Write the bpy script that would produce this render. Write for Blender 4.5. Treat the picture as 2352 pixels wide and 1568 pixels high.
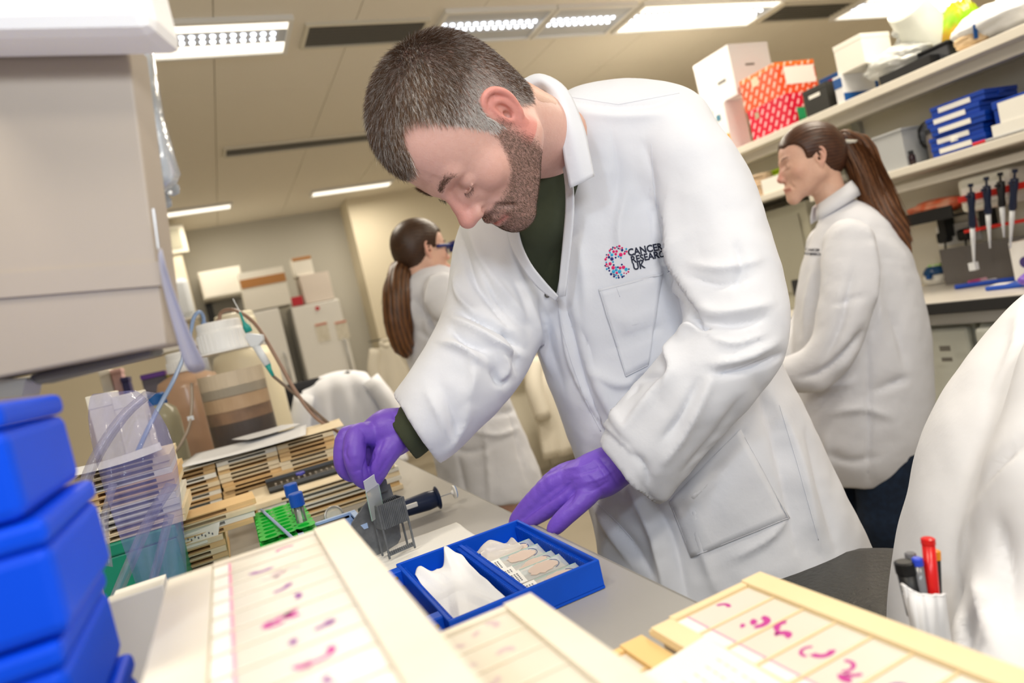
import bpy, math, random
import numpy as np
from mathutils import Matrix, Vector
from mathutils.bvhtree import BVHTree
random.seed(4); rng = np.random.default_rng(4)
PI = math.pi
SC = bpy.context.scene; COL = SC.collection
for o in list(bpy.data.objects): bpy.data.objects.remove(o)

# ---------- surveyed camera: room axes, X across the room, Y into it ----------
FPX = 1570.0; PITCH = math.radians(2.9); ROLL = math.radians(12.9); YAW = math.radians(23.0)
CAM = np.array([0, 0, 1.27])
_h = np.array([math.sin(YAW), math.cos(YAW), 0]); _r = np.array([math.cos(YAW), -math.sin(YAW), 0])
CF = _h*math.cos(PITCH) - np.array([0, 0, math.sin(PITCH)]); _u = _h*math.sin(PITCH) + np.array([0, 0, math.cos(PITCH)])
CR = _r*math.cos(ROLL) - _u*math.sin(ROLL); CU = _r*math.sin(ROLL) + _u*math.cos(ROLL)
def P(x, y, d):            # the point seen at (x, y) at depth d metres
    return CAM + d*(CF + CR*(x-1176)/FPX - CU*(y-784)/FPX)
def G(x, y, h, ax=2):      # the point seen at (x, y) on the plane axis=h
    r = CF + CR*(x-1176)/FPX - CU*(y-784)/FPX
    return CAM + r*((h-CAM[ax])/r[ax])
def PJ(q):                 # survey: world -> measured pixel, arrays (n,3)
    v = np.asarray(q) - CAM; d = v@CF
    return np.stack([1176+FPX*(v@CR)/d, 784-FPX*(v@CU)/d, d], -1)
def mdir(r, u, f): return r*CR + u*CU + f*CF

cam_d = bpy.data.cameras.new('camera'); cam = bpy.data.objects.new('camera', cam_d); COL.objects.link(cam)
cam_d.sensor_width = 36; cam_d.lens = 36*FPX/2352; cam_d.clip_start = 0.02
mw = Matrix.Identity(4)
for i in range(3):
    mw[i][0] = CR[i]; mw[i][1] = CU[i]; mw[i][2] = -CF[i]; mw[i][3] = CAM[i]
cam.matrix_world = mw; SC.camera = cam
cam_d.dof.use_dof = True; cam_d.dof.focus_distance = 0.95; cam_d.dof.aperture_fstop = 3.5; cam_d.dof.aperture_blades = 9
SC.view_settings.view_transform = 'Standard'; SC.view_settings.look = 'None'
SC.view_settings.exposure = 0.02; SC.view_settings.gamma = 1.0; SC.view_settings.use_curve_mapping = False

w = bpy.data.worlds.new('world'); SC.world = w; w.use_nodes = True
w.node_tree.nodes['Background'].inputs[0].default_value = (1.0, 0.97, 0.94, 1)
w.node_tree.nodes['Background'].inputs[1].default_value = 0.34

def area(name, loc, target, size, power, col, sy=None):
    l = bpy.data.lights.new(name, 'AREA'); l.energy = power; l.color = col; l.shape = 'RECTANGLE'; l.size = size; l.size_y = sy or size
    o = bpy.data.objects.new(name, l); COL.objects.link(o); o.location = loc
    o.rotation_euler = (Vector(target)-Vector(loc)).to_track_quat('-Z', 'Y').to_euler(); return o
# the photographer's bounced flash, above and right of the camera
area('flash_lamp', tuple(CAM - 0.42*_r - 0.6*_h + np.array([0, 0, 0.75])), tuple(P(1300, 700, 1.05)), 0.14, 4.6, (0.79, 0.90, 1.0))
area('flash_bounce', tuple(CAM - 0.4*_h + 0.3*_r + np.array([0, 0, 0.5])), tuple(CAM + 0.9*_h + 0.2*_r + np.array([0, 0, 1.43])), 0.35, 11, (0.93, 0.96, 1.0))
LIGHT_ROWS = [(0.3, 3.18), (1.62, 3.18), (2.22, 3.18), (2.99, 3.18), (3.59, 3.18), (4.55, 3.18), (1.5, 6.45), (0.12, 6.45), (-0.7, 0.4), (1.6, 0.2), (0.3, -0.9), (2.4, 1.6)]
for i, (x, y) in enumerate(LIGHT_ROWS):
    area('ceiling_lamp', (x, y, 2.64), (x, y, 0), 0.5, 8 if y > 6 else 16, (1.0, 0.9, 0.74), 0.2)

# ---------- materials ----------
def lin(h):
    h = h.lstrip('#'); v = [int(h[i:i+2], 16)/255 for i in (0, 2, 4)]
    return tuple((c/12.92 if c <= .04045 else ((c+.055)/1.055)**2.4) for c in v) + (1,)
MATS = {}
def mat(name, col='808080', rough=.5, noise=None, bump=None, metal=0, trans=0, ior=1.45, alpha=1, emit=None, vcol=False, stretch=(1, 1, 1), spec=.5, sss=0, coat=0, sheen=0):
    if name in MATS: return MATS[name]
    m = bpy.data.materials.new(name); m.use_nodes = True; nt = m.node_tree; N = nt.nodes; L = nt.links
    b = N['Principled BSDF']; c = lin(col); b.inputs['Base Color'].default_value = c
    b.inputs['Roughness'].default_value = rough; b.inputs['Metallic'].default_value = metal
    b.inputs['Transmission Weight'].default_value = trans; b.inputs['IOR'].default_value = ior; b.inputs['Alpha'].default_value = alpha
    b.inputs['Specular IOR Level'].default_value = spec; b.inputs['Coat Weight'].default_value = coat; b.inputs['Sheen Weight'].default_value = sheen
    if sss:
        b.inputs['Subsurface Weight'].default_value = sss; b.inputs['Subsurface Radius'].default_value = (.012, .005, .003); b.inputs['Subsurface Scale'].default_value = 1
    if emit:
        b.inputs['Emission Color'].default_value = lin(emit[0]); b.inputs['Emission Strength'].default_value = emit[1]
    src = None
    if vcol:
        a = N.new('ShaderNodeVertexColor'); a.layer_name = 'Col'; src = a.outputs[0]
    if noise or bump:
        tc = N.new('ShaderNodeTexCoord'); mp = N.new('ShaderNodeMapping'); L.new(tc.outputs['Object'], mp.inputs[0]); mp.inputs['Scale'].default_value = stretch
    if noise:                                   # (scale, second colour, amount)
        n = N.new('ShaderNodeTexNoise'); n.inputs['Scale'].default_value = noise[0]; n.inputs['Detail'].default_value = 6; L.new(mp.outputs[0], n.inputs[0])
        r = N.new('ShaderNodeValToRGB'); r.color_ramp.elements[0].position = .38; r.color_ramp.elements[1].position = .66; L.new(n.outputs[0], r.inputs[0])
        mx = N.new('ShaderNodeMix'); mx.data_type = 'RGBA'; mu = N.new('ShaderNodeMath'); mu.operation = 'MULTIPLY'; mu.inputs[1].default_value = noise[2]
        L.new(r.outputs[0], mu.inputs[0]); L.new(mu.outputs[0], mx.inputs[0])
        if src: L.new(src, mx.inputs[6])
        else: mx.inputs[6].default_value = c
        mx.inputs[7].default_value = lin(noise[1]); src = mx.outputs[2]
    if src: L.new(src, b.inputs['Base Color'])
    if bump:                                    # (scale, distance)
        n = N.new('ShaderNodeTexNoise'); n.inputs['Scale'].default_value = bump[0]; n.inputs['Detail'].default_value = 5; L.new(mp.outputs[0], n.inputs[0])
        bp = N.new('ShaderNodeBump'); bp.inputs['Distance'].default_value = bump[1]; bp.inputs['Strength'].default_value = 1; L.new(n.outputs[0], bp.inputs['Height']); L.new(bp.outputs[0], b.inputs['Normal'])
    MATS[name] = m; return m

# ---------- mesh building ----------
def rotz(a): return np.array([[math.cos(a), -math.sin(a), 0], [math.sin(a), math.cos(a), 0], [0, 0, 1]])
def frame(z, x=(1, 0, 0)):
    z = np.asarray(z, float); z = z/np.linalg.norm(z); x = np.asarray(x, float); x = x - (x@z)*z
    if np.linalg.norm(x) < 1e-4: x = np.array([0, 1., 0]) - z[1]*z
    x = x/np.linalg.norm(x); return np.stack([x, np.cross(z, x), z], 1)
class MB:
    def __init__(s): s.v = []; s.f = []
    def add(s, v, f):
        n = len(s.v); s.v += [tuple(map(float, q)) for q in v]; s.f += [tuple(i+n for i in g) for g in f]; return s
    def hexa(s, c):                             # 8 corners: bottom loop then top loop
        return s.add(c, [(3, 2, 1, 0), (4, 5, 6, 7), (0, 1, 5, 4), (1, 2, 6, 5), (2, 3, 7, 6), (3, 0, 4, 7)])
    def box(s, lo, hi, R=None, o=(0, 0, 0)):
        x0, y0, z0 = lo; x1, y1, z1 = hi
        c = np.array([(x0, y0, z0), (x1, y0, z0), (x1, y1, z0), (x0, y1, z0), (x0, y0, z1), (x1, y0, z1), (x1, y1, z1), (x0, y1, z1)], float)
        if R is not None: c = c@np.asarray(R).T
        return s.hexa(c + np.asarray(o))
    def prism(s, poly, off):                    # planar polygon swept by a vector
        poly = np.asarray(poly, float); n = len(poly); off = np.asarray(off, float)
        return s.add(list(poly)+list(poly+off), [tuple(range(n-1, -1, -1)), tuple(range(n, 2*n))] + [(i, (i+1) % n, n+(i+1) % n, n+i) for i in range(n)])
    def lathe(s, prof, o=(0, 0, 0), ax=(0, 0, 1), n=24, cap=True):
        R = frame(ax); v = []; f = []; m = len(prof)
        for r, z in prof:
            for k in range(n):
                t = 2*PI*k/n; v.append(R@np.array([r*math.cos(t), r*math.sin(t), z])+np.asarray(o))
        for i in range(m-1):
            for k in range(n): f.append((i*n+k, i*n+(k+1) % n, (i+1)*n+(k+1) % n, (i+1)*n+k))
        if cap: f.append(tuple(range(n-1, -1, -1))); f.append(tuple((m-1)*n+k for k in range(n)))
        return s.add(v, f)
    def cyl(s, a, b, ra, rb=None, n=16):
        a = np.asarray(a, float); b = np.asarray(b, float); L = np.linalg.norm(b-a)
        return s.lathe([(ra, 0), (ra if rb is None else rb, L)], a, b-a, n)
    def tube(s, pts, r, n=8, sub=1):
        p = np.asarray(pts, float)
        if sub > 1: p = spline(p, sub)
        m = len(p); rr = np.full(m, r) if np.isscalar(r) else np.interp(np.linspace(0, 1, m), np.linspace(0, 1, len(r)), r)
        v = []; f = []; X = None
        for i in range(m):
            t = p[min(i+1, m-1)]-p[max(i-1, 0)]; t = t/(np.linalg.norm(t)+1e-12)
            if X is None: X = frame(t)[:, 0]
            X = X-(X@t)*t; X = X/np.linalg.norm(X); Y = np.cross(t, X)
            for k in range(n): a = 2*PI*k/n; v.append(p[i]+rr[i]*(math.cos(a)*X+math.sin(a)*Y))
        for i in range(m-1):
            for k in range(n): f.append((i*n+k, i*n+(k+1) % n, (i+1)*n+(k+1) % n, (i+1)*n+k))
        f.append(tuple(range(n-1, -1, -1))); f.append(tuple((m-1)*n+k for k in range(n)))
        return s.add(v, f)
    def grid(s, V):                             # V (a,b,3)
        a, b = V.shape[:2]
        return s.add(V.reshape(-1, 3), [(i*b+j, i*b+j+1, (i+1)*b+j+1, (i+1)*b+j) for i in range(a-1) for j in range(b-1)])
def spline(p, sub):
    p = np.asarray(p, float); q = np.vstack([2*p[0]-p[1], p, 2*p[-1]-p[-2]]); out = []
    for i in range(1, len(q)-2):
        for k in range(sub):
            t = k/sub; out.append(.5*((2*q[i])+(-q[i-1]+q[i+1])*t+(2*q[i-1]-5*q[i]+4*q[i+1]-q[i+2])*t*t+(-q[i-1]+3*q[i]-3*q[i+1]+q[i+2])*t**3))
    out.append(q[-2]); return np.array(out)
TM = {}
def thing(name, label, cat, loc=(0, 0, 0), rz=0, group=None, R=None):
    o = bpy.data.objects.new(name, None); COL.objects.link(o); o.empty_display_size = .05
    M = np.eye(4); M[:3, :3] = rotz(rz) if R is None else R; M[:3, 3] = loc
    o.matrix_world = Matrix(M.tolist()); TM[o.name] = M
    o['label'] = label; o['category'] = cat
    if group: o['group'] = group
    return o
def root(o):
    while o.parent: o = o.parent
    return o
def obj(name, mb, m, parent=None, world=True, bevel=0, smooth=False, label=None, solid=0, subd=0, sangle=None):
    me = bpy.data.meshes.new(name); me.from_pydata(mb.v, [], mb.f); me.validate(); 
    return link(name, me, m, parent, world, bevel, smooth, label, solid, subd, sangle)
def link(name, me, m, parent=None, world=True, bevel=0, smooth=False, label=None, solid=0, subd=0, sangle=None):
    o = bpy.data.objects.new(name, me); COL.objects.link(o); me.materials.append(m)
    if smooth: me.polygons.foreach_set('use_smooth', [True]*len(me.polygons))
    if parent:
        o.parent = parent; rt = root(parent)
        if world and rt.name in TM:
            n = len(me.vertices); co = np.empty(n*3, np.float32); me.vertices.foreach_get('co', co); co = co.reshape(-1, 3)
            Mi = np.linalg.inv(TM[rt.name]); co = co@Mi[:3, :3].T+Mi[:3, 3]; me.vertices.foreach_set('co', co.astype(np.float32).ravel()); me.update()
    if subd: d = o.modifiers.new('sub', 'SUBSURF'); d.levels = subd; d.render_levels = subd
    if solid: d = o.modifiers.new('sol', 'SOLIDIFY'); d.thickness = solid; d.offset = 0
    if bevel: d = o.modifiers.new('bev', 'BEVEL'); d.width = bevel; d.segments = 2; d.limit_method = 'ANGLE'; d.angle_limit = .7
    if label: o['label'] = label
    return o
def tag(o, label, cat, group=None, kind=None):
    o['label'] = label; o['category'] = cat
    if group: o['group'] = group
    if kind: o['kind'] = kind
    return o
def structure(o): o['kind'] = 'structure'; return o
def copy_tree(o, loc=None, rz=None, label=None, group=None):
    def rec(a, par):
        c = a.copy(); COL.objects.link(c)
        if par: c.parent = par
        for ch in [x for x in KIDS.get(a.name, [])]: KIDS.setdefault(c.name, []).append(rec(ch, c))
        return c
    r = rec(o, None)
    if loc is not None:
        M = Matrix.Translation(loc) @ (Matrix.Rotation(rz or 0, 4, 'Z')); r.matrix_world = M; A = np.array(M); TM[r.name] = A
    if label: r['label'] = label
    if group: r['group'] = group
    return r
KIDS = {}
def kids(o):
    KIDS[o.name] = [c for c in COL.objects if c.parent == o]
    for c in KIDS[o.name]: kids(c)
    return o

# ---------- implicit surfaces ----------
def smin(a, b, k):
    if k <= 0: return np.minimum(a, b)
    h = np.clip(k-np.abs(a-b), 0, None)/k
    return np.minimum(a, b)-h*h*k*.25
class SDF:
    def __init__(s, lo, hi, h):
        s.lo = np.asarray(lo, float); s.h = h; n = np.ceil((np.asarray(hi)-s.lo)/h).astype(int)+1
        s.n = n; s.d = np.full(n, .3, np.float32); s.ax = [(s.lo[i]+h*np.arange(n[i])).astype(np.float32) for i in range(3)]
    def op(s, fn, lo, hi, k, sub):
        m = k+3*s.h; a = np.clip(np.floor((np.asarray(lo)-m-s.lo)/s.h).astype(int), 0, s.n); b = np.clip(np.ceil((np.asarray(hi)+m-s.lo)/s.h).astype(int)+1, 0, s.n)
        if (b <= a).any(): return
        sl = tuple(slice(a[i], b[i]) for i in range(3))
        X = s.ax[0][sl[0]][:, None, None]; Y = s.ax[1][sl[1]][None, :, None]; Z = s.ax[2][sl[2]][None, None, :]
        v = fn(X, Y, Z)
        s.d[sl] = -smin(-s.d[sl], v, k) if sub else smin(s.d[sl], v, k)
    def rc(s, a, b, ra, rb, k=.01, sub=False, flat=None):   # flat=(axis, factor): squashed across axis
        a = np.asarray(a, float); b = np.asarray(b, float); r = max(ra, rb)
        if flat:
            A = np.asarray(flat[0], float); q = flat[1]-1; a2 = a+q*(a@A)*A; b2 = b+q*(b@A)*A
        else: a2, b2 = a, b
        e = b2-a2; L2 = float(e@e)+1e-12
        def fn(X, Y, Z):
            if flat:
                t = q*(X*A[0]+Y*A[1]+Z*A[2]); X = X+t*A[0]; Y = Y+t*A[1]; Z = Z+t*A[2]
            x = X-a2[0]; y = Y-a2[1]; z = Z-a2[2]
            t = np.clip((x*e[0]+y*e[1]+z*e[2])/L2, 0, 1)
            return np.sqrt((x-t*e[0])**2+(y-t*e[1])**2+(z-t*e[2])**2)-(ra+(rb-ra)*t)
        s.op(fn, np.minimum(a, b)-r, np.maximum(a, b)+r, k, sub)
    def chain(s, pts, rr, k=.01, sub=False, flat=None, sm=0):
        if sm:
            pts = spline(pts, sm); rr = np.interp(np.linspace(0, 1, len(pts)), np.linspace(0, 1, len(rr)), rr)
        for i in range(len(pts)-1): s.rc(pts[i], pts[i+1], rr[i], rr[i+1], k, sub, flat)
    def el(s, c, r, k=.01, sub=False, R=None):
        c = np.asarray(c, float); r = np.asarray(r, float); Q = np.eye(3) if R is None else np.asarray(R); m = max(r)
        def fn(X, Y, Z):
            x = X-c[0]; y = Y-c[1]; z = Z-c[2]
            q = [(x*Q[0, i]+y*Q[1, i]+z*Q[2, i]) for i in range(3)]
            k0 = np.sqrt((q[0]/r[0])**2+(q[1]/r[1])**2+(q[2]/r[2])**2+1e-6); k1 = np.sqrt((q[0]/r[0]**2)**2+(q[1]/r[1]**2)**2+(q[2]/r[2]**2)**2+1e-6/m**2)
            return k0*(k0-1)/k1
        s.op(fn, c-m, c+m, k, sub)
    def cut(s, c, nrm, k=0):                                # keep the side the normal points away from
        c = np.asarray(c, float); nrm = np.asarray(nrm, float); nrm = nrm/np.linalg.norm(nrm)
        v = (s.ax[0][:, None, None]-c[0])*nrm[0]+(s.ax[1][None, :, None]-c[1])*nrm[1]+(s.ax[2][None, None, :]-c[2])*nrm[2]
        s.d = -smin(-s.d, -v.astype(np.float32), k) if k else np.maximum(s.d, v)
    def mesh(s, smooth=2):
        d = s.d; n = s.n; sg = d < 0
        c = np.zeros(n-1, np.int8); O = [(i, j, k) for i in (0, 1) for j in (0, 1) for k in (0, 1)]
        for i, j, k in O: c += sg[i:n[0]-1+i, j:n[1]-1+j, k:n[2]-1+k]
        I = np.array(np.nonzero((c > 0) & (c < 8))).T
        cor = {o: d[I[:, 0]+o[0], I[:, 1]+o[1], I[:, 2]+o[2]] for o in O}
        acc = np.zeros((len(I), 3)); cnt = np.zeros(len(I))
        for o in O:
            for ax in range(3):
                if o[ax] == 0:
                    q = list(o); q[ax] = 1; q = tuple(q); a = cor[o]; b = cor[q]; m = (a < 0) != (b < 0)
                    t = np.where(m, a/(a-b+1e-20), 0); pnt = np.tile(np.array(o, float), (len(I), 1)); pnt[:, ax] += t
                    acc += pnt*m[:, None]; cnt += m
        V = s.lo+s.h*(I+acc/cnt[:, None])
        idx = np.full(n-1, -1, np.int32); idx[I[:, 0], I[:, 1], I[:, 2]] = np.arange(len(I))
        Fs = []
        for ax in range(3):
            u, w_ = (ax+1) % 3, (ax+2) % 3
            lo = [slice(1, n[i]-1) for i in range(3)]; lo[ax] = slice(0, n[ax]-1); hi = list(lo); hi[ax] = slice(1, n[ax])
            A = sg[tuple(lo)]; B = sg[tuple(hi)]
            for m, flip in ((A & ~B, False), (~A & B, True)):
                E = np.array(np.nonzero(m)).T
                if len(E) == 0: continue
                E = E+np.array([0 if i == ax else 1 for i in range(3)])
                eu = np.zeros(3, int); eu[u] = 1; ew = np.zeros(3, int); ew[w_] = 1
                q = [idx[tuple((E-x).T)] for x in (eu+ew, ew, 0*eu, eu)]
                Q = np.stack(q, 1)
                if flip: Q = Q[:, ::-1]
                Fs.append(Q)
        Fq = np.concatenate(Fs); Fq = Fq[(Fq >= 0).all(1)]
        for _ in range(smooth): V = lap(V, Fq)
        return V, Fq
def lap(V, Fq, f=.5):
    acc = np.zeros_like(V); cnt = np.zeros(len(V))
    for i in range(4):
        a = Fq[:, i]; b = Fq[:, (i+1) % 4]
        for k in range(3): acc[:, k] += np.bincount(a, V[b, k], len(V))+np.bincount(b, V[a, k], len(V))
        cnt += np.bincount(a, minlength=len(V))+np.bincount(b, minlength=len(V))
    return V*(1-f)+f*acc/np.maximum(cnt, 1)[:, None]
def normals(V, Fq):
    n = np.cross(V[Fq[:, 2]]-V[Fq[:, 0]], V[Fq[:, 3]]-V[Fq[:, 1]]); out = np.zeros_like(V)
    for i in range(4):
        for k in range(3): out[:, k] += np.bincount(Fq[:, i], n[:, k], len(V))
    return out/(np.linalg.norm(out, axis=1)[:, None]+1e-12)
def qmesh(name, V, Fq, col=None):
    me = bpy.data.meshes.new(name); me.vertices.add(len(V)); me.vertices.foreach_set('co', V.astype(np.float32).ravel())
    me.loops.add(Fq.size); me.loops.foreach_set('vertex_index', Fq.astype(np.int32).ravel())
    me.polygons.add(len(Fq)); me.polygons.foreach_set('loop_start', np.arange(0, Fq.size, 4, dtype=np.int32)); me.update(calc_edges=True)
    me.polygons.foreach_set('use_smooth', np.ones(len(Fq), bool))
    if col is not None:
        a = me.color_attributes.new('Col', 'FLOAT_COLOR', 'POINT'); c = np.ones((len(V), 4), np.float32); c[:, :3] = col; a.data.foreach_set('color', c.ravel())
    return me
def polydist(px, py, line):                    # distance and arc parameter to a polyline in measured pixels
    best = np.full(px.shape, 1e9); tt = np.zeros(px.shape); sd = np.zeros(px.shape); n = len(line)-1
    for i in range(n):
        a = np.array(line[i], float); e = np.array(line[i+1], float)-a; L2 = e@e+1e-9
        t = np.clip(((px-a[0])*e[0]+(py-a[1])*e[1])/L2, 0, 1); dx = px-a[0]-t*e[0]; dy = py-a[1]-t*e[1]; d = np.hypot(dx, dy)
        m = d < best; best = np.where(m, d, best); tt = np.where(m, (i+t)/n, tt); sd = np.where(m, np.sign(e[0]*dy-e[1]*dx), sd)
    return best, tt, sd
def folds(V, Fq, L, face=True):
    """press creases into cloth: each fold is (polyline, half width px, height m); sharper on one side"""
    Nn = normals(V, Fq); pj = PJ(V); view = V-CAM; fac = -(Nn*view).sum(1)/np.linalg.norm(view, axis=1); wf = np.clip(fac*2.2+.15, 0, 1)
    amt = np.zeros(len(V))
    for line, wd, h in L:
        ln = np.array(line, float); lo = ln.min(0)-3*wd; hi = ln.max(0)+3*wd
        m = (pj[:, 0] > lo[0]) & (pj[:, 0] < hi[0]) & (pj[:, 1] > lo[1]) & (pj[:, 1] < hi[1]) & (wf > 0)
        if not m.any(): continue
        d, t, sd = polydist(pj[m, 0], pj[m, 1], spline(ln, 5)); w_ = wd*np.where(sd > 0, .75, 1.3)
        amt[m] += h*np.exp(-np.abs(d/w_)**1.35)*np.sin(PI*np.clip(t*.9+.05, 0, 1))**.6*wf[m]
    return V+Nn*amt[:, None]
def step(V, Fq, line, h, decay, wd=2.5):
    """an overlapping cloth edge: everything on the right of the line stands proud of the left"""
    Nn = normals(V, Fq); pj = PJ(V); fac = -(Nn*(V-CAM)).sum(1)/np.linalg.norm(V-CAM, axis=1); ln = np.array(line, float); lo = ln.min(0)-decay; hi = ln.max(0)+decay
    m = (pj[:, 0] > lo[0]) & (pj[:, 0] < hi[0]) & (pj[:, 1] > lo[1]) & (pj[:, 1] < hi[1]) & (fac > .1); amt = np.zeros(len(V)); d, t, sd = polydist(pj[m, 0], pj[m, 1], spline(ln, 5)); s_ = -sd*d
    amt[m] = h*np.clip(s_/wd*.5+.5, 0, 1)*np.clip(1-s_/decay, 0, 1)*np.sin(PI*np.clip(t*.94+.03, 0, 1))**.3
    return V+Nn*amt[:, None]
def vnoise(V, sc, seed=0, dirs=7):             # cheap smooth noise from a few sine waves
    g = np.random.default_rng(seed); out = np.zeros(len(V))
    for i in range(dirs):
        k = g.normal(size=3); k /= np.linalg.norm(k); ph = g.uniform(0, 6.28); wv = sc*g.uniform(.6, 1.6)
        out += np.sin(V@k*6.283/wv+ph+1.3*np.sin(V@np.roll(k, 1)*6.283/(wv*1.7)+ph*2))
    return out/dirs
class Drape:
    def __init__(s, V, Fq): s.t = BVHTree.FromPolygons([tuple(v) for v in V], [tuple(int(i) for i in q) for q in Fq])
    def at(s, x, y, off=.0008, dmin=.3):
        r = Vector(P(x, y, 1)-CAM).normalized(); o = Vector(CAM)+r*dmin
        h, n, i, dd = s.t.ray_cast(o, r)
        if h is None: return None
        if n.dot(r) > 0: n = -n
        return np.array(h+n*off)
    def line(s, pts, off=.0006, step=6):
        p = np.array(pts, float); out = []
        for i in range(len(p)-1):
            n = max(1, int(np.hypot(*(p[i+1]-p[i]))/step))
            for k in range(n+(i == len(p)-2)):
                q = p[i]+(p[i+1]-p[i])*k/n; h = s.at(q[0], q[1], off)
                if h is not None: out.append(h)
        return np.array(out)
# ---------- the room ----------
m_wall = mat('wall_paint', 'EDE3CB', .7, bump=(60, .0004)); m_grey = mat('grey_wall', 'C9C6BC', .7); m_ceil = mat('ceiling_tile', 'F2EBDD', .75, bump=(30, .0005))
m_floor = mat('floor_vinyl', 'A79F90', .35, noise=(1.5, '968C7A', .5)); m_white = mat('white_enamel', 'EFEDE8', .35); m_cream = mat('cream_laminate', 'DCD6C6', .4)
m_black = mat('black_plastic', '16171A', .45); m_dark = mat('dark_trim', '2A2A2C', .5); m_grille = mat('grille_grey', '6F6C66', .5); m_alu = mat('brushed_aluminium', 'B8BABC', .35, metal=.7)
m_lamp = mat('lamp_diffuser', 'FFFFFF', .4, emit=('FFF6E4', 1.5)); m_led = mat('lamp_cell', 'FFFFFF', .4, emit=('EAF2FF', 4.5)); m_louv = mat('louvre', 'C9CCD0', .4)
def bx(name, lo, hi, m, parent=None, bevel=.0, **k): return obj(name, MB().box(lo, hi), m, parent, bevel=bevel, **k)
structure(bx('floor', (-3.4, -2.2, -.1), (6.4, 7.6, 0), m_floor))
ceil = structure(bx('ceiling', (-3.4, -2.2, 2.72), (6.4, 7.6, 2.8), m_ceil))
tile = None
for i in range(16):
    for j in range(8):
        mb = MB().box((0, 0, 0), (.607, 1.196, .025))
        if tile is None: tile = obj('ceiling_tile', mb, m_ceil, ceil, bevel=.002); o = tile
        else: o = tile.copy(); COL.objects.link(o)
        o.location = (-3.36+i*.61, -2.16+j*1.2, 2.695)
structure(bx('wall_back', (-3.4, 7.35, 0), (6.4, 7.5, 2.72), m_grey))
structure(bx('wall_left', (-3.5, -2.2, 0), (-3.35, 7.5, 2.72), m_wall))
structure(bx('wall_right', (6.3, -2.2, 0), (6.45, 7.5, 2.72), m_wall))
xl = G(432, 530, 7.0, 1)[0]
structure(bx('trim_1', (-3.35, 6.75, 0), (xl-.1, 7.35, 2.72), m_wall))
structure(bx('trim_2', (1.52, 6.95, 0), (6.3, 7.35, 2.72), m_wall))
structure(bx('baseboard_back', (-.1, 7.33, 0), (1.5, 7.35, .1), m_cream))
# ceiling fittings
def ceiling_light(x0, x1, y0, y1, label, cells=True, dim=False):
    t = thing('ceiling_light', label, 'ceiling light', ((x0+x1)/2, (y0+y1)/2, 2.69), group=None)
    fr = MB(); e = .02
    fr.box((x0, y0, 2.672), (x1, y0+e, 2.695)); fr.box((x0, y1-e, 2.672), (x1, y1, 2.695)); fr.box((x0, y0+e, 2.672), (x0+e, y1-e, 2.695)); fr.box((x1-e, y0+e, 2.672), (x1, y1-e, 2.695))
    obj('frame', fr, m_white, t)
    if cells:
        ya = y0+(y1-y0)*.3; yb = y0+(y1-y0)*.68
        obj('diffuser', MB().box((x0+e, y0+e, 2.682), (x1-e, ya, 2.694)).box((x0+e, yb, 2.682), (x1-e, y1-e, 2.694)), m_louv if dim else m_lamp, t)
        obj('louvre', MB().box((x0+e, ya, 2.684), (x1-e, yb, 2.694)), m_louv, t)
        n = int((x1-x0-.04)/.042); mb = MB()
        for r_ in range(2):
            for i in range(n): mb.lathe([(.012, 0), (.009, .008), (.001, .009)], (x0+.04+i*.042, ya+(yb-ya)*(.3+.4*r_), 2.684), (0, 0, -1), 8)
        o = obj('lamp_cell', mb, m_led, t); o['kind'] = 'stuff'
    else: obj('diffuser', MB().box((x0+e, y0+e, 2.68), (x1-e, y1-e, 2.694)), m_lamp, t)
def ceiling_vent(x0, x1, y0, y1, label, n=7):
    t = thing('ceiling_vent', label, 'vent', ((x0+x1)/2, (y0+y1)/2, 2.69)); e = .018
    fr = MB(); fr.box((x0, y0, 2.68), (x1, y0+e, 2.695)); fr.box((x0, y1-e, 2.68), (x1, y1, 2.695)); fr.box((x0, y0+e, 2.68), (x0+e, y1-e, 2.695)); fr.box((x1-e, y0+e, 2.68), (x1, y1-e, 2.695))
    obj('frame', fr, m_cream, t); obj('backing', MB().box((x0+e, y0+e, 2.69), (x1-e, y1-e, 2.695)), mat('vent_dark', '4A4640', .6), t)
    s = (y1-y0-2*e)/n
    for i in range(n): obj('slat', MB().box((x0+e, y0+e+i*s+s*.2, 2.683), (x1-e, y0+e+i*s+s*.55, 2.69)), m_grille, t)
ceiling_light(.0, .62, 3.0, 3.35, 'ceiling light panel with bright lamp cells at top left, beside the grey vent')
ceiling_vent(.68, 1.27, 3.08, 3.33, 'grey ceiling vent between the top left light and the man\'s head')
ceiling_light(1.32, 1.92, 3.0, 3.35, 'dimmer ceiling light panel directly above the man\'s hair', dim=True)
ceiling_light(1.93, 2.42, 3.0, 3.35, 'short dimmer ceiling light right of the one above the man\'s hair', dim=True)
ceiling_light(2.46, 3.5, 3.0, 3.35, 'long ceiling light above the white box on the shelf')
ceiling_vent(3.56, 4.2, 3.08, 3.33, 'brown-grey ceiling vent above the shelf boxes at upper right')
ceiling_light(4.24, 5.4, 3.0, 3.35, 'ceiling light at the top right above the translucent tub')
ceiling_light(1.1, 1.88, 6.35, 6.55, 'far ceiling light strip left of the man\'s forehead', False)
ceiling_light(-.3, .42, 6.35, 6.55, 'farthest left ceiling light strip above the boxes on the fridges', False)
ceiling_vent(.34, 1.9, 4.78, 4.98, 'long narrow linear ceiling vent left of the man\'s hair', 3)
t = thing('wall_vent', 'small grey square vent high on the pale pier at left', 'vent', tuple(G(382, 552, 6.74, 1)))
q = G(382, 552, 6.74, 1); bx('frame', q-[.16, .015, .13], q+[.16, .01, .13], m_cream, t, .004); bx('grille', q-[.12, .02, .09], q+[.12, -.012, .09], mat('vent_grey2', 'A39F8C', .6), t)

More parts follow.
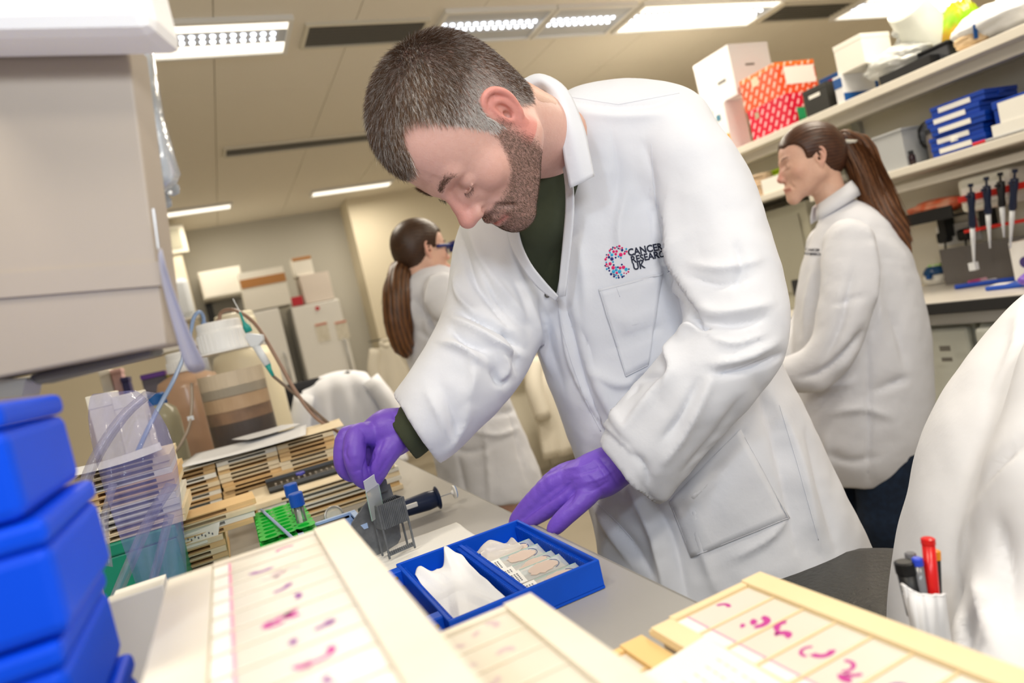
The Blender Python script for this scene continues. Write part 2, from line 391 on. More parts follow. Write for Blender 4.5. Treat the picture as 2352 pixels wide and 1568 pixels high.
# ---------- fridges at the back and what stands on them ----------
def fridge(x0, x1, y0, y1, z1, label):
    t = thing('fridge', label, 'fridge', ((x0+x1)/2, (y0+y1)/2, 0))
    bx('body', (x0, y0+.06, .03), (x1, y1, z1), m_white, t, .008); bx('door', (x0+.003, y0, .1), (x1-.003, y0+.055, z1-.01), m_white, t, .01)
    bx('base', (x0+.02, y0+.08, 0), (x1-.02, y1-.03, .05), m_dark, t)
    h = obj('door_handle', MB().tube([(x1-.05, y0-.0, 1.0), (x1-.05, y0-.04, 1.02), (x1-.05, y0-.04, 1.3), (x1-.05, y0, 1.32)], .009), m_alu, t, smooth=True)
    return t
YF = 6.62
a = G(668, 706, YF, 1); b = G(778, 682, YF, 1); f1 = fridge(a[0], b[0], YF, YF+.6, (a[2]+b[2])/2, 'tall white fridge with two notices taped on its door')
zf1 = (a[2]+b[2])/2; xf1 = (a[0], b[0])
for i, (x, y) in enumerate([(741, 762), (786, 757)]):
    c = G(x, y, YF, 1); n = obj('notice', MB().box(c-[.058, .004, .09], c+[.058, .0, .09]), mat('notice_paper', 'E9E3D6', .7, noise=(40, 'CFC9B4', .8)), f1)
    obj('notice_heading', MB().box(c+[-.055, -.006, .066], c+[.055, -.004, .082]), mat('notice_red', 'D58070', .6), f1)
c = G(729, 708, YF, 1); obj('badge', MB().cyl(c+[0, .002, 0], c+[0, -.006, 0], .02), mat('badge_red', 'C8303A', .5), f1)
a = G(565, 718, YF, 1); b = G(640, 705, YF, 1); zf2 = a[2]; xf2 = (a[0]-.1, b[0])
f2 = fridge(a[0]-.1, b[0], YF, YF+.6, a[2], 'plain white upright freezer behind the brown bottle')
def carton(name, label, lo, hi, m, bands=(), flaps=True):
    t = thing(name, label, 'box', ((lo[0]+hi[0])/2, (lo[1]+hi[1])/2, lo[2]))
    bx('body', lo, hi, m, t, .003)
    for k, (z0, z1, mm) in enumerate(bands): bx('tape_band', (lo[0]-.002, lo[1]-.003, z0), (hi[0]+.002, lo[1]+.0, z1), mm, t)
    if flaps:
        y = (lo[1]+hi[1])/2; bx('lid_flap', (lo[0], lo[1], hi[2]), (hi[0], y-.002, hi[2]+.003), m, t); bx('lid_flap', (lo[0], y+.002, hi[2]), (hi[0], hi[1], hi[2]+.003), m, t)
    return t
m_card = mat('white_card', 'F0ECE2', .6); m_brown = mat('brown_tape', 'B67E45', .5); m_pinkw = mat('offwhite_card', 'EBE0D6', .6)
a = G(545, 622, YF, 1); b = G(648, 606, YF, 1)
carton('storage_box', 'large white box with a broad brown tape band on the plain freezer', (a[0], YF, zf2+.001), (b[0], YF+.4, b[2]-.02), m_card, [(b[2]-.16, b[2]-.08, m_brown)])
a = G(452, 622, 6.9, 1); b = G(530, 612, 6.9, 1)
cab = thing('wall_box', 'plain white wall cabinet left of the brown-taped box', 'cabinet', (a[0], 7.3, a[2]-.3)); c2 = G(470, 688, 6.9, 1)
bx('body', (a[0], 6.92, c2[2]), (b[0]+.08, 7.35, b[2]), m_card, cab, .004); bx('door', (a[0]+.01, 6.9, c2[2]+.01), (b[0]+.07, 6.92, b[2]-.01), m_card, cab, .004)
a = G(690, 640, YF, 1); b = G(750, 622, YF, 1)
s1 = carton('storage_box', 'pinkish white box on the noticed fridge', (a[0], YF+.03, zf1+.001), (b[0]+.02, YF+.4, b[2]), m_pinkw)
zz = b[2]; a = G(668, 620, YF, 1); b2 = G(718, 600, YF, 1)
carton('storage_box', 'small white box with a brown cardboard lid on top of the pinkish box', (a[0]+.04, YF+.06, zz+.004), (b2[0], YF+.3, G(690, 588, YF, 1)[2]), m_card, [(G(690, 588, YF, 1)[2]-.03, G(690, 588, YF, 1)[2], m_brown)])
a = G(672, 700, YF, 1); b = G(696, 678, YF, 1)
carton('small_box', 'small red box on the front corner of the fridge', (a[0], YF+.0, zf1+.001), (b[0]-.01, YF+.028, b[2]), mat('red_card', 'C22030', .5), flaps=False)
# dark cupboard beneath the wall box
a = G(480, 725, 6.9, 1); b = G(545, 700, 6.9, 1)
dk = thing('cupboard', 'dark grey open cupboard gap under the white wall cabinet', 'cupboard', (a[0], 7.1, 0)); bx('body', (a[0], 7.23, 0), (b[0], 7.34, c2[2]-.01), mat('cupboard_grey', '8E8B84', .6), dk); bx('edge_strip', (a[0]-.01, 7.21, 0), (a[0]+.05, 7.23, c2[2]-.01), m_dark, dk)
# soap dispenser and bracket on the pier
q = G(405, 690, 6.74, 1)
t = thing('towel_dispenser', 'pale blue white towel dispenser on the pier above the bottle', 'dispenser', tuple(q))
obj('body', MB().box(q-[.14, .16, .17], q+[.13, .008, .17]), mat('dispenser_plastic', 'E4EAF2', .3), t, bevel=.04); bx('tray', q+[-.15, -.17, -.2], q+[.15, .0, -.175], m_white, t, .004)

# ---------- coats on the wall and over a chair ----------
m_coatb = mat('coat_far', 'E6E0D2', .8)
def hanging_coat(px, top, bot, wid, d, label, m, X=None):
    """open hanging garment: shoulders, body with folds, two sleeves"""
    T = P(px[0], top, d); B = P(px[1], bot, d); h = T[2]-B[2]; cx = T[0]
    t = thing('lab_coat', label, 'coat', (cx, T[1], B[2]), group=None)
    n = 40; rows = 14; V = np.zeros((rows, n, 3))
    for i in range(rows):
        f = i/(rows-1)
        for j in range(n):
            a_ = 2*PI*j/(n-1); wd = wid*(.35+.65*min(1, f*3.0))*(1+.18*f)
            r_ = 1+.13*math.sin(a_*7+i*.25)*min(1, f*2)
            V[i, j] = (cx+wd/2*math.cos(a_)*r_, T[1]+wd*.22*math.sin(a_)*r_, T[2]-h*f-.03*abs(math.cos(a_))*(f < .2))
    obj('body', MB().grid(V), m, t, smooth=True, solid=.004)
    for s_ in (-1, 1):
        obj('sleeve', MB().tube([(cx+s_*wid*.32, T[1], T[2]-.05*h), (cx+s_*wid*.52, T[1]-.03, T[2]-.3*h), (cx+s_*wid*.5, T[1]-.05, T[2]-.62*h)], [.05, .06, .055], 12, 4), m, t, smooth=True)
    obj('hanging_hook', MB().tube([(cx, T[1]+.04, T[2]), (cx, T[1]+.06, T[2]+.03), (cx, (6.95 if T[1] > 5 else T[1]+.1), T[2]+.03)], .006), m_dark, t)
    obj('collar', MB().tube([(cx-.06, T[1]-.03, T[2]-.005), (cx, T[1]-.05, T[2]-.04), (cx+.06, T[1]-.03, T[2]-.005), (cx, T[1]+.04, T[2]+.02), (cx-.06, T[1]-.03, T[2]-.005)], .012, 8, 4), m, t, smooth=True)
    return t
hanging_coat((885, 905), 785, 1010, .34, 6.3, 'white lab coat hanging behind the left woman\'s ponytail', m_coatb)
rk = thing('coat_rail', 'plain rail with pegs holding the coats in the centre background', 'rail', (1.6, 4.35, 1.2))
q1 = P(1235, 790, 4.6); 
obj('rail', MB().box((q1[0]-.3, q1[1]+.1, q1[2]-.02), (q1[0]+.7, q1[1]+.13, q1[2]+.04)), m_cream, rk); obj('post', MB().box((q1[0]-.3, q1[1]+.1, 0), (q1[0]-.27, q1[1]+.13, q1[2])).box((q1[0]+.67, q1[1]+.1, 0), (q1[0]+.7, q1[1]+.13, q1[2])), m_cream, rk)
for k in range(4): obj('peg', MB().cyl((q1[0]-.1+k*.2, q1[1]+.1, q1[2]+.01), (q1[0]-.1+k*.2, q1[1]+.02, q1[2]+.02), .01), m_dark, rk)
hanging_coat((1262, 1290), 800, 1040, .36, 4.6, 'cream lab coat hanging in the gap right of the left woman', m_coatb)
hanging_coat((1352, 1375), 850, 1090, .30, 4.95, 'white lab coat hanging just left of the man\'s waist', mat('coat_far2', 'E9E7E2', .8))
cb_ = P(1205, 900, 4.9)
cbn = thing('cabinet', 'beige cabinet with a black top between the left woman and the coats', 'cabinet', (cb_[0], cb_[1], 0))
zt = P(1205, 840, 4.9)[2]; bx('body', (cb_[0]-.35, cb_[1], .0), (cb_[0]+.5, cb_[1]+.5, zt-.03), m_cream, cbn, .004); bx('worktop', (cb_[0]-.38, cb_[1]-.03, zt-.03), (cb_[0]+.52, cb_[1]+.5, zt), m_black, cbn)
for k in range(2): bx('door', (cb_[0]-.34+k*.42, cb_[1]-.015, .08), (cb_[0]+.06+k*.42, cb_[1], zt-.05), m_cream, cbn, .003)
# chair with a coat draped over it
d = 3.3; q = P(745, 960, d)
ch = thing('office_chair', 'black office chair with a coat over its back behind the tray stacks', 'chair', (q[0], q[1], 0))
m_pad = mat('chair_fabric', '1B1C22', .85); m_navy = mat('navy_plastic', '1E2A4A', .4)
Tt = P(712, 880, d); Bb = P(740, 965, d)
obj('backrest', MB().box((Bb[0]-.2, Bb[1]-.03, Bb[2]), (Bb[0]+.2, Bb[1]+.03, Tt[2]+.02)), m_pad, ch, bevel=.03)
sz = Bb[2]-.1; obj('seat', MB().box((Bb[0]-.23, Bb[1]-.45, sz-.06), (Bb[0]+.23, Bb[1]+.02, sz)), mat('navy_fabric', '232B47', .8), ch, bevel=.025)
obj('column', MB().cyl((Bb[0], Bb[1]-.2, .1), (Bb[0], Bb[1]-.2, sz-.05), .03), m_black, ch)
obj('back_support', MB().box((Bb[0]-.03, Bb[1]+.02, sz-.05), (Bb[0]+.03, Bb[1]+.05, Bb[2]+.1)), m_black, ch)
for k in range(5):
    a_ = k*2*PI/5; e_ = (Bb[0]+.28*math.cos(a_), Bb[1]-.2+.28*math.sin(a_), .07)
    l = obj('base_leg', MB().tube([(Bb[0], Bb[1]-.2, .12), e_], [.022, .015]), m_black, ch); obj('castor', MB().cyl((e_[0]-.012, e_[1], .03), (e_[0]+.012, e_[1], .03), .03), m_black, l)
dc = thing('lab_coat', 'white lab coat draped over the black office chair', 'coat', (Bb[0], Bb[1], Tt[2]))
n = 24; rows = 22; V = np.zeros((rows, n, 3)); tz = Tt[2]+.035
for i in range(rows):
    f = (i/(rows-1)-.35)/.65 if i/(rows-1) > .35 else (i/(rows-1)-.35)/.35
    for j in range(n):
        g = j/(n-1)-.5; yy = .045*math.copysign(min(1, abs(f)*6), f)+.02*f*math.sin(g*22); L_ = .28 if f < 0 else .5
        V[i, j] = (Bb[0]+.1+g*(.30+.22*abs(f))*(1 if f > 0 else .8), Bb[1]-yy*(1 if f > 0 else 1)-.0, tz-abs(f)**1.2*L_-.12*g*g)
obj('body', MB().grid(V), mat('coat_chair', 'E2E4EA', .8), dc, smooth=True, solid=.006, subd=1)
for s_ in (-1, 1): obj('sleeve', MB().tube([(Bb[0]+.1+s_*.16, Bb[1]-.06, tz-.08), (Bb[0]+.1+s_*.22, Bb[1]-.08, tz-.25), (Bb[0]+.1+s_*.2, Bb[1]-.07, tz-.45)], [.045, .05, .04], 12, 4), MATS['coat_chair'], dc, smooth=True)

# ---------- right-hand bench unit with shelves ----------
bench_r = thing('lab_bench', 'pale grey bench with a dark front edge running along the right side', 'bench', (2.75, 2.2, 0))
m_top = mat('bench_top_pale', 'D5D0C8', .35); 
bx('worktop', (2.45, .2, .905), (3.05, 3.9, .93), m_top, bench_r, .003); bx('edge_strip', (2.435, .2, .885), (2.45, 3.9, .925), m_dark, bench_r); bx('rail', (2.46, .22, .84), (2.5, 3.88, .88), m_alu, bench_r)
for y in (.3, 3.8): bx('leg', (2.5, y-.03, 0), (2.56, y+.03, .84), m_alu, bench_r)
bx('back_rail', (3.02, .22, .3), (3.05, 3.88, .84), m_cream, bench_r)
shv = thing('shelf_unit', 'long cream open shelves over the right-hand bench', 'shelf', (2.85, 2.2, .93))
m_sh = mat('shelf_cream', 'E2DCCF', .45)
bx('shelf', (2.62, .2, 1.765), (3.05, 3.9, 1.80), m_sh, shv, .003); bx('shelf', (2.62, .2, 1.43), (3.05, 2.35, 1.46), m_sh, shv, .003); bx('shelf', (2.62, 2.37, 1.50), (3.05, 3.9, 1.53), m_sh, shv, .003)
bx('back_panel', (3.052, .2, .935), (3.1, 3.9, 1.80), m_cream, shv); bx('shelf_rail', (2.7, .2, 1.725), (2.74, 3.9, 1.765), m_sh, shv); bx('shelf_rail', (2.72, .2, 1.37), (2.76, 2.35, 1.40), m_sh, shv)
for y in (.25, 2.36, 3.86): bx('upright', (3.02, y-.02, .93), (3.05, y+.02, 1.78), m_alu, shv)
SHX = 2.63; ZT = 1.801; ZM = 1.461
def pbox(cb, ct, le, re, X, z0=None, name='storage_box', label='', mats=(None, None), extra=None, z1=None, bevel=.002):
    c0 = G(cb[0], cb[1], X, 0); c1 = G(ct[0], ct[1], X, 0); y0 = c0[1]; zz0 = c0[2] if z0 is None else z0; zz1 = c1[2] if z1 is None else z1
    y1 = G(le[0], le[1], X, 0)[1]; x1 = G(re[0], re[1], y0, 1)[0]
    x1 = max(x1, X+.04); y1 = max(y1, y0+.04)
    t = thing(name, label, 'box', ((X+x1)/2, (y0+y1)/2, zz0))
    bx('body', (X, y0, zz0), (x1, y1, zz1-.004), mats[0], t, bevel); bx('lid', (X-.001, y0-.001, zz1-.02), (x1+.001, y1+.001, zz1), mats[1] or mats[0], t, .001)
    if extra: extra(t, X, x1, y0, y1, zz0, zz1)
    return t, (X, x1, y0, y1, zz0, zz1)
def stripes(name, base, col2, scale=38):
    if name in MATS: return MATS[name]
    m = mat(name, base, .45); nt = m.node_tree; N = nt.nodes; L = nt.links
    tc = N.new('ShaderNodeTexCoord'); sp = N.new('ShaderNodeSeparateXYZ'); L.new(tc.outputs['Object'], sp.inputs[0])
    def mth(op, a, b):
        n = N.new('ShaderNodeMath'); n.operation = op
        for k, v in enumerate((a, b)):
            if v is None: continue
            if isinstance(v, (int, float)): n.inputs[k].default_value = v
            else: L.new(v, n.inputs[k])
        return n.outputs[0]
    u = mth('SUBTRACT', sp.outputs[0], sp.outputs[1]); p = mth('ADD', mth('MULTIPLY', u, 26), mth('MULTIPLY', sp.outputs[2], -15)); q = mth('ADD', mth('MULTIPLY', u, 9), mth('MULTIPLY', sp.outputs[2], 22)); row = mth('FLOOR', p, None)
    q2 = mth('ADD', q, mth('MULTIPLY', row, .37)); gt = N.new('ShaderNodeMath'); gt.operation = 'MULTIPLY'; L.new(mth('LESS_THAN', mth('FRACT', p, None), .3), gt.inputs[0]); L.new(mth('LESS_THAN', mth('FRACT', q2, None), .62), gt.inputs[1])
    mx = N.new('ShaderNodeMix'); mx.data_type = 'RGBA'; mx.inputs[6].default_value = lin(base); mx.inputs[7].default_value = lin(col2); L.new(gt.outputs[0], mx.inputs[0]); L.new(mx.outputs[2], N['Principled BSDF'].inputs['Base Color']); return m
m_or = stripes('orange_stripe', 'E8562A', 'F6D2C0'); m_rd = stripes('red_stripe', 'DA1238', 'F8C8CC'); m_bw = mat('black_card', '23231F', .5); m_lab = mat('label_white', 'F4F2EA', .6)
m_wcool = mat('cool_white_card', 'E6E6E8', .55); m_blu = mat('box_blue', '0F4F94', .45); m_grn = mat('label_green', '1E9E62', .5); m_yel = mat('label_amber', 'E8A52A', .5)
def ex_low(t, X, x1, y0, y1, z0, z1):
    bx('label_panel', (X-.002, y0+.004, z0+.01), (X, y0+.03, z0+.09), m_yel, t); bx('print_patch', (X-.002, y1-.05, z1-.08), (X, y1-.02, z1-.05), mat('print_teal', '4B7F96', .6), t)
_, lowb = pbox((1683, 336), (1664, 232), (1635, 250), (1724, 314), SHX, ZT, 'storage_box', 'low white printed box with an amber label under the tall white box', (m_wcool, m_wcool), ex_low)
def ex_tall(t, X, x1, y0, y1, z0, z1): bx('print_patch', (X-.001, y0+.06, z0+.09), (X, y0+.12, z0+.105), m_grille, t); bx('print_patch', (X+.09, y0-.001, z0+.14), (X+.15, y0, z0+.15), m_grille, t)
pbox((1694, 214), (1667, 104), (1595, 166), (1774, 157), SHX+.01, lowb[5]+.001, 'storage_box', 'tall plain white box at the far end of the top shelf, on the printed box', (m_wcool, m_wcool), ex_tall)
def ex_red(t, X, x1, y0, y1, z0, z1): bx('green_label', ((X+x1)/2, y0-.0015, z0+.01), (x1-.002, y0, z0+.075), m_grn, t); bx('label_panel', (X-.0015, y1-.07, z1-.05), (X, y1-.045, z1-.02), mat('label_tan', 'B9A78C', .6), t)
_, rb = pbox((1817, 279), (1806, 214), (1714, 246), (1852, 264), SHX, ZT, 'kit_box', 'red box with pale diagonal dashes and a green label, under the orange box', (m_rd, m_rd), ex_red)
def ex_or(t, X, x1, y0, y1, z0, z1): bx('label_panel', (X+.05, y0-.0015, z0+.05), (x1-.01, y0, z1-.025), m_lab, t); bx('label_panel', (X-.0015, y1-.12, z1-.06), (X, y1-.075, z1-.02), mat('label_cream', 'DCD0B4', .6), t)
pbox((1792, 214), (1778, 143), (1699, 193), (1869, 143), SHX+.003, rb[5]+.001, 'kit_box', 'orange box with pale diagonal dashes stacked on the red box', (m_or, stripes('orange_stripe2', 'F5792E', 'FBE0C8')), ex_or)
def ex_bk(t, X, x1, y0, y1, z0, z1): bx('label_panel', (X-.0015, y1-.09, z1-.045), (X, y1-.03, z1-.03), m_lab, t)
pbox((1908, 250), (1897, 186), (1842, 211), (1937, 229), SHX, ZT, 'file_box', 'black box with a small white label next to the red box', (m_bw, m_bw), ex_bk)
def ex_bl(t, X, x1, y0, y1, z0, z1): bx('band_blue', (X-.001, y0-.0015, z0), (x1+.001, y0, z0+.035), m_blu, t); bx('band_blue', (x1-.02, y0-.0016, z0+.035), (x1+.001, y0, z1-.02), m_blu, t); bx('band_blue', (X-.0015, y0, z1-.05), (X, y1, z1-.01), m_blu, t)
_, bb = pbox((1942, 232), (1938, 168), (1926, 171), (2021, 211), SHX, ZT, 'kit_box', 'white box with blue bands between the black box and black tray', (m_wcool, m_wcool), ex_bl)
pbox((1988, 143), (1985, 71), (1912, 107), (2040, 68), SHX+.01, bb[5]+.001, 'storage_box', 'plain white box stacked on the blue-banded box', (m_card, m_card))
pbox((1925, 190), (1915, 168), (1880, 175), (1940, 178), SHX+.2, ZT, 'flat_box', 'flat red and blue packet lying behind the black box', (mat('packet_red', 'B01830', .5), m_blu))
# long black tray
a = G(2022, 196, SHX, 0); b = G(2138, 148, SHX, 0)
t = thing('tray', 'long low black tray near the front of the top shelf', 'tray', (SHX+.1, (a[1]+b[1])/2, ZT)); y0, y1 = b[1], a[1]
bx('base', (SHX, y0, ZT), (SHX+.22, y1, ZT+.008), m_black, t); 
for lo, hi in (((SHX, y0), (SHX+.006, y1)), ((SHX+.214, y0), (SHX+.22, y1)), ((SHX+.006, y0), (SHX+.214, y0+.006)), ((SHX+.006, y1-.006), (SHX+.214, y1))): bx('side', (*lo, ZT+.008), (*hi, ZT+.035), m_black, t)
def blob(name, label, cat, c, r, m, seed, lump=.35, n=44, R=None, flatb=None, knot=False):
    """crumpled soft bag"""
    g = np.random.default_rng(seed); th_ = np.linspace(0, PI, n); ph = np.linspace(0, 2*PI, 2*n, endpoint=False); V = []; 
    D = np.array([[math.sin(a_)*math.cos(b_), math.sin(a_)*math.sin(b_), math.cos(a_)] for a_ in th_ for b_ in ph])
    s_ = np.zeros(len(D))
    for k in range(9):
        kk = g.normal(size=3); kk /= np.linalg.norm(kk); s_ += np.abs(np.sin(D@kk*g.uniform(1.5, 5)+g.uniform(0, 6)))
    s2 = np.zeros(len(D))
    for k in range(8):
        kk = g.normal(size=3); kk /= np.linalg.norm(kk); s2 += np.abs(np.sin(D@kk*g.uniform(6, 13)+g.uniform(0, 6)+2*np.sin(D@np.roll(kk, 1)*4)))
    D = D*(1+lump*(s_/9-.6)*1.3+.16*(s2/8-.6))[:, None]
    V = D*np.asarray(r); V = V if R is None else V@np.asarray(R).T; V = V+np.asarray(c)
    if flatb is not None: V[:, 2] = np.maximum(V[:, 2], flatb)
    N2 = 2*n; f = [(i*N2+j, (i+1)*N2+j, (i+1)*N2+(j+1) % N2, i*N2+(j+1) % N2) for i in range(n-1) for j in range(N2)]
    mb = MB(); mb.add(V, f); t = thing(name, label, cat, (c[0], c[1], c[2]-r[2]))
    obj('body', mb, m, t, smooth=True)
    if knot: obj('knot', MB().tube([np.array(c)+[0, 0, r[2]*.8], np.array(c)+[.01, -.02, r[2]+.03], np.array(c)+[-.02, -.03, r[2]+.05]], [.012, .008, .018], 8, 3), m, t, smooth=True)
    return t
m_bag = mat('clear_bag', 'F2F4F2', .25, bump=(25, .004), trans=.35, alpha=.92); m_bagw = mat('white_bag', 'EDEEF0', .45, bump=(25, .004)); m_tub = mat('milky_tub', 'F1F3E9', .3, trans=.35)
q = G(2060, 140, SHX+.1, 0); blob('plastic_bag', 'crumpled clear plastic bag beside the blue-banded box on the black tray', 'bag', (SHX+.1, q[1], ZT+.085), (.1, .13, .055), m_bag, 1, flatb=ZT+.012, knot=True)
q = G(2112, 60, SHX+.16, 0)
t = thing('plastic_tub', 'large tilted milky plastic tub at the top right of the shelf', 'tub', (SHX+.15, q[1], ZT+.1))
Rt = frame(mdir(.55, -.35, .3)+np.array([0, 0, .0]), (0, 0, 1)); tubc = np.array([SHX+.16, q[1], q[2]])
hx = Rt[:, 2]; mbt = MB(); mbt.lathe([(.06, -.11), (.07, -.105), (.088, .1), (.094, .104), (.094, .112), (.086, .113), (.08, .09), (.066, -.095)], tubc, hx, 28); obj('body', mbt, m_tub, t, smooth=True)
obj('rim', MB().tube([tubc+Rt@np.array([.0935*math.cos(k*PI/12), .0935*math.sin(k*PI/12), .109]) for k in range(25)], .005), m_tub, t, smooth=True)
q = G(2205, 42, SHX+.2, 0)
gb = blob('snack_bag', 'lime green and orange foil bag standing on the top shelf', 'bag', (SHX+.2, q[1], ZT+.11), (.035, .08, .11), mat('foil_green', '8EC41E', .3, noise=(9, 'E8742A', .95), bump=(14, .004)), 5, .25, flatb=ZT+.001)
q = G(2300, 60, SHX+.1, 0); blob('plastic_bag', 'white plastic bag with a blue stripe at the right end of the top shelf', 'bag', (SHX+.1, q[1], ZT+.07), (.11, .16, .06), m_bagw, 7, flatb=ZT+.001, knot=True)
q2 = q; bx_ = MB().tube([(SHX-.0, q[1]+.03, ZT+.02), (SHX-.012, q[1]+.02, ZT+.06), (SHX+.04, q[1]+.01, ZT+.12)], .007); o = obj('ribbon', bx_, m_blu); tag(o, 'blue ribbon hanging on the white bag', 'ribbon')
q = G(2230, 110, SHX+.04, 0); blob('paper_bag', 'cream paper wrap on the front of the top shelf below the white bag', 'bag', (SHX+.04, q[1]-.01, ZT+.03), (.04, .06, .03), mat('tan_paper', 'E0C39A', .6), 9, flatb=ZT+.001)
q = G(2165, 120, SHX+.12, 0); t = thing('black_case', 'small dark case behind the paper wrap on the top shelf', 'case', (SHX+.12, q[1], ZT)); bx('body', (SHX+.06, q[1]-.06, ZT), (SHX+.2, q[1]+.06, ZT+.06), mat('smoke_plastic', '3B3D42', .3), t, .006); bx('lid', (SHX+.055, q[1]-.065, ZT+.06), (SHX+.205, q[1]+.065, ZT+.072), m_black, t, .004)
# middle shelf
def open_tub(name, label, x0, x1, y0, y1, z0, z1, m, cat='tub', th=.004, rim=True):
    t = thing(name, label, cat, ((x0+x1)/2, (y0+y1)/2, z0)); mb = MB().box((x0, y0, z0), (x1, y1, z0+th))
    mb.box((x0, y0, z0+th), (x0+th, y1, z1)).box((x1-th, y0, z0+th), (x1, y1, z1)).box((x0+th, y0, z0+th), (x1-th, y0+th, z1)).box((x0+th, y1-th, z0+th), (x1-th, y1, z1)); obj('body', mb, m, t)
    if rim: obj('rim', MB().box((x0-.006, y0-.006, z1-.004), (x0+th, y1+.006, z1+.004)).box((x1-th, y0-.006, z1-.004), (x1+.006, y1+.006, z1+.004)).box((x0+th, y0-.006, z1-.004), (x1-th, y0+th, z1+.004)).box((x0+th, y1-th, z1-.004), (x1-th, y1+.006, z1+.004)), m, t)
    return t
m_ctub = mat('frosted_tub', 'DDE0E2', .35, trans=.4)
a = G(2085, 400, SHX, 0); b = G(1985, 425, SHX, 0); open_tub('storage_tub', 'frosted clear plastic tub on the middle shelf behind the right woman', SHX+.01, SHX+.28, a[1], b[1], ZM+.001, ZM+.15, m_ctub)
def bottle(name, label, cat, x, y, z, prof, m, cap, mcap, lab=None):
    t = thing(name, label, cat, (x, y, z)); obj('body', MB().lathe(prof, (x, y, z), n=20), m, t, smooth=True, sangle=1); obj('cap', MB().lathe(cap, (x, y, z), n=20), mcap, t, smooth=False)
    if lab: obj('label_band', MB().lathe([(prof[1][0]+.0006, lab[0]), (prof[1][0]+.0006, lab[1])], (x, y, z), n=20, cap=False), m_lab, t)
    return t
def yat(px, py, z, X=SHX): return G(px, py, X, 0)[1]
y = yat(2087, 385, ZM); bottle('vial', 'small dark brown vial beside the frosted tub', 'vial', SHX+.03, y, ZM+.001, [(.001, 0), (.013, 0), (.013, .035), (.008, .042), (.008, .045)], mat('amber_glass', '2A1820', .2), [(.009, .043), (.009, .056), (.001, .057)], m_black)
y = yat(2125, 370, ZM); bottle('jar', 'clear glass jar with a wire in it behind the dark vial', 'jar', SHX+.09, y, ZM+.001, [(.001, 0), (.035, 0), (.035, .09), (.03, .1), (.03, .105)], mat('jar_glass', 'B9AEA6', .15, trans=.6), [(.031, .1), (.031, .118), (.001, .119)], m_dark)
wl = thing('cable_coil', 'dark loops of cable on the middle shelf above the jar', 'cable', (SHX+.12, yat(2130, 300, 0), ZM+.12)); qq = G(2135, 300, SHX+.1, 0)
for k in range(3): obj('loop', MB().tube([qq+[.01*k, .045*math.cos(a_)+.012*k, .05*math.sin(a_)-.01] for a_ in np.linspace(0, 6.28, 20)], .004), m_dark, wl, smooth=True)
y = yat(2160, 350, ZM); bottle('pill_bottle', 'small orange tub with a blue lid on the middle shelf', 'bottle', SHX+.03, y, ZM+.001, [(.001, 0), (.018, 0), (.018, .03), (.014, .034)], mat('orange_plastic', 'E0703A', .4), [(.0145, .034), (.0145, .044), (.001, .045)], mat('blue_lid', '1660C0', .4))
y = yat(2190, 335, ZM); bottle('tube', 'small clear tube with a white cap in front of the blue boxes', 'tube', SHX+.012, y, ZM+.001, [(.001, 0), (.008, .004), (.008, .034), (.008, .04)], mat('clear_plastic', 'E6E8EA', .2, trans=.5), [(.0125, .038), (.0125, .05), (.001, .051)], m_lab)
m_slb = mat('slide_box_blue', '0B3FA6', .4)
slabels = ['lowest blue slide box of the shelf stack', 'second blue slide box from the bottom of the shelf stack', 'third blue slide box up the shelf stack', 'fourth blue slide box up the shelf stack', 'topmost blue slide box of the shelf stack, pushed back']
a = G(2305, 330, SHX, 0); b = G(2170, 360, SHX, 0); y0 = G(2268, 320, SHX+.01, 0)[1]; y1 = y0+.2
for k in range(5):
    t = thing('slide_box', slabels[k], 'slide box', (SHX+.12, (y0+y1)/2, ZM+.036*k), group='blue slide boxes stacked on the middle shelf'); dx = [.0, .012, .004, .016, .03][k]; dy = [0, .01, -.008, .012, -.004][k]; z = ZM+.001+.038*k
    bx('base', (SHX+dx+.004, y0+dy, z), (SHX+.2+dx, y1+dy, z+.018), m_slb, t, .002); bx('lid', (SHX+dx+.002, y0+dy-.002, z+.019), (SHX+.202+dx, y1+dy+.002, z+.036), m_slb, t, .002)
    bx('label', (SHX+dx+.001, y0+dy+.05, z+.008), (SHX+dx+.004, y0+dy+.17, z+.026), m_lab, t); bx('clasp', (SHX+dx+.08, y0+dy-.006, z+.012), (SHX+dx+.11, y0+dy, z+.024), m_slb, t)
t = thing('slide_box', 'blue slide box behind the papers at the right end of the middle shelf', 'slide box', (SHX+.12, y0-.2, ZM)); bx('base', (SHX+.02, y0-.34, ZM+.001), (SHX+.22, y0-.03, ZM+.1), m_slb, t, .003); bx('lid', (SHX+.018, y0-.342, ZM+.1), (SHX+.222, y0-.028, ZM+.13), m_slb, t, .003)
t = thing('paper_stack', 'white sheets leaning on the blue box at the right end of the middle shelf', 'paper', (SHX, y0-.1, ZM)); 
for k in range(2): obj('sheet', MB().box((SHX+.006-.004*k, y0-.3+.02*k, ZM+.001+.035*(1-k)), (SHX+.008-.004*k, y0-.055+.03*k, ZM+.12-.07*k)), m_lab, t)
t = thing('marker_pen', 'red and silver pen lying along the edge of the middle shelf', 'pen', (SHX, y0+.08, ZM)); obj('barrel', MB().cyl((SHX+.0, y0-.13, ZM+.006), (SHX+.0, y0-.0, ZM+.006), .005), m_alu, t); obj('cap', MB().cyl((SHX, y0, ZM+.006), (SHX, y0+.045, ZM+.006), .006), mat('pen_red', 'D01E28', .35), t)
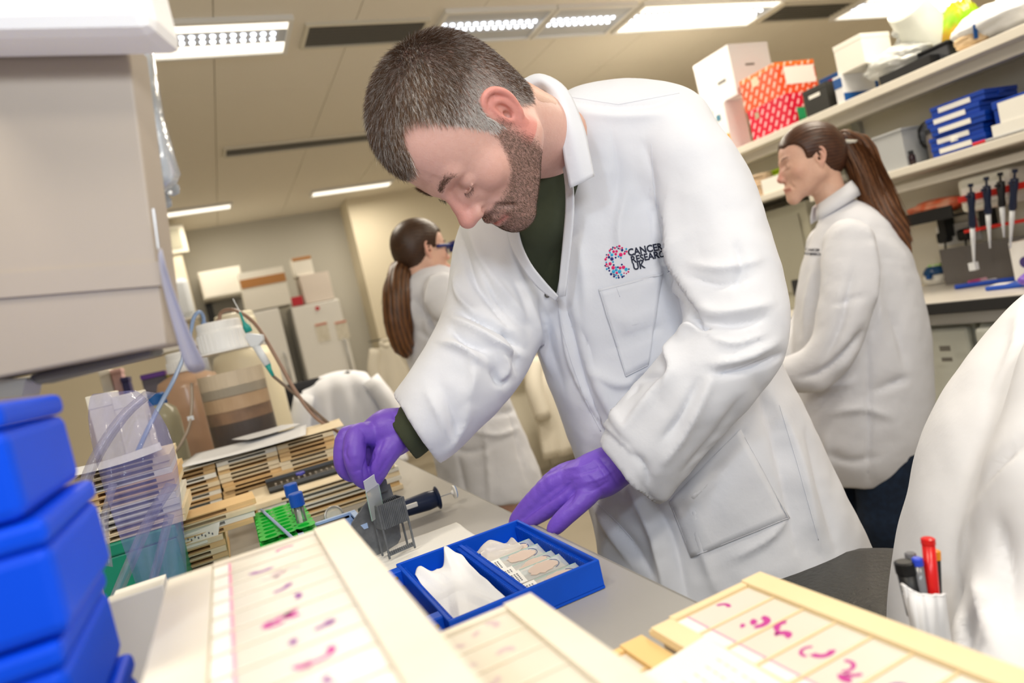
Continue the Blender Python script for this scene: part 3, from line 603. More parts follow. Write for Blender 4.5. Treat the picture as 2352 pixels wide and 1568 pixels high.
# far section of the middle shelf
y = yat(1735, 440, 1.53); 
t = thing('dish_stack', 'stack of beige dishes at the far end of the shelf by the man\'s shoulder', 'dishes', (SHX+.08, y, 1.531))
for k in range(7): obj('dish', MB().lathe([(.001, 0), (.05, 0), (.055, .014), (.05, .015), (.001, .004)], (SHX+.06+.004*(k % 3), y+.003*(k % 2), 1.531+k*.016), n=20), mat('beige_dish', 'D9BFA0', .5), t, smooth=True)
a = G(1805, 440, SHX, 0); b = G(1755, 455, SHX, 0); carton('storage_box', 'small printed white box in front of the right woman\'s chin', (SHX, a[1], 1.531), (SHX+.12, max(b[1], a[1]+.1), 1.60), m_lab)
t = thing('glove_packet', 'lime green packet behind the beige dishes near the right woman\'s face', 'packet', (SHX+.2, a[1]+.3, 1.531)); bx('body', (SHX+.14, a[1]+.0, 1.531), (SHX+.3, a[1]+.3, 1.645), mat('lime', 'B6D21E', .4), t, .02); bx('flap', (SHX+.13, a[1]+.02, 1.64), (SHX+.25, a[1]+.28, 1.65), MATS['lime'], t)
# below the shelf: grey service box, equipment
t = thing('service_box', 'grey equipment cabinet under the far shelf in front of the right woman', 'cabinet', (2.8, 2.9, .93)); bx('body', (2.7, 2.45, .931), (3.04, 3.5, 1.45), mat('equip_grey', 'A9A694', .5), t, .006); bx('front_panel', (2.69, 2.5, 1.02), (2.7, 3.4, 1.4), mat('equip_grey2', '9B9888', .5), t); bx('display', (2.685, 2.52, 1.0), (2.69, 2.62, 1.08), m_dark, t)
# white appliance under the bench at left of the woman
t = thing('instrument', 'white bench instrument with a black top seen past the man\'s elbow', 'instrument', (2.25, 3.0, 0)); bx('body', (2.05, 2.75, 0), (2.42, 3.3, .98), m_card, t, .01); bx('top_panel', (2.04, 2.74, .98), (2.42, 3.31, 1.0), m_black, t, .004); bx('door', (2.04, 2.78, .1), (2.05, 3.26, .94), m_white, t, .004)
# orange gloves on a black tray under the shelf
a = G(2190, 490, 2.75, 0); b = G(2060, 520, 2.75, 0)
t = thing('tray', 'black tray holding orange gloves on the back of the right-hand bench', 'tray', (2.85, (a[1]+b[1])/2, 1.2)); bx('base', (2.75, a[1], a[2]-.015), (3.04, b[1], a[2]-.005), m_black, t); bx('front', (2.745, a[1], a[2]-.015), (2.75, b[1], a[2]+.035), m_black, t); bx('bracket', (2.98, a[1]+.02, a[2]-.1), (3.05, a[1]+.05, a[2]-.015), m_black, t); bx('bracket', (2.98, b[1]-.05, a[2]-.1), (3.05, b[1]-.02, a[2]-.015), m_black, t)
blob('glove_bag', 'bag of orange gloves in the black tray under the middle shelf', 'gloves', (2.85, (a[1]+b[1])/2, a[2]+.04), (.08, .12, .035), mat('orange_glove', 'F0673A', .5, noise=(22, 'F8C8A8', .7)), 12, flatb=a[2]+.0)
# pale dispenser box
a = G(2318, 470, 2.7, 0); b = G(2190, 480, 2.7, 0); zt = G(2200, 382, 2.7, 0)[2]
t = thing('tissue_box', 'pale paper towel dispenser under the shelf above the pipettes', 'dispenser', (2.85, (a[1]+b[1])/2, a[2])); bx('body', (2.74, a[1], a[2]+.0), (3.04, b[1], 1.36), mat('pale_box', 'DCD9CC', .5), t, .02); bx('front_flap', (2.732, a[1]+.02, a[2]+.03), (2.74, b[1]-.02, a[2]+.1), m_lab, t, .004)
# pipettes on red rails
rl = thing('pipette_rack', 'red two-rail pipette rack under the shelf at far right', 'rack', (2.78, .9, 1.1)); m_red = mat('rack_red', 'C8281E', .4)
ra = G(2200, 460, 2.72, 0); rb2 = G(2352, 425, 2.72, 0); rc_ = G(2200, 535, 2.72, 0); 
obj('rail', MB().box((2.72, .85, ra[2]-.012), (2.75, ra[1], ra[2]+.012)), m_red, rl); obj('rail', MB().box((2.72, .85, rc_[2]-.006), (2.75, ra[1], rc_[2]+.006)), m_red, rl)
for y in (.95, ra[1]-.02): bx('upright', (2.75, y-.008, rc_[2]-.01), (2.765, y+.008, ra[2]+.02), m_red, rl); bx('hook', (2.765, y-.008, ra[2]), (3.05, y+.008, ra[2]+.012), m_red, rl)
m_pn = mat('pipette_navy', '17223C', .35); m_pw = mat('pipette_clear', 'D9DCE0', .25)
PL = ['navy pipette with a clear tip collar, leftmost on the red rack', 'navy pipette second from the left on the red rack', 'black pipette third from the left on the red rack', 'navy pipette leaning right, nearest the frame edge']
for k, (x, y0_, y1_, yb_, mm) in enumerate([(2230, 440, 500, 620, m_pn), (2266, 425, 485, 570, m_pn), (2298, 415, 485, 545, m_black), (2330, 408, 470, 570, m_pn)]):
    T = G(x, y0_, 2.69, 0); B = G(x+8-(18 if k == 3 else 0), yb_, 2.69, 0); t = thing('pipette', PL[k], 'pipette', tuple(B)); v = B-T; L_ = np.linalg.norm(v)
    obj('handle', MB().lathe([(.004, 0), (.013, .004), (.014, .03), (.011, .06), (.013, L_*.42), (.009, L_*.46)], T, v, 16), mm, t, smooth=True)
    obj('shaft', MB().lathe([(.009, L_*.46), (.008, L_*.6), (.0055, L_*.75), (.003, L_)], T, v, 14), m_pw, t, smooth=True); obj('plunger', MB().lathe([(.009, 0), (.009, .012), (.004, .013), (.004, .03)], T-v/L_*.03, v, 12), mm, t); obj('finger_hook', MB().box(T+[-.03, -.006, -.02], T+[0, .006, -.01]), mm, t)
    if k == 0: obj('tip_ejector', MB().box(B-[.012, .012, .0], B+[.012, .012, .03]), m_pw, t)
# sockets and plugs
t = thing('socket_plate', 'white double socket plate on the panel below the shelf', 'socket', (3.04, 1.4, 1.15)); s0 = G(2178, 540, 3.045, 0); s1_ = G(2225, 533, 3.045, 0)
obj('plate', MB().box((3.04, s1_[1]-.05, s0[2]-.045), (3.05, s0[1]+.05, s0[2]+.045)), m_white, t, bevel=.003); 
for k in range(2): obj('switch', MB().box((3.036, (s0, s1_)[k][1]-.008, s0[2]+.025), (3.04, (s0, s1_)[k][1]+.008, s0[2]+.038)), m_lab, t)
for k, s_ in enumerate((s0, s1_)):
    t = thing('plug', ['black plug in the left socket above the centrifuge', 'black plug in the right socket behind the first pipette'][k], 'plug', tuple(s_)); obj('body', MB().box(s_+[-.05, -.025, -.03], s_+[-.006, .025, .02]), m_black, t, bevel=.01); obj('cable', MB().tube([s_+[-.03, 0, -.03], s_+[-.045, 0, -.1], s_+[-.05, .02, .95-s_[2]]], .004, 8, 5), m_black, t, smooth=True)
# mini centrifuge
cz = .931; q = G(2140, 655, cz, 2)
t = thing('mini_centrifuge', 'small blue-lidded centrifuge on a white base with a green label', 'centrifuge', (q[0]+.03, q[1], cz)); cx, cy = q[0]+.07, q[1]
obj('base', MB().lathe([(.06, 0), (.072, .004), (.074, .03), (.066, .045), (.001, .046)], (cx, cy, cz), n=28), m_card, t, smooth=True); obj('lid', MB().lathe([(.068, .046), (.066, .06), (.052, .08), (.025, .09), (.001, .092)], (cx, cy, cz), n=28), mat('blue_clear', '2A5C92', .15, trans=.3), t, smooth=True)
obj('label_plate', MB().box((cx-.045, cy-.04, cz+.083), (cx+.02, cy+.02, cz+.0935)), mat('green_label', '9ED04A', .5, noise=(60, 'F0F0E8', .9)), t); obj('latch', MB().box((cx-.085, cy-.01, cz+.03), (cx-.065, cy+.01, cz+.05)), m_blu, t); obj('switch', MB().box((cx-.03, cy-.078, cz+.015), (cx-.01, cy-.07, cz+.03)), m_black, t)
t = thing('power_supply', 'black power adapter behind the small centrifuge', 'adapter', (cx+.12, cy-.05, cz)); bx('body', (cx+.0, cy-.2, cz), (cx+.06, cy-.1, cz+.06), m_black, t, .008); obj('cable', MB().tube([(cx+.03, cy-.15, cz+.06), (cx+.05, cy-.14, cz+.14), (cx+.1, cy-.12, cz+.16)], .004, 8, 4), m_black, t, smooth=True)
# things lying on the right bench
def onb(x, y, z=cz+.004): return G(x, y, z, 2)
BP = [('marker_pen', 'blue marker lying lowest on the right bench', (2195, 662), (2352, 640), .009, '1846B0', '1846B0'), ('marker_pen', 'pink marker lying on the right bench behind the blue one', (2225, 650), (2310, 632), .007, 'E05A9A', 'F2B8CC'), ('marker_pen', 'pale green capped pen beside the pink marker', (2215, 657), (2290, 640), .005, '9FD8C8', 'E8E8F0'), ('marker_pen', 'red pen behind the pink marker on the right bench', (2255, 640), (2345, 622), .005, 'D84048', 'E8A0B0')]
for k, (n_, l_, a_, b_, r_, c1, c2_) in enumerate(BP):
    A = onb(*a_)+[0, 0, r_-.004]; B = onb(*b_)+[0, 0, r_-.004]; t = thing(n_, l_, 'pen', tuple(A)); e_ = (B-A); M_ = A+e_*.3; obj('cap', MB().cyl(A, M_, r_*1.08), mat('pc'+c1, c1, .4), t); obj('barrel', MB().lathe([(r_, 0), (r_, np.linalg.norm(B-M_)*.9), (r_*.5, np.linalg.norm(B-M_))], M_, B-M_, 12), mat('pc'+c2_, c2_, .4), t)
A = onb(2275, 665); t = thing('label_roll', 'blue and white folded wrapper on the right bench', 'wrapper', tuple(A)); bx('body', A+[-.0, -.18, -.004], A+[.09, .02, .012], mat('wrap_blue', '1C50B8', .4), t, .004); bx('print_patch', A+[.01, -.05, .012], A+[.06, .01, .013], m_lab, t)
A = onb(2345, 662); blob('glove', 'crumpled purple glove at the right end of the bench', 'glove', (A[0]+.03, A[1]-.05, cz+.03), (.04, .06, .03), mat('purple_nitrile', '7A55C4', .4), 15, flatb=cz+.001)
A = G(2325, 612, 2.75, 0); t = thing('glove_box', 'white box with a purple emblem standing at the back of the right bench', 'box', (2.85, A[1]-.05, cz)); bx('body', (2.75, A[1]-.22, cz), (2.88, A[1], A[2]+.09), m_lab, t, .003); obj('emblem', MB().cyl((2.751, A[1]-.05, A[2]+.01), (2.748, A[1]-.05, A[2]+.01), .022), mat('emblem_purple', '4A3A78', .5), t)
bx('slot', (2.78, A[1]-.2, A[2]+.09), (2.85, A[1]-.04, A[2]+.092), m_dark, t)
A = G(2300, 590, 2.95, 0); t = thing('splash_panel', 'smoky acrylic panel behind the pipettes on the right bench', 'panel', (2.95, A[1], cz)); bx('pane', (2.95, .7, cz), (2.956, A[1]+.25, 1.09), mat('smoked_acrylic', '6E6A68', .2), t); bx('foot', (2.93, .72, cz), (2.98, .76, cz+.01), m_dark, t)
# fridges under the bench
def under_fridge(x0, x1, y0, y1, z1, label, m):
    t = thing('under_bench_fridge', label, 'fridge', ((x0+x1)/2, (y0+y1)/2, 0)); bx('body', (x0+.04, y0, .05), (x1, y1, z1), m, t, .01); bx('door', (x0, y0+.004, .09), (x0+.038, y1-.004, z1-.01), m, t, .014); bx('plinth', (x0+.06, y0+.02, 0), (x1-.02, y1-.02, .05), m_dark, t)
    bx('door_handle', (x0-.02, (y0+y1)/2-.09, z1-.14), (x0, (y0+y1)/2+.09, z1-.11), m, t, .008); return t
m_fr = mat('fridge_grey', 'CDD0C8', .35)
uf = under_fridge(2.46, 3.03, .95, 1.62, .83, 'white fridge under the bench at the right edge with a handle', m_fr)
uf2 = under_fridge(2.5, 3.03, 1.66, 2.26, .83, 'white fridge under the bench just behind the right woman', m_fr)
q = G(2165, 800, 2.46, 0); bx('maker_plate', (2.457, q[1]-.03, q[2]-.01), (2.46, q[1]+.01, q[2]+.01), m_grille, uf); bx('maker_plate', (2.457, q[1]-.03, q[2]-.05), (2.46, q[1]+.01, q[2]-.035), m_grille, uf)
t = thing('cabinet', 'beige under-bench cupboard seen between the right woman\'s legs', 'cabinet', (2.8, 2.8, 0)); bx('body', (2.47, 2.3, .06), (3.03, 3.3, .83), m_cream, t, .004); bx('plinth', (2.5, 2.32, 0), (3.0, 3.28, .06), m_dark, t)
for k in range(2): bx('door', (2.455, 2.31+k*.5, .08), (2.47, 2.79+k*.5, .82), m_cream, t, .003)
q = G(2112, 790, 2.4, 0)
# ---------- people ----------
m_skin = mat('skin', 'E0AE98', .48, vcol=True, sss=.12, bump=(450, .0004), noise=(140, 'C98876', .14)); m_coat = mat('coat_white', 'DDE0E8', .75, bump=(18, .0022), sheen=.1); m_coatw = mat('coat_white_far', 'E2E4EC', .8, bump=(12, .005))
m_tee = mat('olive_cotton', '3C4230', .9, bump=(700, .0003)); m_glove = mat('nitrile_purple', '7A56CE', .46, bump=(90, .0011), noise=(30, '6A44BE', .25)); m_jean = mat('dark_denim', '14233A', .85, noise=(60, '1D3350', .6)); m_shoe = mat('shoe_black', '1A1A1C', .5)
m_seam = mat('coat_seam', 'D6D9E2', .8); m_hairM = mat('hair_man', '3A2E26', .6, vcol=True); m_tr = mat('trousers', '2A2C30', .85)

def head_sdf(h=.0024, fem=False, ears=(-1, 1), neck=None, nr=.056):
    """head in its own axes: x to its right, y forward, z to the crown, origin between the ears"""
    s = SDF((-.1, -.125, -.19), (.1, .14, .145), h); f = .94 if fem else 1
    s.el((0, -.012, .046), (.074*f, .096, .080), 0)
    if not fem: s.el((0, .005, .062), (.07, .088, .078), .02)
    s.el((0, .03, .04), (.064*f, .062, .062), .02); s.el((0, .028, -.02), (.058 if fem else .06, .057, .078), .03)
    s.el((0, -.04, .01), (.06*f, .055, .055), .03)
    for q in (-1, 1):
        s.el((q*(.041 if fem else .044), .052, -.018 if fem else -.016), (.0195, .024, .022) if fem else (.022, .026, .022), .03 if fem else .02)
        s.rc((q*.056*f, -.004, -.045), (q*(.012 if fem else .02), .074, -.096), .013 if fem else .019, .012 if fem else .017, .035)
        s.rc((q*.058*f, -.002, .0), (q*.056*f, -.004, -.045), .012 if fem else .014, .012 if fem else .017, .03)
        s.rc((q*.036, .078, .031), (q*.009, .089, .027), .006 if fem else .0105, .007 if fem else .011, .012)
    s.el((0, .078, -.1), (.02, .018, .017), .018); s.el((0, .068, -.062), (.034, .029, .034), .02)
    ny = -.004 if fem else 0; s.rc((0, .088, .022), (0, .102+ny, -.01), .0078, .0085, .012); s.rc((0, .102+ny, -.01), (0, .112+ny, -.027), .0085, .0095 if fem else .0132, .006)
    for q in (-1, 1):
        s.el((q*(.010 if fem else .0140), .099, -.032), (.0065, .010, .0075) if fem else (.0088, .0125, .0095), .010); s.el((q*.033, .098, .008), (.017, .012, .011) if fem else (.019, .0135, .012), .014, sub=True)
        s.el((q*.0325, .0735, .006), (.0155, .0145, .0135), .004); s.el((q*.017, .082, -.004), (.010, .0105, .015), .008); s.el((q*.020, .079, -.018), (.015, .0125, .016), .008); s.el((q*.0105, .087, -.012), (.0105, .0125, .02), .008); s.chain([(q*.018, .086, .004), (q*.026, .0905, -.001), (q*.035, .090, -.001), (q*.045, .084, .002)], [.0013]*4, .001)
        s.chain([(q*.018, .088, .0125), (q*.03, .0905, .0155), (q*.044, .083, .013)], [.0012]*3, .002, sub=True)
        s.el((q*.0065, .108, -.0415), (.0036, .005, .004), .002, sub=True); s.chain([(q*.018, .098, -.035), (q*.027, .088, -.052), (q*.033, .079, -.068)], [.0025]*3, .007, sub=True)
    s.chain([(-.023, .0875, -.068), (-.011, .0955, -.0625), (0, .097, -.0635), (.011, .0955, -.0625), (.023, .0875, -.068)], [.0025, .0045, .0042, .0045, .0025], .005)
    s.chain([(-.021, .0875, -.0715), (0, .0945, -.0745), (.021, .0875, -.0715)], [.003, .0058, .003], .006)
    s.chain([(-.026, .0875, -.0715), (-.011, .0985, -.0675), (0, .1, -.0685), (.011, .0985, -.0675), (.026, .0875, -.0715)], [.0012]*5, .0015, sub=True)
    if neck is not None: s.chain([(0, -.035, -.03), tuple(neck)], [nr, nr*1.08], .03)
    for q in ears:
        def E(y, z, o=0): return (q*(.0705*f+o-(y)*.32), y*.86-.004, z+.002)
        s.el(E(-.008, .004, .0045), (.008, .017, .029), .004)
        s.el(E(-.006, .004, .0125), (.0065, .0115, .02), .003, sub=True)
        he = [(.008, -.001), (.012, .012), (.011, .024), (.003, .0325), (-.008, .0345), (-.018, .029), (-.0235, .017), (-.0235, .003), (-.0175, -.0115), (-.010, -.02)]
        s.chain([E(y, z, .0085) for y, z in he], [.0028, .0034, .0038, .004, .0042, .0042, .0042, .0038, .0034, .0042], .0018, sm=3)
        s.el(E(-.0055, -.0245, .0065), (.0045, .008, .0095), .004)
        s.chain([E(y, z, .0075) for y, z in [(-.002, .022), (-.011, .016), (-.0145, .005), (-.011, -.009), (-.002, -.015)]], [.0022, .003, .0032, .003, .0028], .003, sm=3)
        s.el(E(.0068, -.004, .0075), (.0035, .0042, .0058), .003); s.el(E(-.0015, -.0035, .004), (.006, .0055, .007), .002, sub=True)
    return s
def skin_col(V, fem=False, stub=False):
    x, y, z = V.T; c = np.tile(np.array(lin('E0B3A6' if not fem else 'E3B8A2')[:3]), (len(V), 1))
    def blend(w, hx):
        w = np.clip(w, 0, 1)[:, None]; nonlocal c; c = c*(1-w)+np.array(lin(hx)[:3])*w
    g = lambda cx, cy, cz, r: np.exp(-(((x-cx)**2+(y-cy)**2+(z-cz)**2)/r**2))
    blend(.75*g(0, .113, -.026, .02)+.4*g(0, .1, 0, .018), 'D98C84'); blend(.4*(g(-.045, .06, -.02, .022)+g(.045, .06, -.02, .022)), 'DB9686'); blend(.3*g(-.03, .08, .06, .035), 'E4B0A8')
    ear = np.clip((np.abs(x)-.0745)/.006, 0, 1)*(y < .02)*(y > -.05)*(np.abs(z) < .045); blend((.3 if fem else .8)*ear, 'D98A80')
    blend(.75*np.exp(-((z+.07)/.0065)**2)*np.clip((y-.083)/.006, 0, 1)*(np.abs(x) < .027), 'B8655E')
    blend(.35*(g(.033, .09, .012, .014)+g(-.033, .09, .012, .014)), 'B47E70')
    if stub: blend(.7*g(-.062, .036, .003, .0028), 'B8584E')
    if stub:
        m = beard_mask(V); n_ = .72+.28*vnoise(V, .004, 3); blend(.68*m*n_, '66524A')
    return c
def beard_mask(V):
    x, y, z = V.T; ax_ = np.abs(x)
    low = np.clip((-.03-.35*np.clip(ax_-.03, -.02, .04)*0-z)/.014, 0, 1)                     # below the cheek line
    cheek = np.clip((np.interp(y, [-.01, .0, .018, .034, .052, .068, .1], [-.04, .014, .012, -.012, -.034, -.044, -.046])-z)/.010, 0, 1)*np.clip((y+.006-.35*np.clip(-z-.03, 0, .1))/.008, 0, 1)
    side = np.clip((ax_-.052)/.006, 0, 1)*np.clip((.028-y)/.01, 0, 1)*np.clip((.012-z)/.01, 0, 1)*np.clip((y-.004)/.006, 0, 1)
    mous = np.clip((y-.078)/.006, 0, 1)*np.clip((-.046-z)/.004, 0, 1)*(ax_ < .034)
    lips = np.exp(-((z+.07)/.006)**2)*np.clip((y-.083)/.005, 0, 1)*(ax_ < .024)
    neck = np.clip((y-.0)/.015, 0, 1)*(z > -.135)
    return np.clip(np.maximum(np.maximum(cheek, side), mous)*(1-lips), 0, 1)*neck

def strands(name, base, nrm, dirs, length, width, cols, m, parent, lift=.35, curl=.1, seg=3):
    """many fine tapered hairs as one mesh"""
    n = len(base); g = rng
    L = (length*g.uniform(.7, 1.2, n))[:, None] if np.isscalar(length) else length[:, None]
    d = dirs/(np.linalg.norm(dirs, axis=1)[:, None]+1e-9); d = d+nrm*lift+g.normal(size=(n, 3))*curl; d /= np.linalg.norm(d, axis=1)[:, None]
    view = base-CAM; side = np.cross(d, view); side /= np.linalg.norm(side, axis=1)[:, None]+1e-9; side = side*.8+np.cross(d, nrm)*.5; side /= np.linalg.norm(side, axis=1)[:, None]+1e-9
    bend = d-nrm*lift*1.1; P0 = []
    for k in range(seg):
        t = k/(seg-.3) if k < seg else 1
        c_ = base+d*L*t*(1-t*.35)+bend*L*t*t*.35; w_ = width*(1-t*.8)
        P0 += [c_-side*w_, c_+side*w_]
    t = 1; P0.append(base+d*L*.65+bend*L*.35)
    V = np.stack(P0, 1).reshape(-1, 3); k = 2*seg+1; F3 = []
    b = (np.arange(n)*k)
    quads = np.concatenate([np.stack([b+2*i, b+2*i+1, b+2*i+3, b+2*i+2], 1) for i in range(seg-1)])
    tips = np.stack([b+2*seg-2, b+2*seg-1, b+2*seg], 1)
    me = bpy.data.meshes.new(name); me.vertices.add(len(V)); me.vertices.foreach_set('co', V.astype(np.float32).ravel())
    lv = np.concatenate([quads.ravel(), tips.ravel()]); me.loops.add(len(lv)); me.loops.foreach_set('vertex_index', lv.astype(np.int32))
    ls = np.concatenate([np.arange(len(quads))*4, len(quads)*4+np.arange(len(tips))*3]); me.polygons.add(len(ls)); me.polygons.foreach_set('loop_start', ls.astype(np.int32)); me.update(calc_edges=True)
    a = me.color_attributes.new('Col', 'FLOAT_COLOR', 'POINT'); c = np.ones((n, k, 4), np.float32); c[:, :, :3] = cols[:, None, :]; a.data.foreach_set('color', c.ravel())
    return link(name, me, m, parent, True, smooth=True)
def surf_sample(V, Fq, wgt, n):
    A = V[Fq[:, 0]]; ar = np.linalg.norm(np.cross(V[Fq[:, 2]]-A, V[Fq[:, 3]]-V[Fq[:, 1]]), axis=1)*wgt[Fq].mean(1); p_ = ar/ar.sum()
    i = rng.choice(len(Fq), n, p=p_); u = rng.uniform(size=(n, 1)); v = rng.uniform(size=(n, 1)); q = Fq[i]
    w4 = [(1-u)*(1-v), u*(1-v), u*v, (1-u)*v]; return sum(w4[k]*V[q[:, k]] for k in range(4)), q

# ======== the man ========
man = thing('person', 'short-haired bearded man bending over the bench in a white lab coat and purple gloves', 'person', (.95, 1.05, 0))
HR = np.array([[-0.5726, -0.2453, -0.7823], [0.0052, -0.9553, 0.2957], [0.8198, -0.1653, -0.5482]])      # head axes seen from the camera (right, up, forward)
HM = np.stack([CR, CU, CF], 1)@HR; HO = P(1085.4, 306.5, .9157)
def hw(v): return np.asarray(v)@HM.T+HO
def hl(v): return (np.asarray(v)-HO)@HM
neckw = P(1325, 325, 1.15); s = head_sdf(.0019, neck=hl(neckw)*.62, nr=.058)
V, Fq = s.mesh(1)
hcol = skin_col(V, stub=True)
# body: one continuous surface, head joined to trunk, arms and legs
bs = SDF((-.05, .55, .0), (1.35, 1.6, 1.62), .012)
sh_l = P(1600, 345, 1.10); el_l = P(1690, 770, 1.02); wr_l = P(1420, 1060, 1.045)
sh_r = P(1130, 600, 1.24); el_r = P(1120, 800, 1.14); wr_r = P(945, 982, 1.075)
pel = P(1700, 1180, 1.32); chest = P(1400, 560, 1.2)
bs.chain([hw((0, -.06, -.05)), neckw], [.045, .044], .02); bs.chain([neckw, chest, P(1520, 850, 1.25), pel], [.038, .105, .12, .14], .04, flat=(CF, 1.6))
bs.chain([P(1560, 400, 1.12), el_l, wr_l], [.036, .036, .028], .02); bs.chain([sh_r, el_r, wr_r], [.04, .04, .028], .02); bs.rc(P(1540, 410, 1.13), sh_r, .035, .038, .03)
for q in (-1, 1):
    hp = pel+_h*.0+np.array([.02, q*.09, -.03]); kn = np.array([pel[0]+.05, pel[1]+q*.11, .5]); an = np.array([pel[0]+.1, pel[1]+q*.13, .09]); bs.chain([hp, kn, an], [.085, .06, .045], .02)
Vb, Fb = bs.mesh(2); colb = np.tile(np.array(lin('DDB09C')[:3]), (len(Vb), 1))
Vh = hw(V)
body = link('body', qmesh('body', np.vstack([Vh, Vb]), np.vstack([Fq, Fb+len(Vh)]), np.vstack([hcol, colb])), m_skin, man)
# trousers and shoes
ts = SDF((.3, .5, .0), (1.4, 1.7, 1.0), .015)
for q in (-1, 1):
    hp = pel+np.array([.02, q*.09, -.03]); kn = np.array([pel[0]+.05, pel[1]+q*.11, .5]); an = np.array([pel[0]+.1, pel[1]+q*.13, .1]); ts.chain([hp, kn, an], [.1, .078, .066], .02)
Vt, Ft = ts.mesh(2); link('trousers', qmesh('trousers', Vt, Ft), m_tr, man)
for q in (-1, 1):
    an = np.array([pel[0]+.1, pel[1]+q*.13, .045]); ss = SDF(an-[.25, .1, .06], an+[.12, .1, .08], .01); ss.rc(an, an+[-.16, 0, -.01], .05, .04, .02); ss.cut((0, 0, .004), (0, 0, -1)); a_, b_ = ss.mesh(1); link('shoe', qmesh('shoe', a_, b_), m_shoe, man)
# ---- hair: direction field on the scalp
Nl = normals(V, Fq); x, y, z = V.T
hair_line = .073+.0*x
ax_ = np.abs(x)
front = .083-.016*np.clip((ax_-.015)/.03, 0, 1)*0
# scalp mask: front hairline with receded temples, sideburn, nape
zl = np.interp(y, [-.11, -.08, -.055, -.03, -.012, .006, .02, .03, .042, .055, .07, .085, .11], [-.035, -.042, -.045, -.02, .034, .0, .004, .03, .062, .082, .084, .070, .066])
temple = .038*np.exp(-((ax_-.05)/.021)**2)*np.clip((y-.022)/.022, 0, 1)
hm = np.clip((z-(zl+temple))/.009+.5, 0, 1); hm *= np.clip((.1-y)/.004, 0, 1) if False else 1
ne = (ax_ > .0765) & (y < .014) & (y > -.036) & (z < .042); hm[ne] = 0; hm *= 1-np.clip((y-.03)/.01, 0, 1)*np.clip((.03-z)/.01, 0, 1)
hm = np.where((z < -.05), 0, hm)
tone = np.clip((z-.02)/.07, 0, 1)                                   # greyer at the sides
hc_base = hcol*(1-.75*hm[:, None])+np.array(lin('6A5A50')[:3])*(.75*hm[:, None])
at = body.data.color_attributes['Col']; cc = np.ones((len(Vh)+len(Vb), 4), np.float32); cc[:, :3] = np.vstack([hc_base, colb]); at.data.foreach_set('color', cc.ravel())
pts, qi = surf_sample(V, Fq, hm**1.5, 62000); nn = Nl[qi[:, 0]]
whorl = np.array([0.01, -.055, .11]); dd = pts-whorl; dd[:, 2] -= .02; dl = dd-nn*(dd*nn).sum(1)[:, None]; dl += np.array([0, .03, -.01]); dl -= nn*(dl*nn).sum(1)[:, None]
lat = np.abs(pts[:, 0]); top = np.clip((pts[:, 2]-.055)/.05, 0, 1)
grey = np.clip(.12+1.1*np.clip((.075-pts[:, 2])/.04, 0, 1)*np.clip((pts[:, 1]+.06)/.04, 0, 1)+.2*rng.normal(size=len(pts)), 0, 1)*np.where(top > .6, .6, 1)
dark = np.array(lin('4A3B32')[:3]); lite = np.array(lin('D2CDC8')[:3]); warm = np.array(lin('84664E')[:3])
mixw = rng.uniform(size=(len(pts), 1)); cs = (dark*(1-mixw)+warm*mixw); isg = (rng.uniform(size=len(pts)) < .12+.85*grey)[:, None]; cs = np.where(isg, lite*rng.uniform(.75, 1.25, (len(pts), 1)), cs)
ln = (.0075+.0135*top+.002*rng.normal(size=len(pts)))
strands('hair', hw(pts), nn@HM.T, dl@HM.T, ln, .00021, cs, m_hairM, man, lift=.75, curl=.18)
# beard, brows
bm = beard_mask(V)*(1-hm); pts, qi = surf_sample(V, Fq, bm, 30000); nn = Nl[qi[:, 0]]; mixw = rng.uniform(size=(len(pts), 1)); cs = np.array(lin('3A2C22')[:3])*(1-mixw)+np.array(lin('7A6656')[:3])*mixw
dl = np.tile([0, .2, -1.], (len(pts), 1)); dl -= nn*(dl*nn).sum(1)[:, None]; strands('beard', hw(pts), nn@HM.T, dl@HM.T, .0032, .00011, cs, m_hairM, man, lift=.45, curl=.3, seg=2)
for q in (-1, 1):
    t_ = np.clip(rng.beta(1.3, 1.6, 900), 0, 1); bx0 = q*(.010+.037*t_); bz = .0275+.009*np.sin(t_*2.2)-.004*t_+rng.normal(size=900)*.0022; 
    tr = BVHTree.FromPolygons([tuple(v) for v in V], [tuple(map(int, f_)) for f_ in Fq]) if q == -1 else tr
    B = []; NN = []
    for i in range(330):
        h_, n_, _, _ = tr.ray_cast(Vector((bx0[i], .16, bz[i])), Vector((0, -1, 0)))
        if h_: B.append(h_); NN.append(n_)
    B = np.array(B); NN = np.array(NN); dl = np.tile([q*1., -.2, .35], (len(B), 1)); strands('eyebrow', hw(B), NN@HM.T, dl@HM.T, .0085, .00015, np.tile(np.array(lin('6E5646')[:3]), (len(B), 1))*rng.uniform(.7, 1.3, (len(B), 1)), m_hairM, man, lift=.22, curl=.22)
    lash = [hw((q*(.019+.026*k/30), .0925-.0075*abs(k/30-.35), .001-.003*math.sin(PI*k/30))) for k in range(31)]; lash = np.array(lash); dl = np.tile(np.array([0, 1., -.9])@HM.T, (31, 1)); strands('eyelashes', lash, np.tile(np.array([0, 0, -1.])@HM.T, (31, 1)), dl, .0065, .00018, np.tile(np.array(lin('241A15')[:3]), (31, 1)), m_hairM, man, lift=.1, curl=.12)
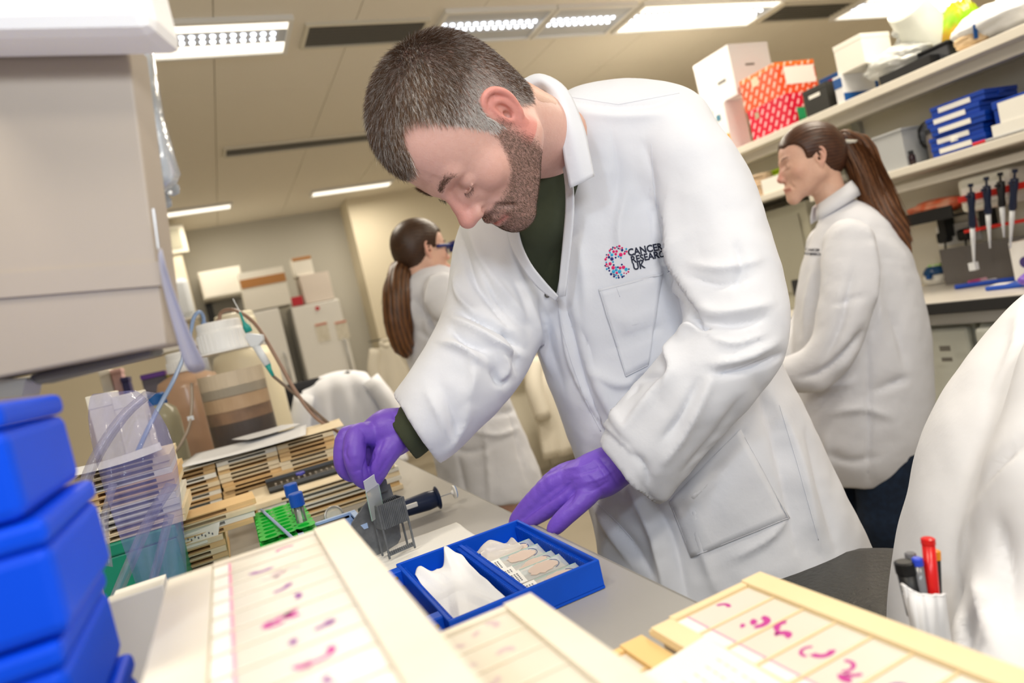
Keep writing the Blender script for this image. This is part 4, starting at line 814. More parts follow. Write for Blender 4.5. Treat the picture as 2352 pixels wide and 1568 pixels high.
# ---- shirt
ss = SDF((.1, .75, .95), (.95, 1.5, 1.62), .006); ss.chain([P(1325, 325, 1.15), P(1345, 400, 1.175), P(1395, 560, 1.2), P(1470, 760, 1.21)], [.045, .092, .14, .15], .03, flat=(CF, 1.5)); ss.chain([P(1258, 335, 1.09), P(1252, 400, 1.11), P(1230, 500, 1.13), P(1200, 580, 1.17)], [.04, .052, .052, .05], .03)
ncut = hw((0, -.035, -.03))
nd = neckw-ncut; nd /= np.linalg.norm(nd); ss.cut(P(1268, 345, 1.06), mdir(-.85, .52, .1))
Vs, Fs = ss.mesh(2)
Vs = folds(Vs, Fs, [([(1250, 560), (1275, 480), (1290, 400)], 9, .003), ([(1215, 520), (1250, 470), (1262, 420)], 7, -.003), ([(1240, 640), (1265, 560)], 8, .002)]); link('shirt', qmesh('shirt', Vs, Fs), m_tee, man)

# ---- coat
def zpx(x, y, d, rp): return P(x, y, d), rp*d/FPX
def mk(chain_):
    return [zpx(*c)[0] for c in chain_], [zpx(*c)[1] for c in chain_]
cs_ = SDF(np.array([.08, .62, .62]), np.array([1.2, 1.62, 1.68]), .0045)
FA = (CF, 1.35)
p_, r_ = mk([(1385, 375, 1.18, 168), (1400, 500, 1.2, 205), (1440, 650, 1.2, 228), (1500, 800, 1.21, 240), (1570, 980, 1.22, 245), (1635, 1150, 1.22, 262), (1690, 1330, 1.22, 290), (1740, 1500, 1.22, 320)])
cs_.chain(p_, r_, .03, flat=(CF, 1.5), sm=3)
cs_.el(P(1450, 345, 1.17), (.135, .105, .10), .06, R=np.stack([mdir(.97, .2, 0), mdir(-.2, .97, 0), CF], 1))
p_, r_ = mk([(1540, 345, 1.12, 106), (1606, 430, 1.09, 100), (1650, 560, 1.06, 104), (1682, 680, 1.03, 105), (1688, 775, 1.01, 101), (1620, 870, 1.0, 102), (1530, 970, 1.01, 96), (1448, 1088, 1.03, 92)])
cs_.chain(p_, r_, .022, sm=3)
p_, r_ = mk([(1250, 470, 1.2, 120), (1172, 560, 1.2, 114), (1140, 660, 1.18, 98), (1126, 760, 1.14, 106), (1080, 850, 1.1, 100), (1020, 920, 1.08, 90), (950, 1000, 1.07, 84)])
cs_.chain(p_, r_, .022, sm=3)
cs_.rc(P(1352, 302, 1.15), P(1540, 298, 1.13), 92*1.15/FPX, 90*1.13/FPX, .03)
# neck opening and the open front between the lapels
wd_l = P(1445, 1085, 1.03)-P(1600, 880, 1.0); cut_l = P(1446, 1086, 1.03)
def cutcap(s_, c, n_, a, b, ra):   # trims the sleeve end: removes a capsule-shaped piece beyond the cuff
    s_.rc(a, b, ra, ra, .0, sub=True)
X = cs_.ax[0][:, None, None]; Y = cs_.ax[1][None, :, None]; Z = cs_.ax[2][None, None, :]
def plane(c, nrm):
    nrm = nrm/np.linalg.norm(nrm); return ((X-c[0])*nrm[0]+(Y-c[1])*nrm[1]+(Z-c[2])*nrm[2]).astype(np.float32)
def ballmask(c, r): return (np.sqrt((X-c[0])**2+(Y-c[1])**2+(Z-c[2])**2)-r).astype(np.float32)
def trim(c, nrm, br, k=0):        # cut beyond plane, only within a ball
    cs_.d = np.maximum(cs_.d, -np.maximum(-plane(c, nrm), ballmask(c+nrm/np.linalg.norm(nrm)*br*.5, br)))
nl = mdir(-.70, -.68, .1); nl /= np.linalg.norm(nl); trim(P(1447, 1087, 1.03), nl, .105)
nr_ = mdir(-.80, -.55, -.15); nr_ /= np.linalg.norm(nr_); trim(P(962, 992, 1.072), nr_, .10)
# hollow sleeves
cs_.chain([P(1447, 1087, 1.03)+nl*.02, P(1540, 965, 1.015)], [.053, .045], .004, sub=True)
cs_.chain([P(962, 992, 1.072)+nr_*.02, P(1040, 905, 1.085)], [.049, .042], .004, sub=True)
qx = X-CAM[0]; qy = Y-CAM[1]; qz = Z-CAM[2]; dep = qx*CF[0]+qy*CF[1]+qz*CF[2]
sx = 1176+FPX*(qx*CR[0]+qy*CR[1]+qz*CR[2])/dep; sy = 784-FPX*(qx*CU[0]+qy*CU[1]+qz*CU[2])/dep
def polysdf(px, py, poly):
    d = np.full(px.shape, 1e9, np.float32); ins = np.zeros(px.shape, bool); n = len(poly)
    for i in range(n):
        a = poly[i]; b = poly[(i+1) % n]; ex, ey = b[0]-a[0], b[1]-a[1]; wx = px-a[0]; wy = py-a[1]
        t = np.clip((wx*ex+wy*ey)/(ex*ex+ey*ey), 0, 1); d = np.minimum(d, np.hypot(wx-t*ex, wy-t*ey)); c = ((a[1] > py) != (b[1] > py)) & (wx < ex*wy/(ey if ey else 1e-9)); ins ^= c
    return np.where(ins, -d, d)
Vneck = [(1165, 500), (1186, 522), (1200, 580), (1232, 640), (1281, 684), (1296, 560), (1308, 430), (1290, 330), (1262, 240), (1215, 195), (1120, 140), (1080, 300)]
pd_ = (polysdf(sx, sy, Vneck)*dep/FPX).astype(np.float32); front_ = (dep-1.20).astype(np.float32)
cs_.d = np.maximum(cs_.d, -np.maximum(pd_, front_))
# hollow around the neck so the collar stands free
cs_.chain([hw((0, -.04, -.06)), P(1236, 268, 1.08)], [.070, .058], .005, sub=True)
# hem of the skirt
cs_.cut(P(1640, 1560, 1.2), np.array([0, 0, -1.]))
del X, Y, Z, qx, qy, qz, sx, sy, dep, pd_, front_
Vc, Fc = cs_.mesh(2); del cs_
Vc = Vc+normals(Vc, Fc)*(.0034*vnoise(Vc, .13, 8)+.0012*vnoise(Vc, .05, 9))[:, None]
FL = [  # creases (negative) and ridges (positive) read off the photograph
 ([(1503, 480), (1519, 555), (1528, 612), (1562, 669), (1588, 712)], 11, -.012), ([(1535, 470), (1548, 560), (1562, 620), (1600, 690)], 18, .007),
 ([(1480, 330), (1496, 420), (1503, 500)], 14, -.005), ([(1588, 712), (1606, 748), (1630, 754)], 9, -.016), ([(1560, 775), (1590, 752), (1625, 760)], 13, .008), ([(1604, 700), (1640, 722), (1700, 715), (1765, 700)], 15, .006),
 ([(1610, 735), (1680, 745), (1750, 735)], 12, -.006), ([(1545, 770), (1537, 810), (1545, 850), (1525, 900)], 15, .008), ([(1637, 859), (1689, 853), (1745, 838), (1798, 815)], 9, -.009), ([(1640, 838), (1700, 828), (1780, 790)], 14, .007),
 ([(1600, 880), (1560, 960), (1520, 1010)], 13, -.005), ([(1635, 865), (1600, 940), (1560, 1010), (1525, 1060)], 13, .006), ([(1540, 860), (1500, 900), (1440, 985)], 13, .006), ([(1515, 860), (1470, 870), (1448, 905)], 10, -.007),
 ([(1700, 920), (1640, 1010), (1570, 1085)], 16, -.005), ([(1590, 640), (1650, 655), (1720, 640)], 12, -.005), ([(1600, 610), (1660, 618), (1740, 600)], 14, .005), ([(1640, 780), (1690, 790), (1760, 765)], 10, .004),
 ([(1455, 1040), (1480, 1070), (1490, 1110)], 8, -.006), ([(1690, 560), (1700, 610), (1690, 660)], 12, -.004),
 # torso
 ([(1330, 560), (1345, 660), (1350, 760)], 22, .005), ([(1370, 870), (1355, 800), (1330, 740)], 16, -.005), ([(1300, 700), (1322, 790), (1345, 880), (1390, 990)], 12, -.007), ([(1320, 690), (1345, 800), (1385, 900), (1440, 1000)], 15, .007),
 ([(1440, 430), (1420, 520), (1425, 580)], 15, .004), ([(1405, 300), (1420, 400), (1410, 470)], 20, -.004), ([(1410, 800), (1470, 770), (1520, 750)], 14, -.005), ([(1400, 720), (1450, 745), (1500, 720)], 10, .004), ([(1360, 850), (1420, 880), (1480, 870)], 14, .005),
 ([(1550, 560), (1500, 640), (1460, 690)], 10, .003), ([(1240, 700), (1262, 800), (1290, 880)], 13, -.004), ([(1215, 690), (1240, 780), (1262, 850)], 14, .005),
 # right arm
 ([(1048, 520), (1085, 640), (1130, 700), (1170, 745)], 10, -.008), ([(1075, 520), (1115, 620), (1160, 680), (1205, 730)], 15, .007), ([(1060, 720), (1100, 735), (1160, 765), (1200, 800)], 9, -.011), ([(1045, 735), (1090, 760), (1150, 795), (1185, 815)], 13, .010),
 ([(1040, 762), (1070, 788), (1110, 806)], 9, -.011), ([(1020, 790), (1060, 800), (1105, 832)], 12, .009), ([(1045, 640), (1060, 690), (1100, 730)], 10, .007), ([(1100, 600), (1140, 680), (1195, 745)], 10, -.006), ([(1125, 850), (1150, 880), (1170, 870)], 12, -.008), ([(1080, 810), (1085, 870), (1070, 920)], 20, .006),
 ([(1140, 800), (1160, 840), (1150, 890)], 10, .007), ([(1010, 880), (1040, 960), (1050, 1010)], 16, -.004), ([(980, 900), (1010, 960), (1030, 1020)], 14, .004), ([(1075, 930), (1060, 985), (1020, 1040)], 12, .005), ([(1165, 760), (1180, 800), (1185, 850)], 9, -.008),
 # skirt
 ([(1390, 1180), (1450, 1250), (1500, 1320)], 12, -.006), ([(1360, 1150), (1400, 1220), (1455, 1300)], 15, .005), ([(1440, 1110), (1500, 1230), (1530, 1370)], 18, .010), ([(1475, 1120), (1540, 1230), (1575, 1370)], 16, -.008), ([(1590, 1100), (1600, 1230), (1640, 1350)], 20, .006), ([(1770, 900), (1830, 1050), (1880, 1250)], 22, .007), ([(1740, 880), (1790, 1050), (1830, 1260)], 20, -.006),
 ([(1700, 1000), (1660, 1080), (1620, 1180)], 18, -.006), ([(1690, 1280), (1760, 1240), (1810, 1190)], 14, .004), ([(1510, 1150), (1590, 1135), (1640, 1090)], 14, .006), ([(1850, 1000), (1880, 1120), (1920, 1260)], 14, -.004),
 # shoulder yoke
 ([(1310, 235), (1400, 245), (1500, 240), (1560, 215)], 10, -.003), ([(1330, 260), (1420, 270), (1520, 265)], 14, .003)]
Vc = folds(Vc, Fc, [(a, b*.8, c*1.8) for a, b, c in FL]); Vc = lap(Vc, Fc, .2)
Vc = step(Vc, Fc, [(1281, 682), (1290, 750), (1304, 820), (1330, 890), (1372, 960), (1420, 1010)], .009, 130); Vc = step(Vc, Fc, [(1500, 470), (1512, 560), (1535, 640), (1585, 712)], .010, 90)
coat = link('lab_coat', qmesh('lab_coat', Vc, Fc), m_coat, man)
DR = Drape(Vc, Fc)
def seam(name, pts, r=.0006, off=.0001, m=None, parent=None, close=False):
    L_ = DR.line(pts, off)
    if len(L_) > 3:
        j = np.linalg.norm(np.diff(L_, axis=0), axis=1); br = np.where(j > .02)[0]
        if len(br): L_ = L_[:br[0]+1]
    if len(L_) > 2: return obj(name, MB().tube(L_, r, 6), m or m_seam, parent or coat, smooth=True)
def patch(name, quad, off, m, parent, n=14, mm=12):
    q = np.array(quad, float); V_ = np.zeros((mm, n, 3)); ok = True
    for i in range(mm):
        for j in range(n):
            u, v = j/(n-1), i/(mm-1); p2 = (q[0]*(1-u)+q[1]*u)*(1-v)+(q[3]*(1-u)+q[2]*u)*v; h_ = DR.at(p2[0], p2[1], off)
            if h_ is None: h_ = V_[i, j-1] if j else (V_[i-1, j] if i else P(p2[0], p2[1], 1.05))
            V_[i, j] = h_
    return obj(name, MB().grid(V_), m, parent, smooth=True, solid=.0012)
ckp = patch('chest_pocket', [(1374, 664), (1521, 627), (1490, 836), (1438, 866)], .0022, m_coat, coat)
seam('pocket_seam', [(1378, 670), (1438, 864), (1488, 838)], off=.0027); seam('pocket_seam', [(1376, 668), (1450, 650), (1518, 631)], off=.0027); seam('pocket_seam', [(1416, 660), (1424, 682)], off=.0027)
skp = patch('hip_pocket', [(1538, 1150), (1700, 985), (1812, 1190), (1588, 1280)], .002, m_coat, coat)
seam('pocket_seam', [(1540, 1154), (1590, 1277), (1700, 1233), (1808, 1190), (1756, 1090), (1702, 990)], off=.0022)
seam('pocket_seam', [(1574, 1098), (1604, 1096), (1640, 1050), (1704, 985)], .0009, .0024)
seam('armhole_seam', [(1496, 330), (1500, 420), (1508, 480), (1522, 560)]); seam('yoke_seam', [(1305, 222), (1420, 240), (1560, 214)])
seam('front_seam', [(1281, 690), (1292, 760), (1312, 830), (1345, 920), (1380, 990)], .0009); seam('side_seam', [(1790, 930), (1830, 1060), (1880, 1240)])
seam('pocket_seam', [(1372, 1155), (1420, 1200), (1455, 1240)], off=.001)
c_ = DR.at(1258, 677, .001); n2 = DR.at(1262, 672, .004)
obj('snap_button', MB().cyl(c_, c_+(CAM-c_)/np.linalg.norm(CAM-c_)*.003, .0052, .0045, 20), mat('snap_metal', '8E8B86', .3, metal=.9), coat, smooth=False); obj('snap_ring', MB().tube([c_+(CAM-c_)/np.linalg.norm(CAM-c_)*.0035+.0033*(math.cos(a)*CR+math.sin(a)*CU) for a in np.linspace(0, 6.28, 18)], .0007, 6), m_dark, coat)
# collar: fall of the collar, lapels, stand behind the neck
def sheet(name, rows, th=.0022, m=m_coat, parent=None, sm=1):
    V_ = np.array([[P(*c) for c in r] for r in rows]); V_ = np.array([spline(r, 5) for r in V_]); V_ = np.stack([spline(V_[:, j], 5) for j in range(V_.shape[1])], 1)
    return obj(name, MB().grid(V_), m, parent or coat, smooth=True, solid=th)
sheet('collar', [[(1188, 190, 1.07), (1240, 170, 1.045), (1300, 203, 1.02), (1340, 290, 1.005), (1354, 350, 1.0), (1365, 405, 1.0)],
                 [(1204, 200, 1.055), (1244, 186, 1.03), (1288, 224, 1.005), (1312, 300, .992), (1326, 365, .992), (1340, 418, .995)],
                 [(1220, 216, 1.06), (1250, 208, 1.04), (1272, 242, 1.015), (1288, 310, 1.0), (1298, 375, .998), (1310, 432, 1.0)]])
sheet('collar_fold', [[(1222, 216, 1.06), (1250, 209, 1.042), (1273, 242, 1.016), (1289, 310, 1.002), (1299, 375, 1.0), (1310, 430, 1.0)], [(1232, 240, 1.10), (1258, 240, 1.08), (1276, 262, 1.06), (1288, 318, 1.045), (1298, 375, 1.04), (1306, 425, 1.03)]])
def strip(pts, w1, w2, off, name):
    a_ = DR.line(pts, off, 12); 
    return None
sheet('lapel', [[(1278, 320, 1.045), (1296, 400, 1.04), (1300, 470, 1.045), (1293, 560, 1.055), (1281, 682, 1.06)], [(1292, 318, 1.035), (1312, 400, 1.03), (1318, 470, 1.035), (1312, 560, 1.045), (1298, 680, 1.055)]], .003)
sheet('lapel', [[(1160, 508, 1.10), (1172, 560, 1.1), (1200, 615, 1.09), (1236, 660, 1.075), (1276, 690, 1.06)], [(1186, 505, 1.085), (1198, 560, 1.085), (1219, 605, 1.078), (1250, 645, 1.065), (1282, 680, 1.055)]], .003)
# printed emblem and lettering on the breast
LG = [('21247C', .5), ('E3186C', .5), ('1FA9D6', .5)]
lmats = [mat('emblem_navy', '1C2A78', .6), mat('emblem_pink', 'E2186C', .6), mat('emblem_cyan', '2AA8D8', .6)]
g = np.random.default_rng(3); dots = [[], [], []]; cx, cy = 1420, 601; R0_, R1_ = 15, 36; used = []
for k in range(900):
    a_ = g.uniform(.62, 2*PI-.62); rr = g.uniform(12, 38); ds = g.uniform(2.6, 4.8) if rr < 29 else g.uniform(1.6, 3.0)
    if math.sin(a_)*0+rr < 15 and ds > 2.6: ds = 2.2
    px_, py_ = cx+rr*math.cos(a_+.12)*.82, cy-rr*math.sin(a_+.12)*.98
    if all(math.hypot(px_-u[0], py_-u[1]) > (ds+u[2])*.96 for u in used): used.append((px_, py_, ds)); dots[int(g.choice(3, p=[.42, .38, .2]))].append((px_, py_, ds))
for k, ds in enumerate(dots):
    mb = MB()
    for px_, py_, d_ in ds:
        c_ = DR.at(px_, py_, .001)
        if c_ is None: continue
        ring = []
        for j in range(8):
            h_ = DR.at(px_+d_*math.cos(j*PI/4), py_+d_*math.sin(j*PI/4), .0009); ring.append(c_ if h_ is None else h_)
        top_ = DR.at(px_, py_, .0018); mb.add(ring+[top_], [(j, 8, (j+1) % 8) for j in range(8)])
    o = obj('emblem_dots', mb, lmats[k], coat, label=['navy dots of the emblem', 'pink dots of the emblem', 'cyan dots of the emblem'][k])
m_txt = mat('embroidery_navy', '1B2138', .7)
def text_on(words, org, ux, uy, size, drape, name, m, parent, off=.0011):
    cu = bpy.data.curves.new(name, 'FONT'); cu.body = words; cu.size = 1; cu.resolution_u = 3; cu.offset = .032; to = bpy.data.objects.new(name, cu); COL.objects.link(to)
    dg = bpy.context.evaluated_depsgraph_get(); me = bpy.data.meshes.new_from_object(to.evaluated_get(dg)); bm = __import__('bmesh').new(); bm.from_mesh(me); 
    __import__('bmesh').ops.triangulate(bm, faces=bm.faces); __import__('bmesh').ops.subdivide_edges(bm, edges=[e for e in bm.edges if e.calc_length() > .12], cuts=2, use_grid_fill=False)
    __import__('bmesh').ops.triangulate(bm, faces=bm.faces)
    bm.verts.ensure_lookup_table(); vs = [v.co.copy() for v in bm.verts]; fs = [tuple(v.index for v in f_.verts) for f_ in bm.faces]; bm.free(); bpy.data.objects.remove(to)
    out = []
    for v in vs:
        px_ = org[0]+v.x*size*ux[0]+v.y*size*uy[0]; py_ = org[1]+v.x*size*ux[1]+v.y*size*uy[1]; h_ = drape(px_, py_, off)
        out.append((px_, py_, h_))
    dm = np.median([(h_-CAM)@CF for _, _, h_ in out if h_ is not None])
    out = [h_ if h_ is not None and abs((h_-CAM)@CF-dm) < .022 else P(a, b, dm) for a, b, h_ in out]
    mb = MB(); mb.add(out, fs); return obj(name, mb, m, parent)
ux = np.array([.985, -.19]); uy = np.array([-.2, -.98])
for wd, (ox, oy), sz in (('CANCER', (1443, 588), 22.5), ('RESEARCH', (1450, 604), 21.5), ('UK', (1455, 620), 22)):
    text_on(wd, (ox, oy), ux*.9, uy, sz, DR.at, 'embroidered_lettering', m_txt, coat)
# shirt cuff
cf = SDF(np.array(P(950, 985, 1.07))-.12, np.array(P(950, 985, 1.07))+.12, .003); cf.chain([P(935, 1000, 1.07)+mdir(.0, 0, 0), P(985, 955, 1.08)], [.0395, .042], .0); cf.cut(P(924, 1008, 1.07), nr_); cf.chain([P(900, 1030, 1.07), P(985, 955, 1.08)], [.032, .033], .0, sub=True)
a_, b_ = cf.mesh(2); link('shirt_cuff', qmesh('shirt_cuff', a_, b_), m_tee, man)
# ---- gloves
def glove(name, chains, palm, cuff, wr, h=.002, extra=(), kf=.0035):
    pts_ = np.array([P(*c[:3]) for ch_ in chains for c in ch_]+[P(*c[:3]) for c in palm]+[P(*c[:3]) for c in cuff]); s_ = SDF(pts_.min(0)-.04, pts_.max(0)+.04, h)
    for c in [palm]+[cuff]:
        p_, r_ = mk(c); s_.chain(p_, r_, .016)
    for c in extra: p_, r_ = mk(c); s_.chain(p_, r_, .012)
    for ch_ in chains: p_, r_ = mk(ch_); s_.chain(p_, r_, kf, sm=3)
    return s_
# right hand: index and thumb pinch the slide, the others curl beneath
idx = [(862, 1000, 1.062, 27), (822, 1000, 1.045, 26), (814, 1045, 1.03, 25), (826, 1090, 1.035, 21), (843, 1110, 1.045, 15)]
mid = [(850, 1005, 1.075, 26), (801, 1003, 1.07, 25), (789, 1050, 1.06, 22), (796, 1080, 1.062, 19), (818, 1092, 1.07, 16)]
rin = [(855, 1015, 1.095, 25), (806, 1018, 1.098, 23), (794, 1058, 1.09, 21), (812, 1080, 1.09, 18), (830, 1075, 1.09, 15)]
lit = [(862, 1025, 1.115, 22), (818, 1032, 1.12, 20), (806, 1062, 1.115, 18), (824, 1078, 1.112, 16), (840, 1070, 1.11, 14)]
thb = [(908, 1015, 1.055, 28), (884, 1045, 1.046, 27), (869, 1078, 1.046, 22), (860, 1106, 1.052, 15)]
s_ = glove('glove', [idx, mid, rin, lit, thb], [(925, 985, 1.075, 42), (890, 988, 1.075, 44), (862, 1000, 1.08, 40)], [(950, 978, 1.075, 44), (915, 990, 1.075, 43)], None)
s_.chain(*mk([(900, 1010, 1.085, 38), (872, 1020, 1.095, 32)]), .016); s_.chain(*mk([(868, 1015, 1.075, 30), (850, 1058, 1.085, 26)]), .006)
s_.cut(P(948, 978, 1.075), mdir(.85, .5, .1))
a_, b_ = s_.mesh(2)
a_ = folds(a_, b_, [([(842, 1020), (846, 1045), (838, 1075), (836, 1100)], 4.5, -.006), ([(858, 1040), (850, 1060)], 5, -.003), ([(905, 955), (935, 975), (940, 1005)], 4, -.003), ([(893, 960), (925, 985), (928, 1015)], 4, .0018), ([(930, 950), (950, 975), (950, 1010)], 3.5, .0016), ([(825, 985), (840, 1000), (838, 1025)], 5, -.0022), ([(797, 1020), (792, 1040), (800, 1060)], 3.5, -.003), ([(880, 1010), (868, 1040), (860, 1070)], 4, -.002), ([(870, 1085), (880, 1070), (890, 1050)], 3, -.0015), ([(812, 1085), (825, 1080), (838, 1082)], 3, -.0012), ([(905, 1040), (890, 1070), (882, 1090)], 3, .001)])
gl1 = link('glove', qmesh('glove', a_, b_), m_glove, man, label='purple glove on the hand holding the slide')
# left hand resting palm down behind the box: three fingers show, index and thumb lie behind them
lm = [(1330, 1092, 1.055, 27), (1272, 1110, 1.065, 24), (1225, 1150, 1.08, 21), (1196, 1182, 1.092, 18), (1183, 1200, 1.10, 15)]
lr = [(1335, 1110, 1.045, 26), (1292, 1142, 1.05, 23), (1250, 1172, 1.065, 21), (1222, 1190, 1.078, 18), (1205, 1204, 1.088, 14)]
ll = [(1358, 1128, 1.03, 25), (1326, 1160, 1.022, 22), (1296, 1188, 1.022, 20), (1280, 1205, 1.024, 18), (1270, 1216, 1.026, 14)]
li = [(1325, 1080, 1.075, 26), (1280, 1095, 1.09, 22), (1238, 1135, 1.105, 20), (1208, 1170, 1.115, 17), (1196, 1190, 1.118, 14)]
lt = [(1365, 1090, 1.09, 26), (1330, 1115, 1.11, 24), (1300, 1150, 1.12, 20), (1285, 1170, 1.12, 15)]
s_ = glove('glove', [lm, lr, ll, li, lt], [(1385, 1085, 1.05, 48), (1350, 1098, 1.05, 46), (1322, 1102, 1.058, 38)], [(1425, 1062, 1.05, 50), (1385, 1085, 1.05, 48)], None)
s_.cut(P(1418, 1066, 1.05), mdir(.72, .65, .05))
a_, b_ = s_.mesh(2)
a_ = folds(a_, b_, [([(1312, 1108), (1268, 1140), (1232, 1164), (1200, 1192)], 4.5, -.007), ([(1322, 1125), (1310, 1150), (1296, 1165)], 4, -.003), ([(1300, 1078), (1340, 1070), (1380, 1050)], 5, .002), ([(1320, 1090), (1360, 1080), (1395, 1062)], 4, -.0016), ([(1340, 1110), (1380, 1098), (1410, 1080)], 4, .0016), ([(1370, 1045), (1400, 1080), (1420, 1115)], 4, -.002), ([(1360, 1050), (1385, 1085), (1405, 1125)], 3.5, .0014), ([(1300, 1105), (1330, 1100)], 3.5, -.0014), ([(1345, 1130), (1365, 1125), (1400, 1105)], 3.5, -.0014), ([(1350, 1085), (1375, 1110), (1385, 1130)], 3.5, .001)])
gl2 = link('glove', qmesh('glove', a_, b_), m_glove, man, label='purple glove on the hand resting behind the blue box')

# ======== women and the seated colleague ========
def woman(label, base, hp, fwd, up, hair_cols, tail, body_fn, arms, legs, knee, shoe_dir, coat_folds=(), lo=None, hi=None, ears=(-1, 1), h=.009, logo=None, tailr=None, bowl=True):
    p_ = thing('person', label, 'person', base); fwd = np.asarray(fwd, float); up = np.asarray(up, float); up /= np.linalg.norm(up); fwd = fwd-(fwd@up)*up; fwd /= np.linalg.norm(fwd); rt = np.cross(fwd, up)
    M_ = np.stack([rt, fwd, up], 1); W = lambda v: np.asarray(v)*.94@M_.T+hp
    s_ = head_sdf(.003, True, ears, neck=(0, -.045, -.17), nr=.047); v, f_ = s_.mesh(1); c1 = skin_col(v, True); v = W(v)
    nb = W((0, -.05, -.16)); b_ = SDF(lo, hi, .014); b_.rc(W((0, -.03, -.08)), nb, .045, .05, .02)
    body_fn(b_, nb, .8)
    for a in arms: b_.chain([q for q, r in a], [r*.6 for q, r in a], .02)
    for l_ in legs: b_.chain(l_, [.08, .055, .04], .02)
    vb, fb = b_.mesh(2); link('body', qmesh('body', np.vstack([v, vb]), np.vstack([f_, fb+len(v)]), np.vstack([c1, np.tile(np.array(lin('E3B8A2')[:3]), (len(vb), 1))])), m_skin, p_)
    # jeans, shoes
    j_ = SDF(lo, hi, .014)
    for l_ in legs: j_.chain(l_, [.1, .075, .062], .02)
    vj, fj = j_.mesh(2); link('jeans', qmesh('jeans', vj, fj), m_jean, p_)
    for l_ in legs:
        an = np.array([l_[2][0], l_[2][1], .05]); sd = np.asarray(shoe_dir, float); q_ = SDF(np.minimum(an, an+sd*.15)-.08, np.maximum(an, an+sd*.15)+.08, .01); q_.rc(an, an+sd*.15-[0, 0, .012], .048, .036, .02); q_.cut((0, 0, .004), (0, 0, -1)); a, b = q_.mesh(1); link('shoe', qmesh('shoe', a, b), m_shoe, p_)
    c_ = SDF(lo, hi, h); body_fn(c_, nb, 1.0)
    for a in arms: c_.chain([q for q, r in a], [r for q, r in a], .02, sm=3)
    c_.rc(W((0, .02, -.09)), W((0, -.04, -.13)), .05, .052, .0, sub=True)
    vc, fc = c_.mesh(2); vc = vc+normals(vc, fc)*(.004*vnoise(vc, .16, 5)+.0016*vnoise(vc, .06, 6))[:, None]; vc = folds(vc, fc, [(a, b*.9, c*2.1) for a, b, c in coat_folds]); ct = link('lab_coat', qmesh('lab_coat', vc, fc), m_coatw, p_)
    # collar ring
    cr_ = [[W((.01*k_+rr_*math.cos(a), -.045+rr_*math.sin(a), zz_-.028*math.sin(a))) for a in np.linspace(PI*.62, PI*2.38, 26)] for rr_, zz_, k_ in ((.060, -.118, 0), (.066, -.116, 0), (.078, -.145, 0), (.082, -.168, 0))]; obj('collar', MB().grid(np.array(cr_)), m_coatw, ct, smooth=True, solid=.004)
    # hair: cap combed back to a tied tail
    hs = SDF((-.1, -.15, -.12), (.1, .13, .16), .0035); hs.el((0, -.012, .052), (.083, .106, .088), 0); hs.el((0, -.05, .01), (.072, .066, .075), .03)
    hs.el((0, .122, .0), (.082, .066, .088), .01, sub=True); hs.el((-.052, .078, .03), (.034, .05, .042), .01, sub=True); hs.el((.052, .078, .03), (.034, .05, .042), .01, sub=True); hs.rc((-.1, .03, -.04), (-.1, -.005, -.02), .045, .034, .006, sub=True); hs.rc((.1, .03, -.04), (.1, -.005, -.02), .045, .034, .006, sub=True); hs.el((0, -.02, -.115), (.09, .09, .075), .01, sub=True)
    hv, hf = hs.mesh(2); ang = np.arctan2(hv[:, 2]-.03, hv[:, 0]); tt = hv[:, 1]; st = np.sin(ang*46+hv[:, 1]*30)+.6*np.sin(ang*83+hv[:, 1]*20+1); hv = hv+normals(hv, hf)*(.0005*st)[:, None]
    k_ = (.5+.25*st+.25*vnoise(hv, .03, 2))[:, None].clip(0, 1); hc = np.array(lin(hair_cols[0])[:3])*(1-k_)+np.array(lin(hair_cols[1])[:3])*k_; link('hair', qmesh('hair', W(hv), hf, hc), mat('hair_'+hair_cols[0], hair_cols[0], .42, vcol=True), p_)
    mh = MATS['hair_'+hair_cols[0]]; tp = spline(np.array([P(*q) for q in tail]), 6); tl = SDF(tp.min(0)-.07, tp.max(0)+.07, .005); rr = np.interp(np.linspace(0, 1, len(tp)), np.linspace(0, 1, len(tailr)), tailr); tl.chain(list(tp), list(rr), .004); tv, tf = tl.mesh(2)
    pj = PJ(tv); d_, t_, sd = polydist(pj[:, 0], pj[:, 1], PJ(tp)[:, :2]); st = np.sin(sd*d_*.55+t_*9)+.6*np.sin(sd*d_*1.1-t_*14+2); tv = tv+normals(tv, tf)*(.0016*st)[:, None]
    k_ = (.5+.3*st+.2*vnoise(tv, .04, 2))[:, None].clip(0, 1)*(.55+.45*t_[:, None]); hc = np.array(lin(hair_cols[0])[:3])*(1-k_)+np.array(lin(hair_cols[2])[:3])*k_; link('ponytail', qmesh('ponytail', tv, tf, hc), mh, p_)
    # loose strands over the tail
    n = 2600; i0 = rng.integers(0, len(tp)-14, n); off = rng.normal(size=(n, 3)); off /= np.linalg.norm(off, axis=1)[:, None]; bp = tp[i0]+off*rr[i0][:, None]*.98; dr = tp[i0+12]+off*rr[i0+12][:, None]-bp; L_ = np.linalg.norm(dr, axis=1); mixw = rng.uniform(size=(n, 1)); strands('hair_strands', bp, off, dr, L_, .0011, np.array(lin(hair_cols[0])[:3])*(1-mixw)+np.array(lin(hair_cols[2])[:3])*mixw, mh, p_, lift=.02, curl=.03)
    tq = tp[1]; obj('hair_tie', MB().tube([tq+(math.cos(a)*mdir(1, 0, 0)+math.sin(a)*mdir(0, .4, .9))*(rr[1]+.003) for a in np.linspace(0, 6.28, 16)], .007), mat('tie_pale', 'CFCBC0', .5), p_, smooth=True)
